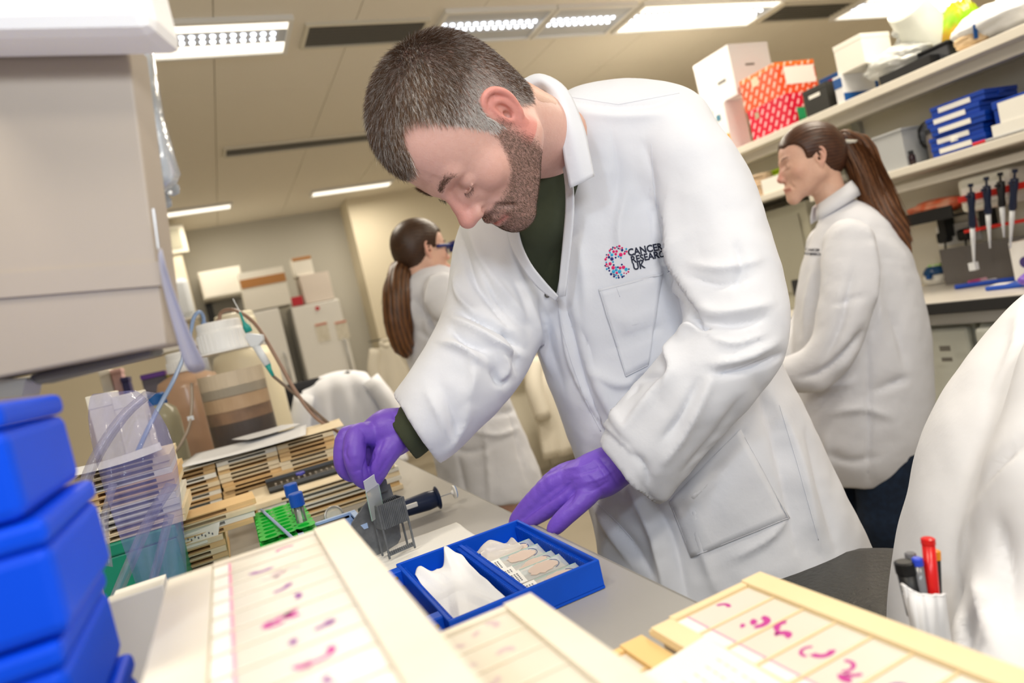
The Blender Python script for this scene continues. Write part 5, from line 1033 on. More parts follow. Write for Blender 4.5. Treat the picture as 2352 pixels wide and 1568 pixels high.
    for q in (-1, 1):
        t_ = rng.uniform(0, 1, 200); B = W(np.stack([q*(.012+.033*t_), .094-.016*t_**2, .029+.006*np.sin(t_*2.4)], 1)); strands('eyebrow', B, np.tile(fwd, (200, 1)), np.tile(rt*q, (200, 1)), .007, .0004, np.tile(np.array(lin(hair_cols[0])[:3]), (200, 1)), m_hairM, p_)
    return p_, ct, Drape(vc, fc), W, M_
# right woman
d = 2.1
def rbody(s_, nb, k):
    kk = 1 if k == 1 else .78
    p_, r_ = mk([(1962, 560, d+.04, 92), (1968, 650, d+.04, 122), (1975, 780, d+.04, 142), (1982, 900, d+.05, 140), (1980, 1010, d+.05, 140)]); s_.chain(p_, [x*kk for x in r_], .03, flat=(CF, 1.15), sm=2)
    s_.rc(nb, p_[0], .05*kk, .09*kk, .03)
    if k == 1: s_.cut(P(1980, 1112, d), -CU*.97+CR*.0+np.array([0, 0, -.4]))
hp = P(1884, 364, d-.0)
hpc = hp+mdir(0, 0, .07)
lo = np.array([.9, 1.0, 0]); hi = np.array([2.35, 2.5, 1.75])
aL = [(P(1905, 560, d-.12), .066), (P(1930, 720, d-.18), .062), (P(1900, 830, d-.2), .058), (P(1850, 870, d-.16), .05), (P(1822, 878, d-.12), .045)]
aL = [(P(1950, 560, d-.13), .07), (P(1945, 680, d-.17), .066), (P(1920, 790, d-.17), .06), (P(1862, 850, d-.14), .055), (P(1815, 858, d-.1), .047)]
aR = [(P(1900, 560, d+.2), .065), (P(1870, 720, d+.22), .06), (P(1800, 840, d+.15), .05)]
hipc = P(1975, 1030, d+.05)
rl_ = [[hipc+mdir(-.04, 0, .1), P(1925, 1180, d+.16), None], [hipc+mdir(.05, 0, -.06), P(2035, 1200, d-.02), None]]
rl_[0][2] = np.array([*P(1915, 1330, d+.16)[:2], .1]); rl_[1][2] = np.array([*P(2085, 1340, d-.0)[:2], .1])
FR = [([(1990, 520), (2010, 640), (2020, 760)], 14, .008), ([(1960, 620), (1930, 740), (1890, 830)], 12, -.010), ([(1840, 870), (1900, 850), (1960, 800), (1985, 760)], 10, -.012), ([(1860, 905), (1900, 890), (1960, 880)], 10, .008), ([(2010, 900), (2060, 880), (2085, 870)], 9, -.008), ([(1910, 950), (1980, 940), (2050, 960)], 10, .006), ([(1890, 1040), (1950, 1060), (2020, 1050)], 9, -.005), ([(1990, 780), (1995, 950), (1995, 1100)], 7, -.006), ([(1870, 620), (1855, 700), (1850, 780)], 12, .008), ([(1915, 700), (1950, 690), (1985, 680)], 8, -.006), ([(2040, 720), (2060, 760), (2080, 840)], 10, -.006), ([(1900, 1000), (1895, 1100)], 9, .006)]
wr, wct, wDR, wW, wM = woman('woman with a long ponytail in a white lab coat at the right-hand bench', tuple([*hipc[:2], 0]), hpc, mdir(-.985, -.17, .12), mdir(-.22, .975, .02), ('2A1812', '5E3A26', '8A5A38'),
    [(1945, 312, d+.07), (1985, 350, d+.08), (2012, 440, d+.06), (2035, 520, d-.02), (2082, 570, d-.04)][:0] or [(1940, 318, d+.06), (1975, 345, d+.07), (2000, 420, d+.05), (2030, 490, d+.0), (2062, 540, d-.02), (2084, 585, d-.02)], rbody, [aL, aR], rl_, None, mdir(-.9, -.3, .1)*np.array([1, 1, 0]), FR, lo, hi, ears=(-1, 1), tailr=[.028, .042, .05, .045, .034, .012])
hs = SDF(P(1800, 860, d-.05)-.1, P(1800, 860, d-.05)+.1, .004); hs.chain([P(1815, 868, d-.1), P(1790, 880, d-.08)], [.028, .024], .01)
for k in range(4): hs.chain([P(1792, 872+k*6, d-.1+.015*k), P(1770, 885+k*6, d-.1+.015*k), P(1760, 905+k*5, d-.09+.015*k)], [.009, .008, .007], .003)
hs.chain([P(1798, 865, d-.11), P(1780, 860, d-.12), P(1768, 868, d-.12)], [.011, .009, .007], .003)
a_, b_ = hs.mesh(1); link('glove', qmesh('glove', a_, b_), m_glove, wr)
for wd, (ox, oy) in (('CANCER', (1850, 576)), ('RESEARCH UK', (1848, 585))): text_on(wd, (ox, oy), (.95, .05), (-.05, -.98), 9, wDR.at, 'embroidered_lettering', m_txt, wct)
q_ = [wDR.at(x_, y_, .003) for x_, y_ in ((1880, 480), (1872, 505), (1858, 540))]
if all(v is not None for v in q_): obj('blouse_edge', MB().tube(q_, [.014, .011, .005], 8, 3), mat('blouse_purple', '3B3478', .8), wr, smooth=True)
# left woman
d = 2.45
def lbody(s_, nb, k):
    kk = 1 if k == 1 else .78
    p_, r_ = mk([(1000, 690, d+.05, 84), (1020, 780, d+.05, 92), (1060, 900, d+.05, 92), (1095, 1010, d+.05, 102), (1128, 1110, d+.05, 110), (1135, 1150, d+.05, 112)]); s_.chain(p_, [x*kk for x in r_], .03, flat=(CF, 1.1), sm=2)
    s_.rc(nb, p_[0], .05*kk, .09*kk, .04)
    if k == 1: s_.cut(P(1120, 1148, d), -CU*.9-np.array([0, 0, .45]))
hpc = P(985, 578, d)+mdir(-.03, 0, .05)
lo = np.array([.15, 1.5, 0]); hi = np.array([1.35, 2.85, 1.78])
aR = [(P(1015, 665, d-.08), .062), (P(1045, 740, d-.12), .058), (P(1075, 700, d+.02), .05), (P(1058, 655, d+.1), .04)]
aL = [(P(945, 670, d+.22), .06), (P(960, 780, d+.3), .055), (P(1040, 720, d+.35), .045)]
hipc = P(1110, 1060, d+.05)
ll_ = [[hipc+mdir(-.05, 0, -.02), P(1100, 1240, d), np.array([*P(1120, 1400, d)[:2], .1])], [hipc+mdir(.06, 0, .04), P(1180, 1230, d+.05), np.array([*P(1200, 1400, d+.05)[:2], .1])]]
FLW = [([(950, 690), (990, 740), (1040, 760)], 8, -.012), ([(960, 760), (1010, 790), (1050, 800)], 8, -.010), ([(990, 640), (980, 720), (985, 800)], 9, .009), ([(1090, 960), (1150, 950), (1190, 940)], 7, -.008), ([(1085, 990), (1140, 1000), (1190, 985)], 7, .007), ([(1020, 1020), (1070, 1040), (1120, 1030)], 8, -.006), ([(1110, 960), (1118, 1060), (1125, 1150)], 7, .007), ([(1050, 1040), (1060, 1100), (1070, 1140)], 8, -.006), ([(1160, 900), (1185, 1000), (1210, 1100)], 7, -.006), ([(930, 640), (945, 700), (960, 760)], 8, .006)]
wl_, lct, lDR, lW, lM = woman('woman with a brown ponytail in a white lab coat behind the man\'s arm', tuple([*hipc[:2], 0]), hpc, mdir(.82, .12, .55), mdir(-.2, .975, -.05), ('2B1B12', '4E3422', '8C5C34'),
    [(928, 602, d+.03), (916, 630, d+.0), (912, 680, d-.05), (914, 740, d-.06), (925, 790, d-.06), (935, 815, d-.05)], lbody, [aR, aL], ll_, None, mdir(.8, 0, .5)*np.array([1, 1, 0]), FLW, lo, hi, tailr=[.026, .04, .05, .05, .038, .012])
hs = SDF(P(1040, 628, d+.08)-.1, P(1040, 628, d+.08)+.12, .004); hs.chain([P(1056, 650, d+.1), P(1045, 630, d+.09)], [.028, .028], .01)
for k in range(4): hs.chain([P(1043, 622+k*5, d+.06+.012*k), P(1030, 612+k*6, d+.07+.012*k), P(1024, 622+k*5, d+.09+.01*k)], [.009, .008, .007], .003)
hs.chain([P(1045, 640, d+.05), P(1035, 640, d+.05), P(1028, 632, d+.06)], [.01, .009, .007], .003)
a_, b_ = hs.mesh(1); link('hand', qmesh('hand', a_, b_, np.tile(np.array(lin('DDA08C')[:3]), (len(a_), 1))), m_skin, wl_)
gg = thing('safety_glasses', 'dark blue safety goggles held in front of the left woman\'s face', 'goggles', tuple(lW((0, .1, 0)))); obj('frame', MB().tube([lW((.075, .03, .012)), lW((.062, .085, .012)), lW((.03, .112, .01)), lW((-.03, .112, .01)), lW((-.062, .085, .012)), lW((-.075, .03, .012))], .006, 8, 4), mat('goggle_blue', '1A2E7A', .35), gg, smooth=True)
for q in (-1, 1): obj('lens', MB().box((q*.033-.026, .108, -.012), (q*.033+.026, .112, .026), M_ := lM, lW((0, 0, 0))), mat('goggle_lens', '32489A', .15, trans=.5), gg, bevel=.004)
# seated colleague at the right edge, only the back and side of the coat in frame
pr = thing('person', 'colleague cut off by the right edge in a white coat with pens in its pocket', 'person', (.66, .45, 0))
d = .72; m_coatf = mat('coat_near', 'F0F1F5', .8, bump=(16, .002))
s_ = SDF((.1, .05, .40), (.95, 1.0, 1.5), .007)
p_, r_ = mk([(2640, 740, d+.12, 150), (2600, 870, d+.1, 270), (2540, 1100, d+.08, 350), (2500, 1380, d+.05, 370), (2500, 1700, d+.05, 400)]); s_.chain(p_, r_, .03, sm=3)
p_, r_ = mk([(2460, 790, d+.0, 70), (2480, 920, d-.03, 120), (2450, 1130, d-.05, 150), (2400, 1350, d-.05, 130), (2300, 1560, d-.1, 110)]); s_.chain(p_, r_, .02, sm=3)
vr, fr_ = s_.mesh(2); vr = vr+normals(vr, fr_)*(.003*vnoise(vr, .12, 15))[:, None]
vr = folds(vr, fr_, [([(2345, 1040), (2270, 1110), (2230, 1200), (2210, 1300)], 16, .006), ([(2352, 1010), (2290, 1070), (2245, 1150)], 12, -.008), ([(2290, 1200), (2310, 1320), (2330, 1420)], 18, -.012), ([(2200, 1350), (2210, 1450), (2225, 1500)], 14, -.010), ([(2240, 1330), (2260, 1420), (2290, 1500)], 18, .010), ([(2340, 720), (2330, 800), (2290, 900)], 12, .006)])
cr = link('lab_coat', qmesh('lab_coat', vr, fr_), m_coatf, pr); rDR = Drape(vr, fr_)
hd = P(2720, 420, d+.2); s_ = head_sdf(.004, False, neck=(0, -.04, -.17)); v, f_ = s_.mesh(1); c1 = skin_col(v); M3 = np.stack([mdir(.3, 0, .95), mdir(.95, -.1, -.3), mdir(-.2, .97, 0)], 1); M3, _r3 = np.linalg.qr(M3); M3 = M3*np.sign(np.diag(_r3)); v = v@M3.T+hd
b_ = SDF((.1, -.25, 0), (1.3, 1.1, 1.5), .016); b_.chain([hd+np.array([0, 0, -.12]), P(2600, 760, d+.12), P(2540, 1380, d+.08)], [.05, .09, .13], .04)
hq = P(2540, 1380, d+.08); 
for q in (-1, 1): kq = hq+np.array([-.02+q*.1, -.3, -.05]); b_.chain([hq, kq, np.array([kq[0], kq[1]+.02, .09])], [.09, .065, .045], .02)
vb, fb = b_.mesh(2); link('body', qmesh('body', np.vstack([v, vb]), np.vstack([f_, fb+len(v)]), np.vstack([c1, np.tile(np.array(lin('DDB09C')[:3]), (len(vb), 1))])), m_skin, pr)
hs = SDF((-.1, -.13, -.06), (.1, .13, .16), .005); hs.el((0, -.006, .056), (.081, .104, .092), 0); hs.el((0, .13, .0), (.085, .06, .085), .01, sub=True); hs.el((0, -.0, -.1), (.1, .12, .08), .01, sub=True); a_, b2 = hs.mesh(2); link('hair', qmesh('hair', a_@M3.T+hd, b2, np.tile(np.array(lin('3A2A20')[:3]), (len(a_), 1))), m_hairM, pr)
j_ = SDF((.1, -.25, 0), (1.3, 1.1, 1.2), .016)
for q in (-1, 1): kq = hq+np.array([-.02+q*.1, -.3, -.05]); j_.chain([hq, kq, np.array([kq[0], kq[1]+.02, .1])], [.11, .085, .065], .02)
vj, fj = j_.mesh(2); link('trousers', qmesh('trousers', vj, fj), m_tr, pr)
for q in (-1, 1): kq = hq+np.array([-.02+q*.1, -.28, 0]); an = np.array([kq[0], kq[1], .05]); ss = SDF(an-[.08, .26, .06], an+[.08, .1, .08], .01); ss.rc(an, an+[0, -.15, -.012], .048, .038, .02); ss.cut((0, 0, .004), (0, 0, -1)); a_, b2 = ss.mesh(1); link('shoe', qmesh('shoe', a_, b2), m_shoe, pr)
# ---------- the near bench ----------
ZB = .93
nb = thing('lab_bench', 'grey laboratory bench the man leans over', 'bench', (-.4, 1.3, 0)); m_bt = mat('bench_top_grey', 'AEACA8', .38, bump=(200, .00015), noise=(2.5, 'A29F9A', .5))
bx('worktop', (-1.25, -.45, .90), (.385, 2.75, ZB), m_bt, nb, .003); bx('edge_strip', (.385, -.45, .902), (.388, 2.75, .928), mat('edge_grey', '8E8C88', .5), nb)
for x in (-1.2, .2): 
    for y in (-.35, 2.65): bx('leg', (x, y-.03, 0), (x+.05, y+.03, .9), m_alu, nb)
bx('rail', (-1.15, 2.62, .82), (.2, 2.65, .9), m_alu, nb); bx('modesty_panel', (-1.2, -.3, .3), (-1.18, 2.6, .9), m_cream, nb)
st_ = thing('side_table', 'cream side table carrying the cartons at far left behind the bottles', 'table', (-.8, 3.1, 0)); bx('table_top', (-1.6, 2.78, .90), (.14, 3.4, ZB), m_cream, st_, .003)
for x in (-1.55, -.1):
    for y in (2.85, 3.33): bx('leg', (x, y-.02, 0), (x+.04, y+.02, .9), m_alu, st_)
# ---- blue slide box with its slides
m_bl = mat('slide_box_cobalt', '0A54D4', .4, spec=.3, noise=(14, '0A3C9E', .3)); X0, X1, Y0, Y1 = .153, .339, .692, .926; ZR = .965; XD = .2445
sb = thing('slide_box', 'open cobalt blue slide box on the bench by the man\'s left hand', 'slide box', (X0, Y0, ZB+.001)); w_ = .0045; zb = ZB+.001
bx('base_tray', (X0, Y0, zb), (X1, Y1, zb+.003), m_bl, sb)
for lo, hi in (((X0, Y0), (X1, Y0+w_)), ((X0, Y1-w_), (X1, Y1)), ((X0, Y0+w_), (X0+w_, Y1-w_)), ((X1-w_, Y0+w_), (X1, Y1-w_))): bx('side_wall', (*lo, zb+.003), (*hi, ZR), m_bl, sb, .0012)
bx('divider', (XD-.0025, Y0+w_, zb+.003), (XD+.0025, Y1-w_, ZR-.004), m_bl, sb, .0008)
for x_, s_ in ((X0+w_, 1), (XD-.0025, -1), (XD+.0025, 1), (X1-w_, -1)):
    mb = MB(); n = 50
    for i in range(n): yy = Y0+.008+i*(Y1-Y0-.016)/n; mb.box((min(x_, x_+s_*.0055), yy, zb+.003), (max(x_, x_+s_*.0055), yy+.0018, ZR-.006))
    o = obj('slot_rail', mb, m_bl, sb); o['kind'] = 'stuff'
lid = obj('lid', MB().box((X0-.2, Y0-.004, zb), (X0-.012, Y1+.004, zb+.003)), m_bl, sb)
for lo, hi in (((X0-.2, Y0-.004), (X0-.012, Y0)), ((X0-.2, Y1), (X0-.012, Y1+.004)), ((X0-.016, Y0), (X0-.012, Y1)), ((X0-.2, Y0), (X0-.196, Y1))): bx('lid_rim', (*lo, zb+.003), (*hi, zb+.027), m_bl, lid, .001)
bx('lid_ridge', (X0-.03, Y0+.03, zb+.003), (X0-.026, Y1-.02, zb+.024), m_bl, lid)
for yy in (Y0+.03, Y1-.02): hg = bx('hinge', (X0-.016, yy-.009, zb+.012), (X0+.001, yy+.009, zb+.033), m_bl, sb, .0015); obj('hinge_pin', MB().cyl((X0-.008, yy-.0105, zb+.025), (X0-.008, yy+.0105, zb+.025), .0022, n=10), mat('rust', '6A4632', .7), hg)
bx('clasp', (X1, .77, zb+.008), (X1+.004, .80, zb+.03), mat('clasp_brown', '8A4A2C', .6), sb, .001)
m_glass = mat('slide_glass', 'F2FAF8', .05, alpha=.3); m_gedge = mat('glass_edge', 'B4D6C6', .2); m_spec = mat('glassine', 'DCC0AA', .5, noise=(90, 'C99F88', .6), alpha=.9); m_ink = mat('label_print', '6C6C74', .7)
SLB = ['slide with a white label farthest along the row in the blue box', 'slide with a white label second from the far end of the blue box', 'slide in the middle of the row of five in the blue box', 'slide second from the near end of the row in the blue box', 'slide nearest the front wall of the blue box']
for k, (yy, dz, dx) in enumerate([(.856, .0, .002), (.822, .002, -.001), (.785, .001, .001), (.758, .004, -.001), (.722, .001, .002)]):
    t = thing('microscope_slide', SLB[k], 'slide', (XD+.006+dx, yy, zb+.012), group='labelled slides in the blue box')
    a0 = np.array([XD+.005+dx, yy, zb+.0175+dz]); tilt = .28; R_ = np.array([[1, 0, 0], [0, math.cos(tilt), -math.sin(tilt)], [0, math.sin(tilt), math.cos(tilt)]])
    gq = obj('glass', MB().box((0, -.0125, 0), (.076, .0125, .0011), R_, a0), m_glass, t); obj('label', MB().box((0, -.0124, .0011), (.0195, .0124, .0014), R_, a0), m_lab, t)
    mb = MB()
    for r_ in range(4):
        n = 5-(r_ == 0)*1; 
        for c_ in range(n): mb.box((.003+.0035*r_, -.008+c_*.0033, .0014), (.003+.0035*r_+.0018, -.008+c_*.0033+.0022, .00155), R_, a0)
    o = obj('label_print', mb, m_ink, t); o['kind'] = 'stuff'
    sp = MB(); g = np.random.default_rng(k+20); ring = [(.046+.02*math.cos(a)*(1+.1*g.normal()), .0095*math.sin(a)*(1+.08*g.normal())) for a in np.linspace(0, 2*PI, 22, endpoint=False)]
    top_ = [np.array([x, y, .0015])@R_.T+a0 for x, y in ring]; sp.prism(top_, np.array([0, 0, .0004])@R_.T); obj('specimen', sp, mat('tissue_section', 'E4CFC0', .4, alpha=.8), t)
    fr_ = MB(); rr = [np.array([.058+.010*math.cos(a), .0085*math.sin(a), .0016])@R_.T+a0 for a in np.linspace(-1.4, 1.4, 12)]; fr_.tube(rr, .00035, 5); obj('ink_mark', fr_, mat('ink_blue', '3A4A8C', .5), t)
    obj('edge', MB().box((0, .0122, -.0001), (.076, .0127, .0012), R_, a0), m_gedge, gq)
def crumple(name, label, cat, x0, x1, y0, y1, z, m, amp, seed, nx=46, ny=46, shape=None, th=.0006):
    g = np.random.default_rng(seed); V_ = np.zeros((ny, nx, 3)); uu = np.linspace(0, 1, nx)[None, :]; vv = np.linspace(0, 1, ny)[:, None]
    V_[..., 0] = x0+(x1-x0)*uu; V_[..., 1] = y0+(y1-y0)*vv; h_ = np.zeros((ny, nx))
    for k in range(10):
        a = g.uniform(0, PI); c = g.uniform(-.3, 1.3); s_ = uu*math.cos(a)+vv*math.sin(a)-c; h_ += g.uniform(.3, 1)*np.maximum(0, .14-np.abs(s_))/.14*(1+.6*np.sin(6*(uu*math.sin(a)-vv*math.cos(a))))
    V_[..., 2] = z+amp*h_/2.2
    if shape: shape(V_, uu, vv)
    t = thing(name, label, cat, (x0, y0, z)); obj('sheet', MB().grid(V_), m, t, smooth=True, solid=th); return t
m_tis = mat('white_tissue', 'F1F2F4', .8, bump=(400, .0003))
def shp(V_, u, v):
    V_[..., 2] += .006*np.exp(-(((1-u)/.10)**2))*np.clip(v*1.4-.1, 0, 1)+.004*np.exp(-((1-v)/.10)**2)+.015*np.exp(-(((u-.78)/.16)**2+((v-1)/.16)**2))+.007*np.exp(-(((u-.12)/.14)**2+((v-1)/.14)**2)); V_[..., 1] += .022*(np.exp(-((u-.8)/.13)**2)+.6*np.exp(-((u-.1)/.13)**2))*np.clip((v-.7)/.3, 0, 1); V_[..., 0] += .0
crumple('tissue', 'crumpled white tissue filling the near half of the blue slide box', 'tissue', X0+.013, XD-.014, Y0+.008, Y1-.055, zb+.019, m_tis, .0065, 4, 60, 60, shape=shp)
m_gln = mat('glassine_paper', 'EFE9E2', .3, trans=.25, alpha=.85, bump=(60, .001))
def shp2(V_, u, v): V_[..., 2] += .014*np.exp(-((v-.75)/.2)**2)*np.exp(-((u-.35)/.35)**2)
crumple('glassine_wrap', 'crumpled translucent glassine at the far end of the slides in the blue box', 'paper', XD+.008, X1-.03, .845, .888, zb+.02, m_gln, .01, 9, 30, 24, shape=shp2, th=.0004)
crumple('glassine_wrap', 'tan wrinkled backing paper beneath the slides in the blue box', 'paper', XD+.009, X1-.011, .70, .85, zb+.0105, mat('tan_glassine', 'CDB49E', .55, bump=(90, .001)), .004, 10, 40, 40)
crumple('tissue', 'flat creased white paper towel under the grey staining rack', 'tissue', .14, .30, .93, 1.12, ZB+.0015, mat('paper_towel', 'E2E1DC', .85, bump=(300, .0004)), .0022, 6)
# ---- grey staining rack holding slides upright
m_rk = mat('rack_grey', '5E6266', .5, noise=(70, '85898C', .4), bump=(200, .0002)); A = G(895, 1287, ZB+.004); B = G(957, 1260, ZB+.004); ex = (B-A)/np.linalg.norm(B-A); ey = np.array([-ex[1], ex[0], 0]); Wd = np.linalg.norm(B-A); Rk = np.stack([ex, ey, [0, 0, 1]], 1)
zr_ = ZB+.0055; A = np.array([A[0], A[1], zr_]); rk2 = thing('slide_rack', 'dark grey ribbed staining rack standing on the paper towel', 'rack', tuple(A))
Dp = .03; H0, H1 = .046, .084
mb = MB()
for x in (0, Wd-.003):
    obj('side_frame', MB().box((x, 0, 0), (x+.003, .003, H0+.002), Rk, A).box((x, Dp-.003, 0), (x+.003, Dp, H0+.002), Rk, A).box((x, 0, H0), (x+.003, Dp, H1), Rk, A), m_rk, rk2, bevel=.0006)
obj('front_wall', MB().box((.003, 0, H0), (Wd-.003, .0018, H1), Rk, A), m_rk, rk2); obj('back_wall', MB().box((.003, Dp-.0018, H0), (Wd-.003, Dp, H1), Rk, A), m_rk, rk2)
mb = MB(); mb2 = MB()
for i in range(14):
    x = .004+i*(Wd-.009)/13; mb.box((x, -.0013, H0), (x+.0012, 0, H1), Rk, A); mb2.box((x, .0018, H0+.004), (x+.0011, .007, H1-.002), Rk, A).box((x, Dp-.007, H0+.004), (x+.0011, Dp-.0018, H1-.002), Rk, A)
o = obj('front_ribs', mb, m_rk, rk2); o['kind'] = 'stuff'; o = obj('inner_slots', mb2, m_rk, rk2); o['kind'] = 'stuff'
bt = MB().box((0, .001, .004), (Wd, .004, .007), Rk, A)
obj('foot_bar', bt, m_rk, rk2)
bt = MB()
for i in range(12): x = .004+i*(Wd-.009)/11; bt.box((x, .0, .007), (x+.002, .004, .0105), Rk, A)
o = obj('foot_teeth', bt, m_rk, rk2); o['kind'] = 'stuff'
pl = [(-.03, 0), (-.031, .055), (-.027, .062), (-.002, .080), (.024, .094), (.05, .099), (.051, .06), (.044, .012), (.036, .004), (.012, .0)]
obj('back_plate', MB().prism([A+Rk@np.array([x, Dp+.012+.1*z, z]) for x, z in pl], Rk@np.array([0, .0025, 0])), m_rk, rk2, bevel=.001); obj('handle', MB().box((.012, Dp+.006, .092), (.04, Dp+.016, .112), Rk, A), m_rk, rk2, bevel=.002)
# the slide in his fingers
T = P(850, 1098, 1.027); Bm = P(871, 1196, 1.06); v = Bm-T; L_ = .072; v = v/np.linalg.norm(v); wdir = mdir(.62, .1, .78); wdir -= (wdir@v)*v; wdir /= np.linalg.norm(wdir); nn_ = np.cross(v, wdir); Rs = np.stack([wdir, nn_, v], 1)
t = thing('microscope_slide', 'glass slide with a frosted end held in the man\'s right fingertips over the rack', 'slide', tuple(T)); obj('glass', MB().box((-.0125, -.0005, .018), (.0125, .0006, L_), Rs, T), m_glass, t); obj('frosted_end', MB().box((-.0125, -.0006, -.002), (.0125, .0007, .018), Rs, T), mat('frosted', 'D5DAE0', .6), t)
for s_ in (-1, 1): obj('edge', MB().box((s_*.0125-.0004, -.0006, .018), (s_*.0125+.0004, .0007, L_), Rs, T), m_gedge, t)
# ---- pale blue open box
bxx = G(835, 1207, .985); X_1 = bxx[0]; Yl = bxx[1]; t = open_tub('small_tub', 'small light blue open tub between the green rack and the grey rack', .058, .146, 1.094, 1.195, ZB+.001, .985, mat('baby_blue', 'A9C4EC', .4), 'tub', .003)
for q in ((.060, 1.19), (.140, 1.19)): obj('corner_clip', MB().box((q[0], q[1], .975), (q[0]+.012, q[1]+.008, .990)), MATS['baby_blue'], t, bevel=.001)
# ---- green tube rack and two tubes
m_gr = mat('rack_green', '18C63E', .3, noise=(20, '12A834', .4)); X_0, X_1, Y_0, Y_1 = -.005, .083, 1.165, 1.40; ZG = .995; gr = thing('tube_rack', 'bright green tube rack behind the light blue tub', 'rack', (X_0, Y_0, ZB+.001)); z0 = ZB+.001
holes = [(X_0+.018+.0262*i, Y_0+.02+.0278*j) for i in range(3) for j in range(8)]
def plate_with_holes(x0, x1, y0, y1, z0_, z1_, hs, r, n=10):
    """plate whose holes are real: each cell is a frame around an octagonal opening"""
    mb = MB(); nx = sorted(set(round(h[0], 4) for h in hs)); ny = sorted(set(round(h[1], 4) for h in hs)); xs = [x0]+[(a+b)/2 for a, b in zip(nx, nx[1:])]+[x1]; ys = [y0]+[(a+b)/2 for a, b in zip(ny, ny[1:])]+[y1]
    for i, hx_ in enumerate(nx):
        for j, hy in enumerate(ny):
            m_ = 16; V_ = []
            for k in range(m_):
                a = 2*PI*(k+.5)/m_; c, s_ = math.cos(a), math.sin(a); q = max(abs(c), abs(s_)); bx2 = hx_+(xs[i+1]-hx_ if c > 0 else hx_-xs[i])*c/q; by = hy+(ys[j+1]-hy if s_ > 0 else hy-ys[j])*s_/q
                V_ += [(bx2, by, z1_), (hx_+r*c, hy+r*s_, z1_), (hx_+r*c, hy+r*s_, z0_), (bx2, by, z0_)]
            f = []
            for k in range(m_): a, b = 4*k, 4*((k+1) % m_); f += [(a, b, b+1, a+1), (a+1, b+1, b+2, a+2), (a+2, b+2, b+3, a+3)]
            mb.add(V_, f)
    return mb
obj('top_plate', plate_with_holes(X_0, X_1, Y_0, Y_1, ZG-.006, ZG, holes, .0095), m_gr, gr); obj('middle_plate', plate_with_holes(X_0+.002, X_1-.002, Y_0+.002, Y_1-.002, z0+.03, z0+.034, holes, .0095), m_gr, gr); bx('base_plate', (X_0, Y_0, z0), (X_1, Y_1, z0+.004), m_gr, gr, .001)
for i, (x_, y_) in enumerate(((X_0, Y_0), (X_1-.006, Y_0), (X_0, Y_1-.006), (X_1-.006, Y_1-.006))): bx('post', (x_, y_, z0+.004), (x_+.006, y_+.006, ZG-.006), m_gr, gr)
bx('end_wall', (X_0+.006, Y_0+.001, ZG-.02), (X_1-.006, Y_0+.004, ZG-.006), m_gr, gr); bx('end_panel', (X_0+.010, Y_0+.0015, z0+.006), (X_1-.012, Y_0+.0035, ZG-.024), mat('rack_green_dark', '0B8A10', .4), gr)
for j in range(9):
    y_ = Y_0+.012+j*(Y_1-Y_0-.024)/8; bx('side_rib', (X_0-.0015, y_-.0035, z0+.034), (X_0+.0015, y_+.0035, ZG-.004), m_gr, gr, .001)
bx('side_rail', (X_0-.001, Y_0+.006, z0+.02), (X_0+.001, Y_1-.006, z0+.034), m_gr, gr)
m_cap = mat('cap_blue', '1356C0', .35); m_ct = mat('tube_clear', 'E8F0EE', .08, trans=.88, ior=1.3)
for k, (hx_, hy, px_, lab_) in enumerate([(holes[12][0]+.0, holes[12][1], (662, 1126), 'blue-capped clear tube farther back in the green rack'), (holes[9][0], holes[9][1], (686, 1144), 'blue-capped clear tube nearer the front of the green rack')]):
    tp = G(px_[0], px_[1], (hy), 1); hx_ = min(nx_ for nx_ in sorted(set(h[0] for h in holes), key=lambda q: abs(q-tp[0]))[:1]); zc = tp[2]; t = thing('sample_tube', lab_, 'tube', (hx_, hy, z0+.004)); r_ = .0085
    obj('body', MB().lathe([(.001, z0+.006), (r_*.55, z0+.014), (r_, z0+.03), (r_, zc-.006)], (hx_, hy, 0), n=20), m_ct, t, smooth=True); obj('cap', MB().lathe([(.0118, zc-.012), (.012, zc-.011), (.012, zc+.009), (.0112, zc+.0105), (.001, zc+.0105)], (hx_, hy, 0), n=24), m_cap, t)
    obj('graduation', MB().add(*(lambda M: (M.v, M.f))(sum_ := (lambda m: [m.box((hx_+r_*.62, hy-r_*.85, z_), (hx_+r_*.9, hy-r_*.5, z_+.0008)) for z_ in np.arange(z0+.07, zc-.02, .004)] and m)(MB()))) if False else MB().box((hx_+.0045, hy-.0086, z0+.07), (hx_+.0052, hy-.0078, zc-.018)), m_ink, t)
    if k == 1: obj('sample_strip', MB().cyl((hx_-.001, hy-.002, z0+.02), (hx_-.0015, hy-.003, z0+.1), .0028, n=10), m_lab, t, smooth=True)
A_ = G(603, 1173, ZG+.004); B_ = P(690, 1252, .99); t = thing('dropper', 'thin pale blue plastic stick lying across the green rack', 'stick', tuple(A_)); obj('shaft', MB().tube([A_, A_*.55+B_*.45+[0, 0, .0], B_], .0028, 8, 5), mat('stick_blue', '9FB2DE', .35), t, smooth=True); obj('tip', MB().cyl(A_, A_+(A_-B_)*.06, .0028, .0014, 8), MATS['stick_blue'], t)
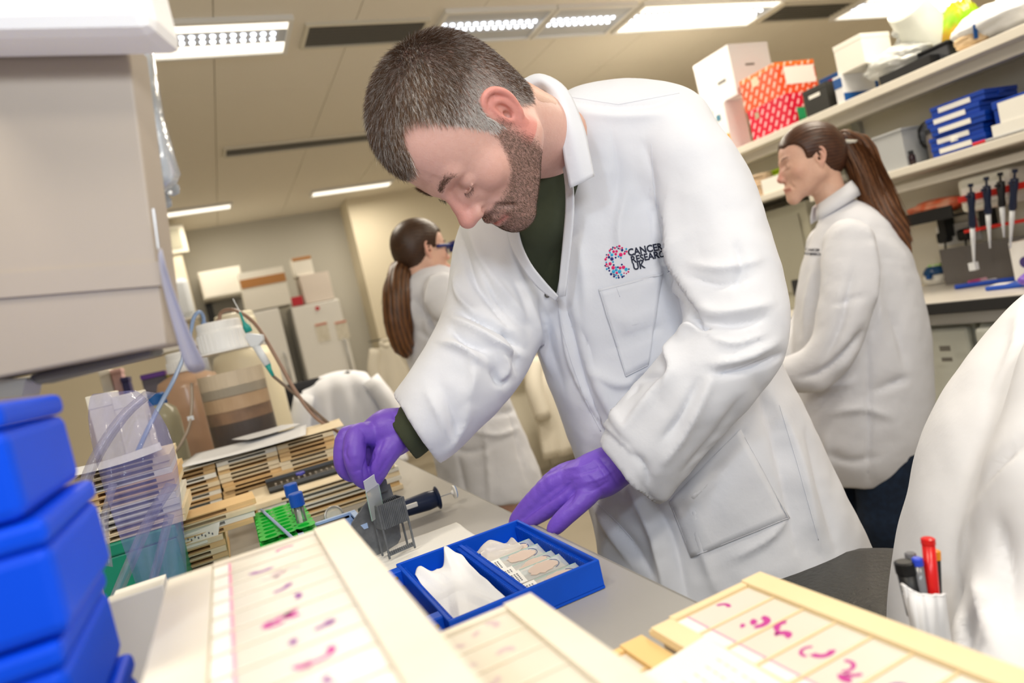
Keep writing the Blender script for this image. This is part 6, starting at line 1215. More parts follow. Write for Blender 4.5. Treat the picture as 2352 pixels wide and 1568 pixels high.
# ---- pipette controller lying on the bench, glass flask, glass lens
m_nv = mat('controller_navy', '1A2744', .3); A_ = G(905, 1176, .9545); B_ = G(1006, 1142, .9545); pc = thing('pipette_controller', 'navy handled dispenser with a steel barrel and a white-blue plunger lying on the bench', 'pipette', tuple(G(735, 1192, ZB))); v = B_-A_; L_ = np.linalg.norm(v)
obj('handle', MB().lathe([(.011, -.015), (.0145, 0), (.016, L_*.4), (.0175, L_*.75), (.016, L_*.93), (.011, L_)], A_, v, 24), m_nv, pc, smooth=True); obj('hand_flange', MB().lathe([(.014, L_*.93), (.0215, L_*.98), (.0215, L_*1.0), (.011, L_*1.02)], A_, v, 24), m_nv, pc, smooth=True)
ds = obj('display', MB().box((-.014, -.0185, -.003), (.014, -.0135, .005), frame(np.array([0, 0, 1.]), v), A_+v*.32+[0, 0, .004]), m_lab, pc, bevel=.001)
obj('plunger_rod', MB().cyl(B_, B_+v/L_*.03, .0012, n=8), m_alu, pc); 
kn = B_+v/L_*.03; obj('plunger_knob', MB().lathe([(.003, -.004), (.005, 0), (.0125, .001), (.0125, .004)], kn, v, 24), m_lab, pc, smooth=False); obj('knob_disc', MB().lathe([(.0118, .004), (.0118, .0055), (.001, .006)], kn, v, 24), mat('knob_blue', '2D7FD0', .3), pc)
C_ = G(742, 1198, .945); vb = C_-A_; obj('barrel', MB().lathe([(.008, 0), (.0065, .02), (.0065, np.linalg.norm(vb)*.8), (.004, np.linalg.norm(vb))], A_, vb, 18), mat('steel_clear', 'C8CCD2', .12, metal=.85), pc, smooth=True); obj('needle_guide', MB().tube([A_+[0, .014, .004], C_+[0, .012, .0]], .0028, 8), m_alu, pc, smooth=True)
obj('barrel_housing', MB().box((.0, -.012, -.012), (.075, .012, .012), frame(np.array([0, 0, 1.]), vb), A_+[0, 0, .004]), mat('housing_smoke', '5A6066', .2, trans=.3), pc, bevel=.004)
C2 = G(768, 1185, .95); t = thing('magnifier', 'round clear lens in a metal ring left of the dispenser barrel', 'lens', tuple(C2)); dr = np.array([.3, -1, .35]); obj('ring', MB().tube([C2+frame(dr)@np.array([.0185*math.cos(a), .0185*math.sin(a), 0]) for a in np.linspace(0, 2*PI, 30)], .0022, 8), m_alu, t, smooth=True); obj('lens', MB().lathe([(.017, -.001), (.017, .001), (.008, .003), (.001, .0035)], C2, dr, 24), m_glass, t, smooth=True)
C3 = G(878, 1140, .95); t = thing('glass_flask', 'small clear conical glass flask with a red mark behind the held slide', 'flask', tuple(C3)); C3 = np.array([C3[0], C3[1]+.03, ZB+.001]); obj('body', MB().lathe([(.001, 0), (.026, 0), (.028, .003), (.012, .035), (.0085, .045), (.0085, .052)], C3, n=24), mat('flask_glass', 'DDE4D8', .08, trans=.8), t, smooth=True); obj('stopper', MB().lathe([(.0095, .05), (.011, .058), (.008, .064), (.001, .065)], C3, n=16), mat('stopper_red', 'A8605A', .5), t, smooth=True)
# ---- cardboard slide trays
m_cb = mat('tray_board', 'E0C08E', .8, noise=(18, 'CFA873', .45), bump=(300, .0002)); m_cb2 = mat('tray_board_pale', 'E8D9BC', .8, noise=(25, 'D8C29A', .4)); m_cw = mat('tray_board_white', 'E6E4DC', .7)
def make_tray(name, label, W, D, H, m, group):
    t = thing(name, label, 'slide tray', (0, 0, 0), group=group); b = .0022
    obj('base_board', MB().box((0, 0, 0), (W, D, b)), m, t, world=False)
    a_ = obj('side_strip', MB().box((0, .0, b), (W*.19, D, H-b)), m, t, world=False); obj('side_strip', MB().box((W*.81, 0, b), (W, D, H-b)), m, t, world=False)
    obj('centre_strip', MB().box((W*.19, D*.15, b), (W*.81, D*.4, H-b*1.3)), m, t, world=False); obj('cover_board', MB().box((0, .001, H-b), (W, D-.001, H-.0002)), m, t, world=False); return kids(t)
protoA = [make_tray('slide_tray', '', .134, .2, .0098, mm_, 'cardboard slide trays piled at the back of the bench') for mm_ in (m_cb, m_cb2, m_cw)]
used_proto = set()
def put_tray(protos, k, loc, rz, label, grp=None):
    p_ = protos[k]
    if p_.name not in used_proto:
        used_proto.add(p_.name); o = p_; o.matrix_world = Matrix.Translation(loc) @ Matrix.Rotation(rz, 4, 'Z'); o['label'] = label
        if grp: o['group'] = grp
    else: o = copy_tree(p_, loc, rz, label, grp)
    return o
ORD = ['bottom', 'second', 'third', 'fourth', 'fifth', 'sixth', 'seventh', 'eighth', 'ninth', 'tenth', 'eleventh', 'twelfth', 'thirteenth', 'fourteenth', 'fifteenth', 'sixteenth', 'seventeenth', 'eighteenth', 'nineteenth', 'twentieth']
def nth(i, n): return 'topmost' if i == n-1 else ('bottom' if i == 0 else (ORD[i]+' from bottom' if i < n/2 else ORD[n-1-i]+' from top'))
g = np.random.default_rng(11)
for s_, (x0, n, lab_) in enumerate([(-.195, 14, 'the left tall pile under the papers'), (-.057, 14, 'the middle tall pile under the papers'), (.078, 14, 'the right tall pile behind the comb tray')]):
    for i in range(n): put_tray(protoA, int(g.choice(3, p=[.5, .32, .18])), (x0+g.normal()*.0016, 1.72+g.normal()*.003, ZB+.001+i*.01), g.normal()*.008, 'slide tray, '+nth(i, n)+' of '+lab_, ['trays in the left tall pile', 'trays in the middle tall pile', 'trays in the right tall pile'][s_])
# the pile with the paper slip, near left, and long trays laid over it
for i in range(6): put_tray(protoA, i % 2, (-.195+g.normal()*.001, 1.33+g.normal()*.002, ZB+.001+i*.0101), g.normal()*.01, 'slide tray, '+nth(i, 6)+' of the short pile with a paper slip', 'trays in the short front pile')
protoB = [make_tray('slide_tray', '', .30, .2, .0098, mm_, 'x') for mm_ in (m_cb2, m_cw, m_cb)]
protoD = [make_tray('slide_tray', '', .27, .085, .0098, mm_, 'x') for mm_ in (m_cb2, m_cw, m_cb)]
for i in range(4): put_tray(protoD, (2, 1, 0, 2)[i], (-.275+.004*i+g.normal()*.003, 1.332+.002*i, ZB+.0625+i*.0101), .02+g.normal()*.01, 'long slide tray, '+nth(i, 4)+' of those lying across the short pile', 'long trays across the short pile')
for i in range(6): put_tray(protoB, (0, 2, 1, 0, 1, 0)[i], (.003+g.normal()*.003-(.008 if i == 5 else 0), 1.50+g.normal()*.003, ZB+.001+i*.0101), g.normal()*.008, 'long slide tray, '+nth(i, 6)+' of the pile under the comb tray', 'trays in the low pile behind the tubes')
mb = MB(); C_ = ZB+.063
t = thing('comb_tray', 'grey-black tray with a comb of slots resting on the low pile of long trays', 'tray', (.04, 1.62, C_)); bx('base', (.035, 1.57, C_), (.26, 1.70, C_+.005), m_bw, t, .001)
for i in range(16): bx('slot_tooth', (.05+i*.0125, 1.585, C_+.005), (.054+i*.0125, 1.60, C_+.014), mat('tooth_grey', '8C8478', .5), t)
bx('rim', (.035, 1.57, C_+.005), (.26, 1.574, C_+.012), mat('rim_smoke', '54585E', .3), t); bx('rim', (.035, 1.696, C_+.005), (.26, 1.70, C_+.012), MATS['rim_smoke'], t)
t = thing('plastic_clip', 'small violet clip lying in the comb tray', 'clip', (.10, 1.61, C_)); bx('body', (.098, 1.604, C_+.0145), (.118, 1.622, C_+.02), mat('violet', '4A4AA8', .4), t, .002); bx('tab', (.104, 1.598, C_+.0145), (.112, 1.604, C_+.018), MATS['violet'], t)
t = thing('plastic_clip', 'small orange clip lying at the right of the comb tray', 'clip', (.20, 1.61, C_)); bx('body', (.198, 1.604, C_+.0145), (.214, 1.616, C_+.021), mat('orange_clip', 'F0702A', .4), t, .002); bx('tab', (.214, 1.607, C_+.0145), (.22, 1.613, C_+.018), MATS['orange_clip'], t)
def paper(name, label, x0, x1, y0, y1, z, rz, m, curl=0, seed=0, lines=False):
    n = 16; V_ = np.zeros((n, n, 3)); g_ = np.random.default_rng(seed); cx_, cy_ = (x0+x1)/2, (y0+y1)/2
    for i in range(n):
        for j in range(n):
            u, v = j/(n-1), i/(n-1); p_ = rotz(rz)@np.array([(u-.5)*(x1-x0), (v-.5)*(y1-y0), 0]); V_[i, j] = (cx_+p_[0], cy_+p_[1], z+curl*((u-.5)**2*2+(v-.5)**2)+.0015*math.sin(5*u+seed)*math.sin(4*v))
    t = thing(name, label, 'paper', (cx_, cy_, z)); obj('sheet', MB().grid(V_), m, t, smooth=True, solid=.0005)
    if lines:
        mb = MB()
        for k in range(5): 
            for h_ in range(7):
                if g_.uniform() < .75: mb.box((x0+(x1-x0)*(.1+.11*h_), y0+(y1-y0)*(.2+.14*k), z+.0016+curl*.35), (x0+(x1-x0)*(.1+.11*h_+.07), y0+(y1-y0)*(.2+.14*k)+.0018, z+.0018+curl*.35), rotz(0))
        o = obj('print', mb, m_ink, t); o['kind'] = 'stuff'
    return t
m_pap = mat('paper_cool', 'DEDFE2', .8); m_papw = mat('paper_warm', 'D8D2C4', .8)
zt = ZB+.143
paper('paper_sheet', 'large printed grey sheet on the left tall pile of trays', -.24, .02, 1.70, 1.94, zt, .08, m_papw, .004, 1, True); paper('paper_sheet', 'big white sheet spread over the tray piles', -.12, .16, 1.69, 1.93, zt+.006, -.12, m_pap, .006, 2); paper('paper_sheet', 'small white sheet at the back of the piles below the brown bottle', .0, .14, 1.86, 1.99, zt+.016, .3, m_pap, .004, 3); paper('card_folder', 'tan card folder lying open on the right tall pile', .06, .25, 1.72, 1.92, zt+.0015, -.1, m_cb2, .003, 4)
q = P(460, 1228, 1.215); t = thing('paper_slip', 'white paper slip with small writing hanging over the short front pile', 'paper', tuple(q)); s0 = [P(418, 1222, 1.20), P(505, 1196, 1.22), P(500, 1238, 1.21), P(424, 1262, 1.19)]; obj('sheet', MB().prism(s0, CF*.0006), m_lab, t)
mb = MB()
for k in range(8): c_ = P(432+k*8, 1238-k*2.4+4*(k % 2), 1.186); mb.box((-.0012, -.0003, -.0018), (.0012, .0003, .0018), None, c_)
o = obj('writing', mb, m_ink, t); o['kind'] = 'stuff'
# ---- large bottles at the back of the bench
def big_bottle(label, c, r, z1, ztop, body, layers, capm, capr, extra_ring=True, hscrew=True):
    t = thing('reagent_bottle', label, 'bottle', (c[0], c[1], ZB+.001)); z0_ = ZB+.001
    prof = [(.001, z0_), (r*.96, z0_), (r, z0_+.012), (r, z1-.05), (r*.9, z1-.02), (capr*.95, z1), (capr*.9, z1+.012)]
    obj('body', MB().lathe(prof, (c[0], c[1], 0), n=40, cap=False), body, t, smooth=True)
    for nm, a_, b_, mm in layers: obj(nm, MB().lathe([(.001, a_), (r*.975, a_), (r*.975, b_), (.001, b_)], (c[0], c[1], 0), n=40, cap=False), mm, t, smooth=False)
    cp = obj('cap', MB().lathe([(capr, z1+.004), (capr*1.02, z1+.006), (capr*1.02, ztop-.03), (capr*.97, ztop-.022), (capr*.97, ztop-.004), (capr*.9, ztop), (.001, ztop)], (c[0], c[1], 0), n=40, cap=False), capm, t)
    mb = MB()
    for k in range(30): a = 2*PI*k/30; R_ = rotz(a); mb.box((capr*1.01, -.0022, z1+.008), (capr*1.05, .0022, ztop-.032), R_, (c[0], c[1], 0))
    o = obj('cap_ribs', mb, capm, cp); o['kind'] = 'stuff'; return t
m_cl = mat('bottle_clear', 'E4DED2', .1, trans=.5, ior=1.05, alpha=.13); m_capw = mat('cap_white', 'F0F1F2', .4)
def zat(px_, py_, c): return P(px_, py_, (np.array([c[0], c[1], 1.27])-CAM)@CF)[2]
c1_ = np.array([.023, 2.11]); r1 = .09
bt1 = big_bottle('large clear bottle of brown sediment liquid with a white screw cap and tubing', c1_, r1, P(500, 812, 1.95)[2], P(490, 742, 1.95)[2], m_cl, [('liquid', P(0+540, 905, 1.95)[2]-.0, P(540, 850, 1.95)[2], mat('liq_top', 'CFC0AA', .35)), ('label_band', P(540, 905, 1.95)[2], P(540, 884, 1.95)[2], mat('band_pale', 'CFC6B6', .5)), ('liquid_mid', P(540, 938, 1.95)[2], P(540, 906, 1.95)[2], mat('liq_mid', 'BC9F80', .35, noise=(12, 'A5845F', .5))), ('liquid_lower', P(540, 966, 1.95)[2], P(540, 937, 1.95)[2], mat('liq_low', '8C6A50', .35, noise=(14, '5A4030', .8))), ('sediment', ZB+.006, P(540, 965, 1.95)[2], mat('liq_dark', '241A22', .35, noise=(10, '4A2E20', .6)))], m_capw, .062)
obj('neck_plate', MB().lathe([(.05, 0), (.118, 0), (.118, .004), (.05, .004)], (c1_[0], c1_[1], P(500, 812, 1.95)[2]-.001), n=32), m_capw, bt1)
c2_ = np.array([P(450, 950, 2.3)[0]-.0, P(450, 950, 2.3)[1]]); big_bottle('pinkish bottle with orange liquid left behind the brown one', c2_, .10, P(450, 850, 2.3)[2], P(450, 800, 2.3)[2], mat('bottle_pink', 'D2AE92', .2, trans=.3), [('liquid', ZB+.006, P(450, 955, 2.3)[2], mat('liq_orange', 'C96A42', .35))], m_capw, .05)
c3_ = np.array(P(372, 985, 1.95)[:2]); big_bottle('square-shouldered pale bottle with a blue cap at left of the orange liquid', c3_, .055, P(372, 925, 1.95)[2], P(372, 900, 1.95)[2], mat('bottle_olive', 'B9B49A', .25, trans=.3), [('liquid', ZB+.006, P(372, 985, 1.95)[2], mat('liq_olive', 'A79F78', .4))], mat('cap_blue2', '1D5FA8', .4), .03)
c4_ = np.array(P(548, 770, 2.7)[:2]); big_bottle('cream carboy with a wide lid behind the brown bottle', c4_, .12, P(548, 800, 2.7)[2], P(548, 718, 2.7)[2], mat('cream_carboy', 'E6DCC0', .4), [('liquid', ZB+.006, ZB+.1, MATS['cream_laminate'])], mat('cream_lid', 'EDE6D0', .4), .075)
m_tb = mat('tube_blue', '8FA9D4', .25, trans=.2); m_tbr = mat('tube_brown', '9A7C6A', .35, trans=.15); m_tbg = mat('tube_grey', 'A89A8C', .3)
t = thing('tubing', 'pale blue tube looping from the brown bottle\'s cap down to the left', 'tubing', tuple(P(469, 745, 1.95))); obj('tube', MB().tube([P(469, 748, 1.95), P(466, 725, 1.94), P(457, 716, 1.92), P(445, 730, 1.9), P(437, 765, 1.88), P(425, 810, 1.82), P(400, 870, 1.7), P(365, 935, 1.6), P(335, 995, 1.5), P(315, 1040, 1.45)], .0052, 10, 6), m_tb, t, smooth=True); obj('connector', MB().cyl(P(469, 752, 1.95), P(469, 740, 1.95), .009, n=12), m_tb, t)
t = thing('tubing', 'brown tube arching from the bottle cap and running down to the right', 'tubing', tuple(P(503, 735, 1.95))); obj('tube', MB().tube([P(503, 740, 1.95), P(508, 718, 1.95), P(530, 711, 1.93), P(560, 722, 1.9), P(595, 755, 1.87), P(640, 830, 1.84), P(680, 900, 1.83), P(725, 958, 1.83), P(775, 990, 1.84), P(800, 1010, 1.86)], .0052, 10, 6), m_tbr, t, smooth=True); obj('connector', MB().cyl(P(503, 746, 1.95), P(503, 734, 1.95), .009, n=12), m_tbr, t)
m_teal = mat('teal', '1E9A94', .35); m_hw = mat('aspirator_white', 'DCE2EA', .35)
t = thing('aspirator_handle', 'white and teal aspirator handle with a needle in front of the freezer', 'aspirator', tuple(P(600, 810, 1.82))); D_ = 1.83
obj('needle', MB().cyl(P(535, 686, D_), P(552, 718, D_), .0012, n=6), m_alu, t); obj('teal_tip', MB().tube([P(551, 717, D_), P(560, 740, D_), P(566, 750, D_), P(572, 762, D_)], [.0025, .004, .010, .010], 12), m_teal, t, smooth=True)
hv = [P(568, 764, D_), P(604, 768, D_), P(606, 782, D_), P(592, 798, D_), P(578, 797, D_), P(565, 776, D_)]; obj('grip_head', MB().prism([q-CF*.01 for q in hv], CF*.02), m_hw, t, bevel=.003)
obj('grip', MB().cyl(P(587, 792, D_), P(615, 838, D_), .0105, .0095, 16), m_hw, t, smooth=True); obj('teal_joint', MB().tube([P(614, 836, D_), P(620, 850, D_), P(628, 864, D_)], [.009, .0055, .004], 12), m_teal, t, smooth=True); obj('hose', MB().tube([P(627, 863, D_), P(650, 882, D_), P(690, 915, D_), P(730, 950, D_), P(770, 985, 1.84)], .0042, 8, 5), mat('hose_brown', '6E5E50', .4), t, smooth=True)
t = thing('tubing', 'thin grey tube hanging in front of the orange liquid bottle', 'tubing', tuple(P(440, 920, 1.85))); obj('tube', MB().tube([P(440, 880, 1.9), P(441, 930, 1.88), P(434, 980, 1.86), P(415, 1020, 1.84), P(400, 1040, 1.83)], .0042, 8, 5), m_tbg, t, smooth=True); obj('clip', MB().box((-.008, -.006, -.006), (.008, .006, .006), None, P(438, 960, 1.87)), m_hw, t)
# ---- left background shelf with cartons and lab ware
lsx = thing('back_shelf', 'low cream shelf at far left behind the bottles', 'shelf', (-.8, 3.0, ZB)); zs = P(300, 870, 3.0)[2]; qs = P(300, 880, 3.0)
bx('shelf_board', (qs[0]-.9, 2.9, P(300, 838, 3.0)[2]), (qs[0]+.35, 3.2, P(300, 838, 3.0)[2]+.02), m_sh, lsx, .002); 
for x_ in (qs[0]-.88, qs[0]+.31): bx('upright', (x_, 2.92, ZB+.001), (x_+.02, 3.18, P(300, 838, 3.0)[2]), m_alu, lsx)
def ground_box(name, label, xl, xr, yt, D_, m, depth=.2, z0_=ZB+.001, cat='box', lidm=None):
    a = P(xl, yt, D_); b = P(xr, yt-(xr-xl)*.22, D_); t = thing(name, label, cat, ((a[0]+b[0])/2, a[1], z0_)); bx('body', (a[0], a[1], z0_), (b[0], a[1]+depth, a[2]-.02), m, t, .003); bx('lid', (a[0]-.002, a[1]-.002, a[2]-.02), (b[0]+.002, a[1]+depth+.002, a[2]), lidm or m, t, .003); return t
ground_box('storage_box', 'purple-lidded box on the left background shelf', 322, 375, 862, 2.75, mat('grey_box', '6A6470', .5), .12, lidm=mat('purple_lid', '7A3FB0', .4))
for k, (xl, xr, yt, lb, mm) in enumerate([(252, 275, 850, 'narrow red and white carton at far left under the shelf', mat('carton_rw', 'D8B0AC', .5)), (225, 248, 852, 'white carton at far left beside the red and white one', m_card), (276, 292, 868, 'narrow dark blue carton at far left', mat('carton_navy', '3A3566', .5)), (382, 400, 862, 'yellow packet right of the purple-lidded box', mat('carton_yellow', 'D8CC30', .5))]): ground_box('carton', lb, xl, xr, yt, 2.85, mm, .1)
mc = thing('microscope', 'black microscope silhouette left of the purple-lidded box', 'microscope', tuple([*P(310, 930, 2.5)[:2], ZB])); q = P(310, 930, 2.5); bx('foot', (q[0]-.07, q[1]-.08, ZB+.001), (q[0]+.07, q[1]+.1, ZB+.03), m_black, mc, .008); obj('arm', MB().tube([(q[0], q[1]+.08, ZB+.03), (q[0], q[1]+.09, ZB+.18), (q[0], q[1]+.02, ZB+.27)], .022, 10, 4), m_black, mc, smooth=True); obj('eyepiece', MB().cyl((q[0], q[1]+.02, ZB+.25), (q[0], q[1]-.09, ZB+.33), .02, .016), m_black, mc); obj('objective', MB().cyl((q[0], q[1]-.02, ZB+.24), (q[0], q[1]-.02, ZB+.14), .02, .012), m_dark, mc); bx('stage', (q[0]-.06, q[1]-.08, ZB+.11), (q[0]+.06, q[1]+.05, ZB+.125), m_black, mc)
# ---- left middle ground: bagged trays, white cartons, green box
Dm = 1.05
gbx = ground_box('storage_box', 'teal green box under the bagged trays at left', 212, 395, 1262, Dm, mat('teal_green', '0E8F70', .4), .16)
zgb = P(212, 1262, Dm)[2]; ga = P(225, 1250, Dm)
for i in range(11): put_tray(protoA, int(g.choice(3, p=[.3, .4, .3])), (ga[0]-.012+g.normal()*.002, ga[1]+.01+g.normal()*.002, zgb+.001+i*.0101), g.normal()*.012, 'slide tray, '+nth(i, 11)+' of the bagged pile on the green box', 'trays in the bagged pile')
za = zgb+.112
paper('paper_sheet', 'folded white sheets on top of the bagged tray pile', ga[0]-.05, ga[0]+.11, ga[1]-.01, ga[1]+.15, za+.002, .1, m_pap, .012, 7)
for k, (xl, xr, lb) in enumerate([(196, 250, 'left white carton standing behind the blue boxes'), (255, 318, 'right white carton standing behind the blue boxes')]):
    a = P(xl, 912, 1.5); b = P(xr, 900, 1.5); t = thing('carton', lb, 'box', (a[0], a[1], ZB)); bx('body', (a[0], a[1], ZB+.001), (b[0], a[1]+.12, a[2]-.03), m_card, t, .002); bx('lid', (a[0]-.001, a[1]-.001, a[2]-.03), (b[0]+.001, a[1]+.121, a[2]), m_lab, t, .002)
m_sleeve = mat('plastic_sleeve', 'B9BCE4', .12, trans=.5, alpha=.38, bump=(18, .004));  # violet tint puts flash reflections on clear plastic into the colour
sl = thing('plastic_sleeve', 'clear violet-tinted plastic bag draped over the left tray pile', 'bag', tuple(P(300, 1100, .98)))
def drape_strip(pts, w_, d0, d1, m, parent, name='strip'):
    n = 14; pp = spline(np.array([[x, y, d0+(d1-d0)*i/(len(pts)-1)] for i, (x, y) in enumerate(pts)]), 4); V_ = np.zeros((len(pp), 5, 3))
    for i, (x, y, d_) in enumerate(pp):
        for j in range(5): o_ = (j-2)/2; V_[i, j] = P(x+o_*w_, y+o_*w_*.15, d_+.01*abs(o_))
    return obj(name, MB().grid(V_), m, parent, smooth=True, solid=.0006)
for pts, w_ in (([(345, 900), (280, 960), (215, 1060), (180, 1160)], 14), ([(395, 1110), (350, 1180), (300, 1290), (255, 1400), (225, 1500)], 13), ([(390, 1180), (365, 1280), (340, 1380), (320, 1480)], 10), ([(260, 1110), (240, 1200), (250, 1300)], 9)): drape_strip(pts, w_, .97, .9, m_sleeve, sl, 'fold')
sh_ = []
for i, (xa, xb, y, dd_) in enumerate([(205, 318, 905, 1.0), (200, 372, 960, .97), (212, 402, 1030, .95), (235, 412, 1110, .94), (262, 420, 1200, .93), (300, 428, 1300, .93), (330, 432, 1400, .93)]):
    sh_.append([P(xa+(xb-xa)*k/8, y-10*k/8, dd_+.03*math.sin(k*1.9+i)*.5) for k in range(9)])
obj('sheet', MB().grid(np.array(sh_)), mat('violet_shade_film', '8E90D0', .12, alpha=.26, bump=(14, .01)), sl, smooth=True, solid=.0006, subd=1)  # added film, its violet colour stands in for the violet shadows
wt = P(240, 1385, .62); wt2 = P(372, 1360, .62); t = thing('notebook_stack', 'white pad standing left of the big foreground tray', 'pad', (wt[0], wt[1], ZB)); bx('cover', (wt[0], wt[1], ZB+.001), (wt2[0], wt[1]+.02, wt[2]), m_cw, t, .002); bx('pages', (wt[0]+.002, wt[1]+.02, ZB+.001), (wt2[0]-.002, wt[1]+.05, wt[2]-.004), m_lab, t)
# ---- blue boxes in the near left corner
m_bb = mat('bin_blue', '0450F0', .45, spec=.2)
BL = ['topmost blue plastic box in the near left corner', 'second blue plastic box from the top in the near left corner', 'third blue plastic box from the top in the near left corner', 'fourth blue box, under the three seen in the left corner', 'lowest but one blue box of the corner pile', 'lowest blue box of the corner pile on the bench']
for k in range(6):
    z1_ = 1.281-.0605*k; z0_ = z1_-.059 if k < 5 else ZB+.001; j = .004*math.sin(k*2.1); xr_ = -.096+j+(.0 if k else -.002); t = thing('plastic_box', BL[k], 'box', (xr_-.08, .46, z0_), group='blue boxes in the near left corner')
    bx('body', (xr_-.17, .402, z0_), (xr_-.002, .54, z1_-.014), m_bb, t, .006); bx('lid', (xr_-.171, .4012, z1_-.0135), (xr_-.001, .541, z1_-.0005), m_bb, t, .004); bx('latch', (xr_-.10, .397, z0_+.022), (xr_-.06, .402, z1_-.012), m_bb, t, .002)
# ---- overhead panel, bag and strip at left
m_pan = mat('panel_beige', 'B5A899', .55, noise=(3, 'A39A90', .6)); dP = .52
pA, pB, pC, pD = P(-260, 105, dP), P(292, 92, dP), P(383, 792, dP), P(-200, 905, dP)
cab2 = thing('overhead_cupboard', 'out-of-focus beige cupboard side filling the upper left corner', 'cupboard', tuple(pD)); obj('side_panel', MB().prism([pA, pB, pC, pD], CF*.03), m_pan, cab2, bevel=.002); obj('light_bar', MB().prism([P(60, 862, .535), P(348, 795, .535), P(352, 815, .535), P(80, 885, .535)], CF*.02), mat('bar_grey', '6E6A64', .4), cab2, bevel=.003); obj('top_block', MB().prism([P(-260, -160, .46), P(290, -170, .46), P(352, 66, .47), P(-260, 78, .47)], CF*.05), mat('white_gloss', 'FFFFFF', .3), cab2, bevel=.01); obj('seam_strip', MB().prism([P(-200, 640, .518), P(365, 600, .518), P(372, 655, .518), P(-200, 700, .518)], CF*.003), m_pan, cab2)  # pure white block fills the white area above the panel
obj('ceiling_hanger', MB().tube([P(-150, -120, .5), np.array([*P(-150, -120, .5)[:2], 2.7])], .012), m_alu, cab2)
obj('bracket', MB().prism([P(-200, 880, .53), P(60, 868, .53), P(50, 910, .53), P(-200, 930, .53)], CF*.02), m_alu, cab2)
m_pb = mat('hanging_bag', 'D4DFEE', .15, trans=.35, alpha=.8, bump=(16, .006))
hb = thing('plastic_bag', 'clear blue-white plastic bag hanging beside the beige panel', 'bag', tuple(P(345, 200, .6)))
def bagmesh(cols, d_, th_):
    V_ = []
    for (xl, xr, y) in cols:
        ring = []; xc = (xl+xr)/2; hw_ = (xr-xl)/2
        for k in range(20): a = 2*PI*k/20; wob = 1+.12*math.sin(3*a+y*.02)+.08*math.sin(7*a+y*.05); ring.append(P(xc+hw_*math.cos(a)*wob, y+hw_*.1*math.sin(a*3), d_+th_*math.sin(a)*hw_/50))
        ring.append(ring[0]); V_.append(ring)
    return MB().grid(np.array(V_))
obj('body', bagmesh([(290, 352, -60), (296, 356, 40), (300, 352, 110), (300, 362, 190), (312, 378, 270), (322, 396, 340), (332, 408, 400), (345, 402, 420), (352, 380, 438)], .58, .03), m_pb, hb, smooth=True); obj('roll', MB().cyl(P(330, -20, .57), P(345, 30, .57), .009, n=14), m_pb, hb, smooth=True)
for k, (x_, y_) in enumerate(((362, 452), (380, 480), (398, 450))): obj('hanging_loop', MB().lathe([(.001, 0), (.006, .002), (.007, .008), (.003, .014)], P(x_, y_, .6), (0, 0, 1), 14), m_pb, hb, smooth=True)
t = thing('plastic_strip', 'grey translucent strip hanging past the white bottle cap', 'strip', tuple(P(400, 700, .8))); Vs_ = [[P(360, 570, .50), P(367, 568, .50)], [P(374, 660, .51), P(392, 655, .51)], [P(396, 740, .52), P(422, 730, .52)], [P(415, 810, .53), P(450, 800, .53)], [P(430, 862, .54), P(480, 846, .54)]]; Vg = np.array([[a, a*.5+b*.5+CF*.006, b] for a, b in Vs_]); obj('sheet', MB().grid(Vg), mat('strip_grey', 'B9B8C6', .4, alpha=.9), t, smooth=True, solid=.001, subd=1); obj('hanging_wire', MB().cyl(P(364, 572, .50), P(352, 480, .5), .001, n=6), m_alu, t)
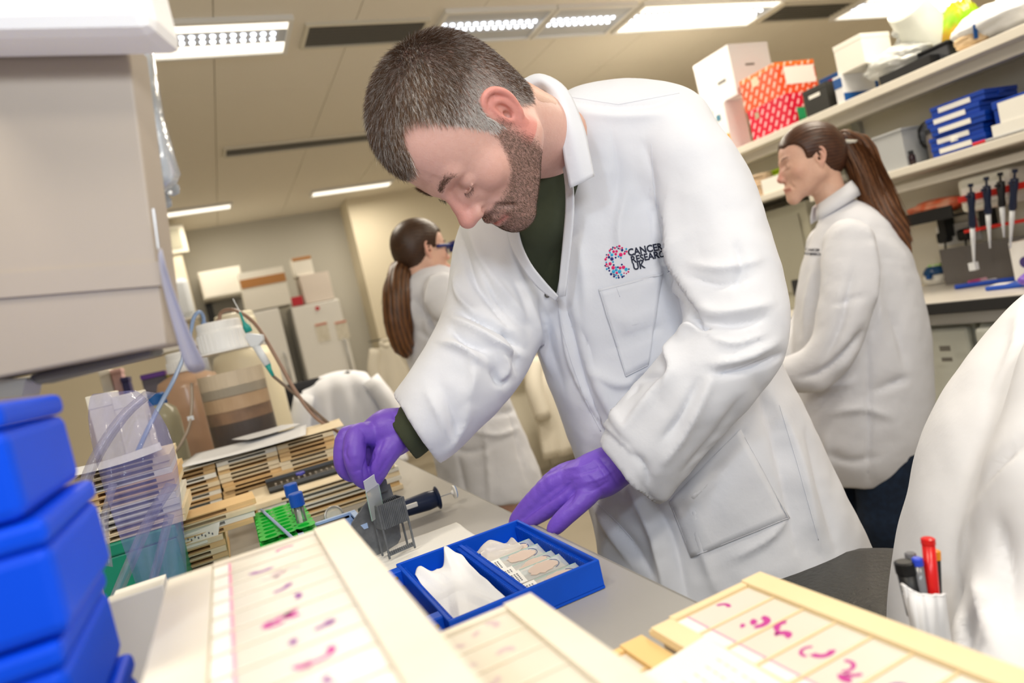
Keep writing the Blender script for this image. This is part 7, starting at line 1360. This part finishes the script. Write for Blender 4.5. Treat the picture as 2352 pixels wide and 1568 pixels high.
# ---- foreground slide trays with stained slides
m_fc = mat('tray_cream', 'E6DFD0', .75, noise=(12, 'E0D2B6', .35), bump=(500, .0002)); m_fw = mat('tray_warm', 'EFDBB2', .75, noise=(12, 'E6CC98', .35), bump=(500, .0002)); m_fy = mat('tray_yellow', 'EAC98C', .75, noise=(12, 'DFB877', .35), bump=(500, .0002)); m_sl = mat('slide_cream', 'DDD9D0', .25, noise=(6, 'DDD2BA', .5)); m_pink = mat('slide_pink_line', 'F29CB8', .5); m_mag = mat('stain_magenta', 'C03A94', .6); m_pur = mat('stain_purple', '8E4A98', .6); m_fade = mat('stain_faint', 'C9B4B8', .6)
def slide_tray(label, xr_, yf, z, length, m, seed, stain=1, ridge=.03, strip=.0215, first=0):
    """single-column cardboard tray: raised strip, ten slides with pink-bordered labels, inner ridge"""
    t = thing('slide_tray', label, 'slide tray', (xr_, yf, z)); W = strip+.0775+ridge; x0 = xr_-W; g_ = np.random.default_rng(seed)
    bx('base_board', (x0, yf-length, z-.009), (xr_, yf, z-.0045), m, t, .0005); bx('edge_strip', (xr_-strip, yf-length, z-.0045), (xr_, yf+.0, z), m, t, .0004); bx('inner_ridge', (x0, yf-length, z-.0045), (x0+ridge, yf-.004, z-.001), m, t, .0004)
    n = int(length/.0298); xs0 = x0+ridge+.0005
    bx('end_strip', (xs0, yf-.0075, z-.0045), (xr_-strip-.0003, yf-.0005, z-.0012), m, t, .0003)
    for k in range(n):
        y1_ = yf-.009-k*.0298; y0_ = y1_-.0262
        if y0_ < yf-length: break
        s_ = bx('slide', (xs0, y0_, z-.0045), (xr_-strip-.001, y1_, z-.0034), m_sl, t); bx('separator', (xs0, y0_-.0028, z-.0045), (xr_-strip-.0005, y0_-.0010, z-.0027), m, t)
        bx('label', (xs0+.0005, y0_+.001, z-.0034), (xs0+.011, y1_-.001, z-.0032), m_lab, s_); bx('label_line', (xs0+.0105, y0_+.0, z-.0034), (xs0+.0125, y1_, z-.0031), m_pink, s_)
        if stain and k >= first:
            mm = [m_mag, m_pur, m_fade][int(g_.choice(3, p=[.55, .27, .18]))] if stain == 1 else m_fade; mb = MB()
            for q in range(int(g_.integers(1, 4))):
                cx_, cy_ = xs0+.03+g_.uniform(0, .028), y0_+.006+g_.uniform(0, .014); a0_ = g_.uniform(0, 6.3); sp = g_.uniform(1.2, 4.2); R_ = g_.uniform(.003, .008); pts = []
                for a in np.linspace(a0_, a0_+sp, 10): pts.append((cx_+R_*math.cos(a)*1.2, cy_+R_*math.sin(a)))
                wd = .0010+.0016*g_.uniform(); inn = [(x*(1)+(cx_-x)*wd/R_, y+(cy_-y)*wd/R_) for x, y in pts]; out = [(x-(cx_-x)*wd/R_, y-(cy_-y)*wd/R_) for x, y in pts]; V_ = [(x, y, z-.0033) for x, y in inn+out]; mb.add(V_, [(i, i+1, 10+i+1, 10+i) for i in range(9)])
            obj('tissue_stain', mb, mm, s_)
    return t
def under_pile(x0, x1, y0, y1, z1, label, m, h=.0098):
    W = x1-x0; D_ = y1-y0; pr_ = make_tray('slide_tray', label, W, D_, h, m, label+' pile'); kids(pr_); n = int((z1-ZB-.001)/h); first = True
    for i in range(n):
        loc = (x0+.001*math.sin(i*2.3), y0+.001*math.cos(i*1.7), z1-(i+1)*h-.0001)
        if first: pr_.matrix_world = Matrix.Translation(loc); first = False
        else: copy_tree(pr_, loc, 0, label)
        (pr_ if i == 0 else bpy.data.objects[list(TM)[-1]])['label'] = 'slide tray, '+nth(n-1-i, n)+' of the '+label
slide_tray('big out-of-focus cream tray of pink-stained slides, highest in the foreground', .064, .58, 1.13, .44, m_fc, 3, ridge=.031, strip=.0255); under_pile(-.022, .058, .16, .565, 1.12, 'pile under the big foreground tray', m_cb2)
slide_tray('cream tray of faint slides in the middle foreground', .1605, .447, 1.07, .36, m_fc, 5, stain=2, ridge=.01); under_pile(.064, .158, .09, .44, 1.06, 'pile under the middle foreground tray', m_cb2)
slide_tray('cream tray of magenta-stained slides at lower right', .376, .466, 1.0, .38, m_fw, 8, ridge=.02); under_pile(.262, .372, .10, .455, .9895, 'pile under the lower right tray', m_cb2)
slide_tray('yellower tray with a white page on it between the foreground trays', .2545, .474, .99, .36, m_fy, 9, stain=2, ridge=.003); under_pile(.168, .251, .12, .465, .98, 'pile under the yellower tray', m_cb)
q0, q1, q2, q3 = G(1618, 1462, 1.003), G(1830, 1590, 1.003), G(1560, 1700, 1.003), G(1455, 1565, 1.003)
t = thing('paper_sheet', 'white printed page lying on the yellower tray at the bottom edge', 'paper', tuple(q3)); obj('sheet', MB().prism([q0, q1, q2, q3], (0, 0, .0006)), m_lab, t)
mb = MB(); e1 = (q1-q0)/np.linalg.norm(q1-q0); e2 = (q3-q0)/np.linalg.norm(q3-q0)
for k in range(5): c_ = q0+e1*.028+e2*(.012+.011*k)+[0, 0, .0007]; [mb.prism([c_+e1*h_, c_+e1*(h_+.005), c_+e1*(h_+.005)+e2*.0007, c_+e1*h_+e2*.0007], (0, 0, .0001)) for h_ in (0, .008, .0155, .026, .034, .041)]
o = obj('print', mb, m_ink, t); o['kind'] = 'stuff'
# ---- stool with a black padded seat
sc_ = P(1960, 1400, .93); t = thing('stool', 'round black textured stool seat beside the lower right tray', 'stool', (sc_[0], sc_[1], 0)); m_vin = mat('black_vinyl', '34332F', .42, bump=(130, .0016)); zt = P(1960, 1318, 1.03)[2]; c_ = np.array([P(1990, 1330, .97)[0], P(1990, 1330, .97)[1]])
obj('seat', MB().lathe([(.001, zt-.07), (.15, zt-.07), (.172, zt-.055), (.178, zt-.03), (.168, zt-.008), (.14, zt), (.001, zt+.004)], (c_[0], c_[1], 0), n=48, cap=False), m_vin, t, smooth=True); obj('column', MB().cyl((c_[0], c_[1], .08), (c_[0], c_[1], zt-.07), .025), m_alu, t, smooth=True)
for k in range(5): a = k*2*PI/5; e_ = (c_[0]+.25*math.cos(a), c_[1]+.25*math.sin(a), .05); l_ = obj('base_leg', MB().tube([(c_[0], c_[1], .1), e_], [.022, .015]), m_black, t); obj('castor', MB().cyl((e_[0]-.012, e_[1], .027), (e_[0]+.012, e_[1], .027), .027), m_black, l_)
# castor seen under the hanging coats
# ---- pens in the seated colleague's pocket
d0 = .60
pk = [[(2072, 1342, d0), (2085, 1352, d0-.004), (2110, 1365, d0-.008), (2145, 1368, d0-.008), (2172, 1366, d0-.002)], [(2080, 1380, d0), (2090, 1390, d0-.008), (2115, 1398, d0-.014), (2148, 1400, d0-.012), (2175, 1398, d0-.004)], [(2092, 1425, d0), (2100, 1435, d0-.01), (2120, 1442, d0-.016), (2150, 1444, d0-.014), (2180, 1440, d0-.004)], [(2105, 1500, d0+.0), (2110, 1505, d0-.008), (2130, 1510, d0-.014), (2160, 1510, d0-.012), (2190, 1510, d0)]]
V_ = np.array([spline([P(*c) for c in r], 6) for r in pk]); V_ = np.stack([spline(V_[:, j], 5) for j in range(V_.shape[1])], 1); V_[:, :, :] += .0012*np.sin(np.arange(V_.shape[1])*1.4)[None, :, None]*CF
obj('pen_pocket', MB().grid(V_), m_coatf, cr, smooth=True, solid=.0022); obj('pocket_hem', MB().tube(V_[0], .0016, 6), m_coatf, cr, smooth=True)
def pen(label, a, b, r, m, capm, cap=.3, clip=True):
    A = P(*a); B = P(*b); v = B-A; L_ = np.linalg.norm(v); t = thing('pen', label, 'pen', tuple(A)); obj('cap', MB().lathe([(r*.8, 0), (r*1.08, .001), (r*1.1, L_*cap)], A, v, 16), capm, t, smooth=False); obj('barrel', MB().lathe([(r, L_*cap), (r, L_*.93), (r*.4, L_)], A, v, 16), m, t, smooth=True)
    if clip: obj('clip', MB().box((-.0012, -r*1.6, .004), (.0012, -r*1.05, L_*cap*.9), frame(v, CR), A), capm, t)
    return t
dp = d0+.008
k1 = pen('thick black marker leaning left in the coat pocket', (2077, 1288, dp+.004), (2108, 1420, dp+.004), .0082, m_black, m_black, .2); pen('clear pen with a smoky end behind the black marker', (2090, 1268, dp+.012), (2118, 1420, dp+.008), .0045, mat('pen_clear', 'B9BCC4', .1, trans=.6), mat('pen_smoke', '8C8C90', .15, trans=.4), .12)
pen('clear ballpoint with a blue end in the coat pocket', (2106, 1280, dp-.002), (2128, 1420, dp), .0042, MATS['pen_clear'], mat('pen_bluecap', '3450D8', .3), .12); pen('slim black pen behind the clear ballpoint', (2114, 1290, dp+.014), (2134, 1420, dp+.012), .004, m_black, mat('pen_redend', 'C83030', .35), .1)
pen('tall red pen standing highest in the coat pocket', (2131, 1234, dp), (2148, 1420, dp-.0), .0054, mat('pen_red2', 'DC1E1E', .25), MATS['pen_red2'], .08, False); pen('black pen with an orange end behind the red pen', (2146, 1262, dp+.012), (2152, 1420, dp+.01), .0048, m_black, mat('pen_orange', 'F09A1E', .35), .14)
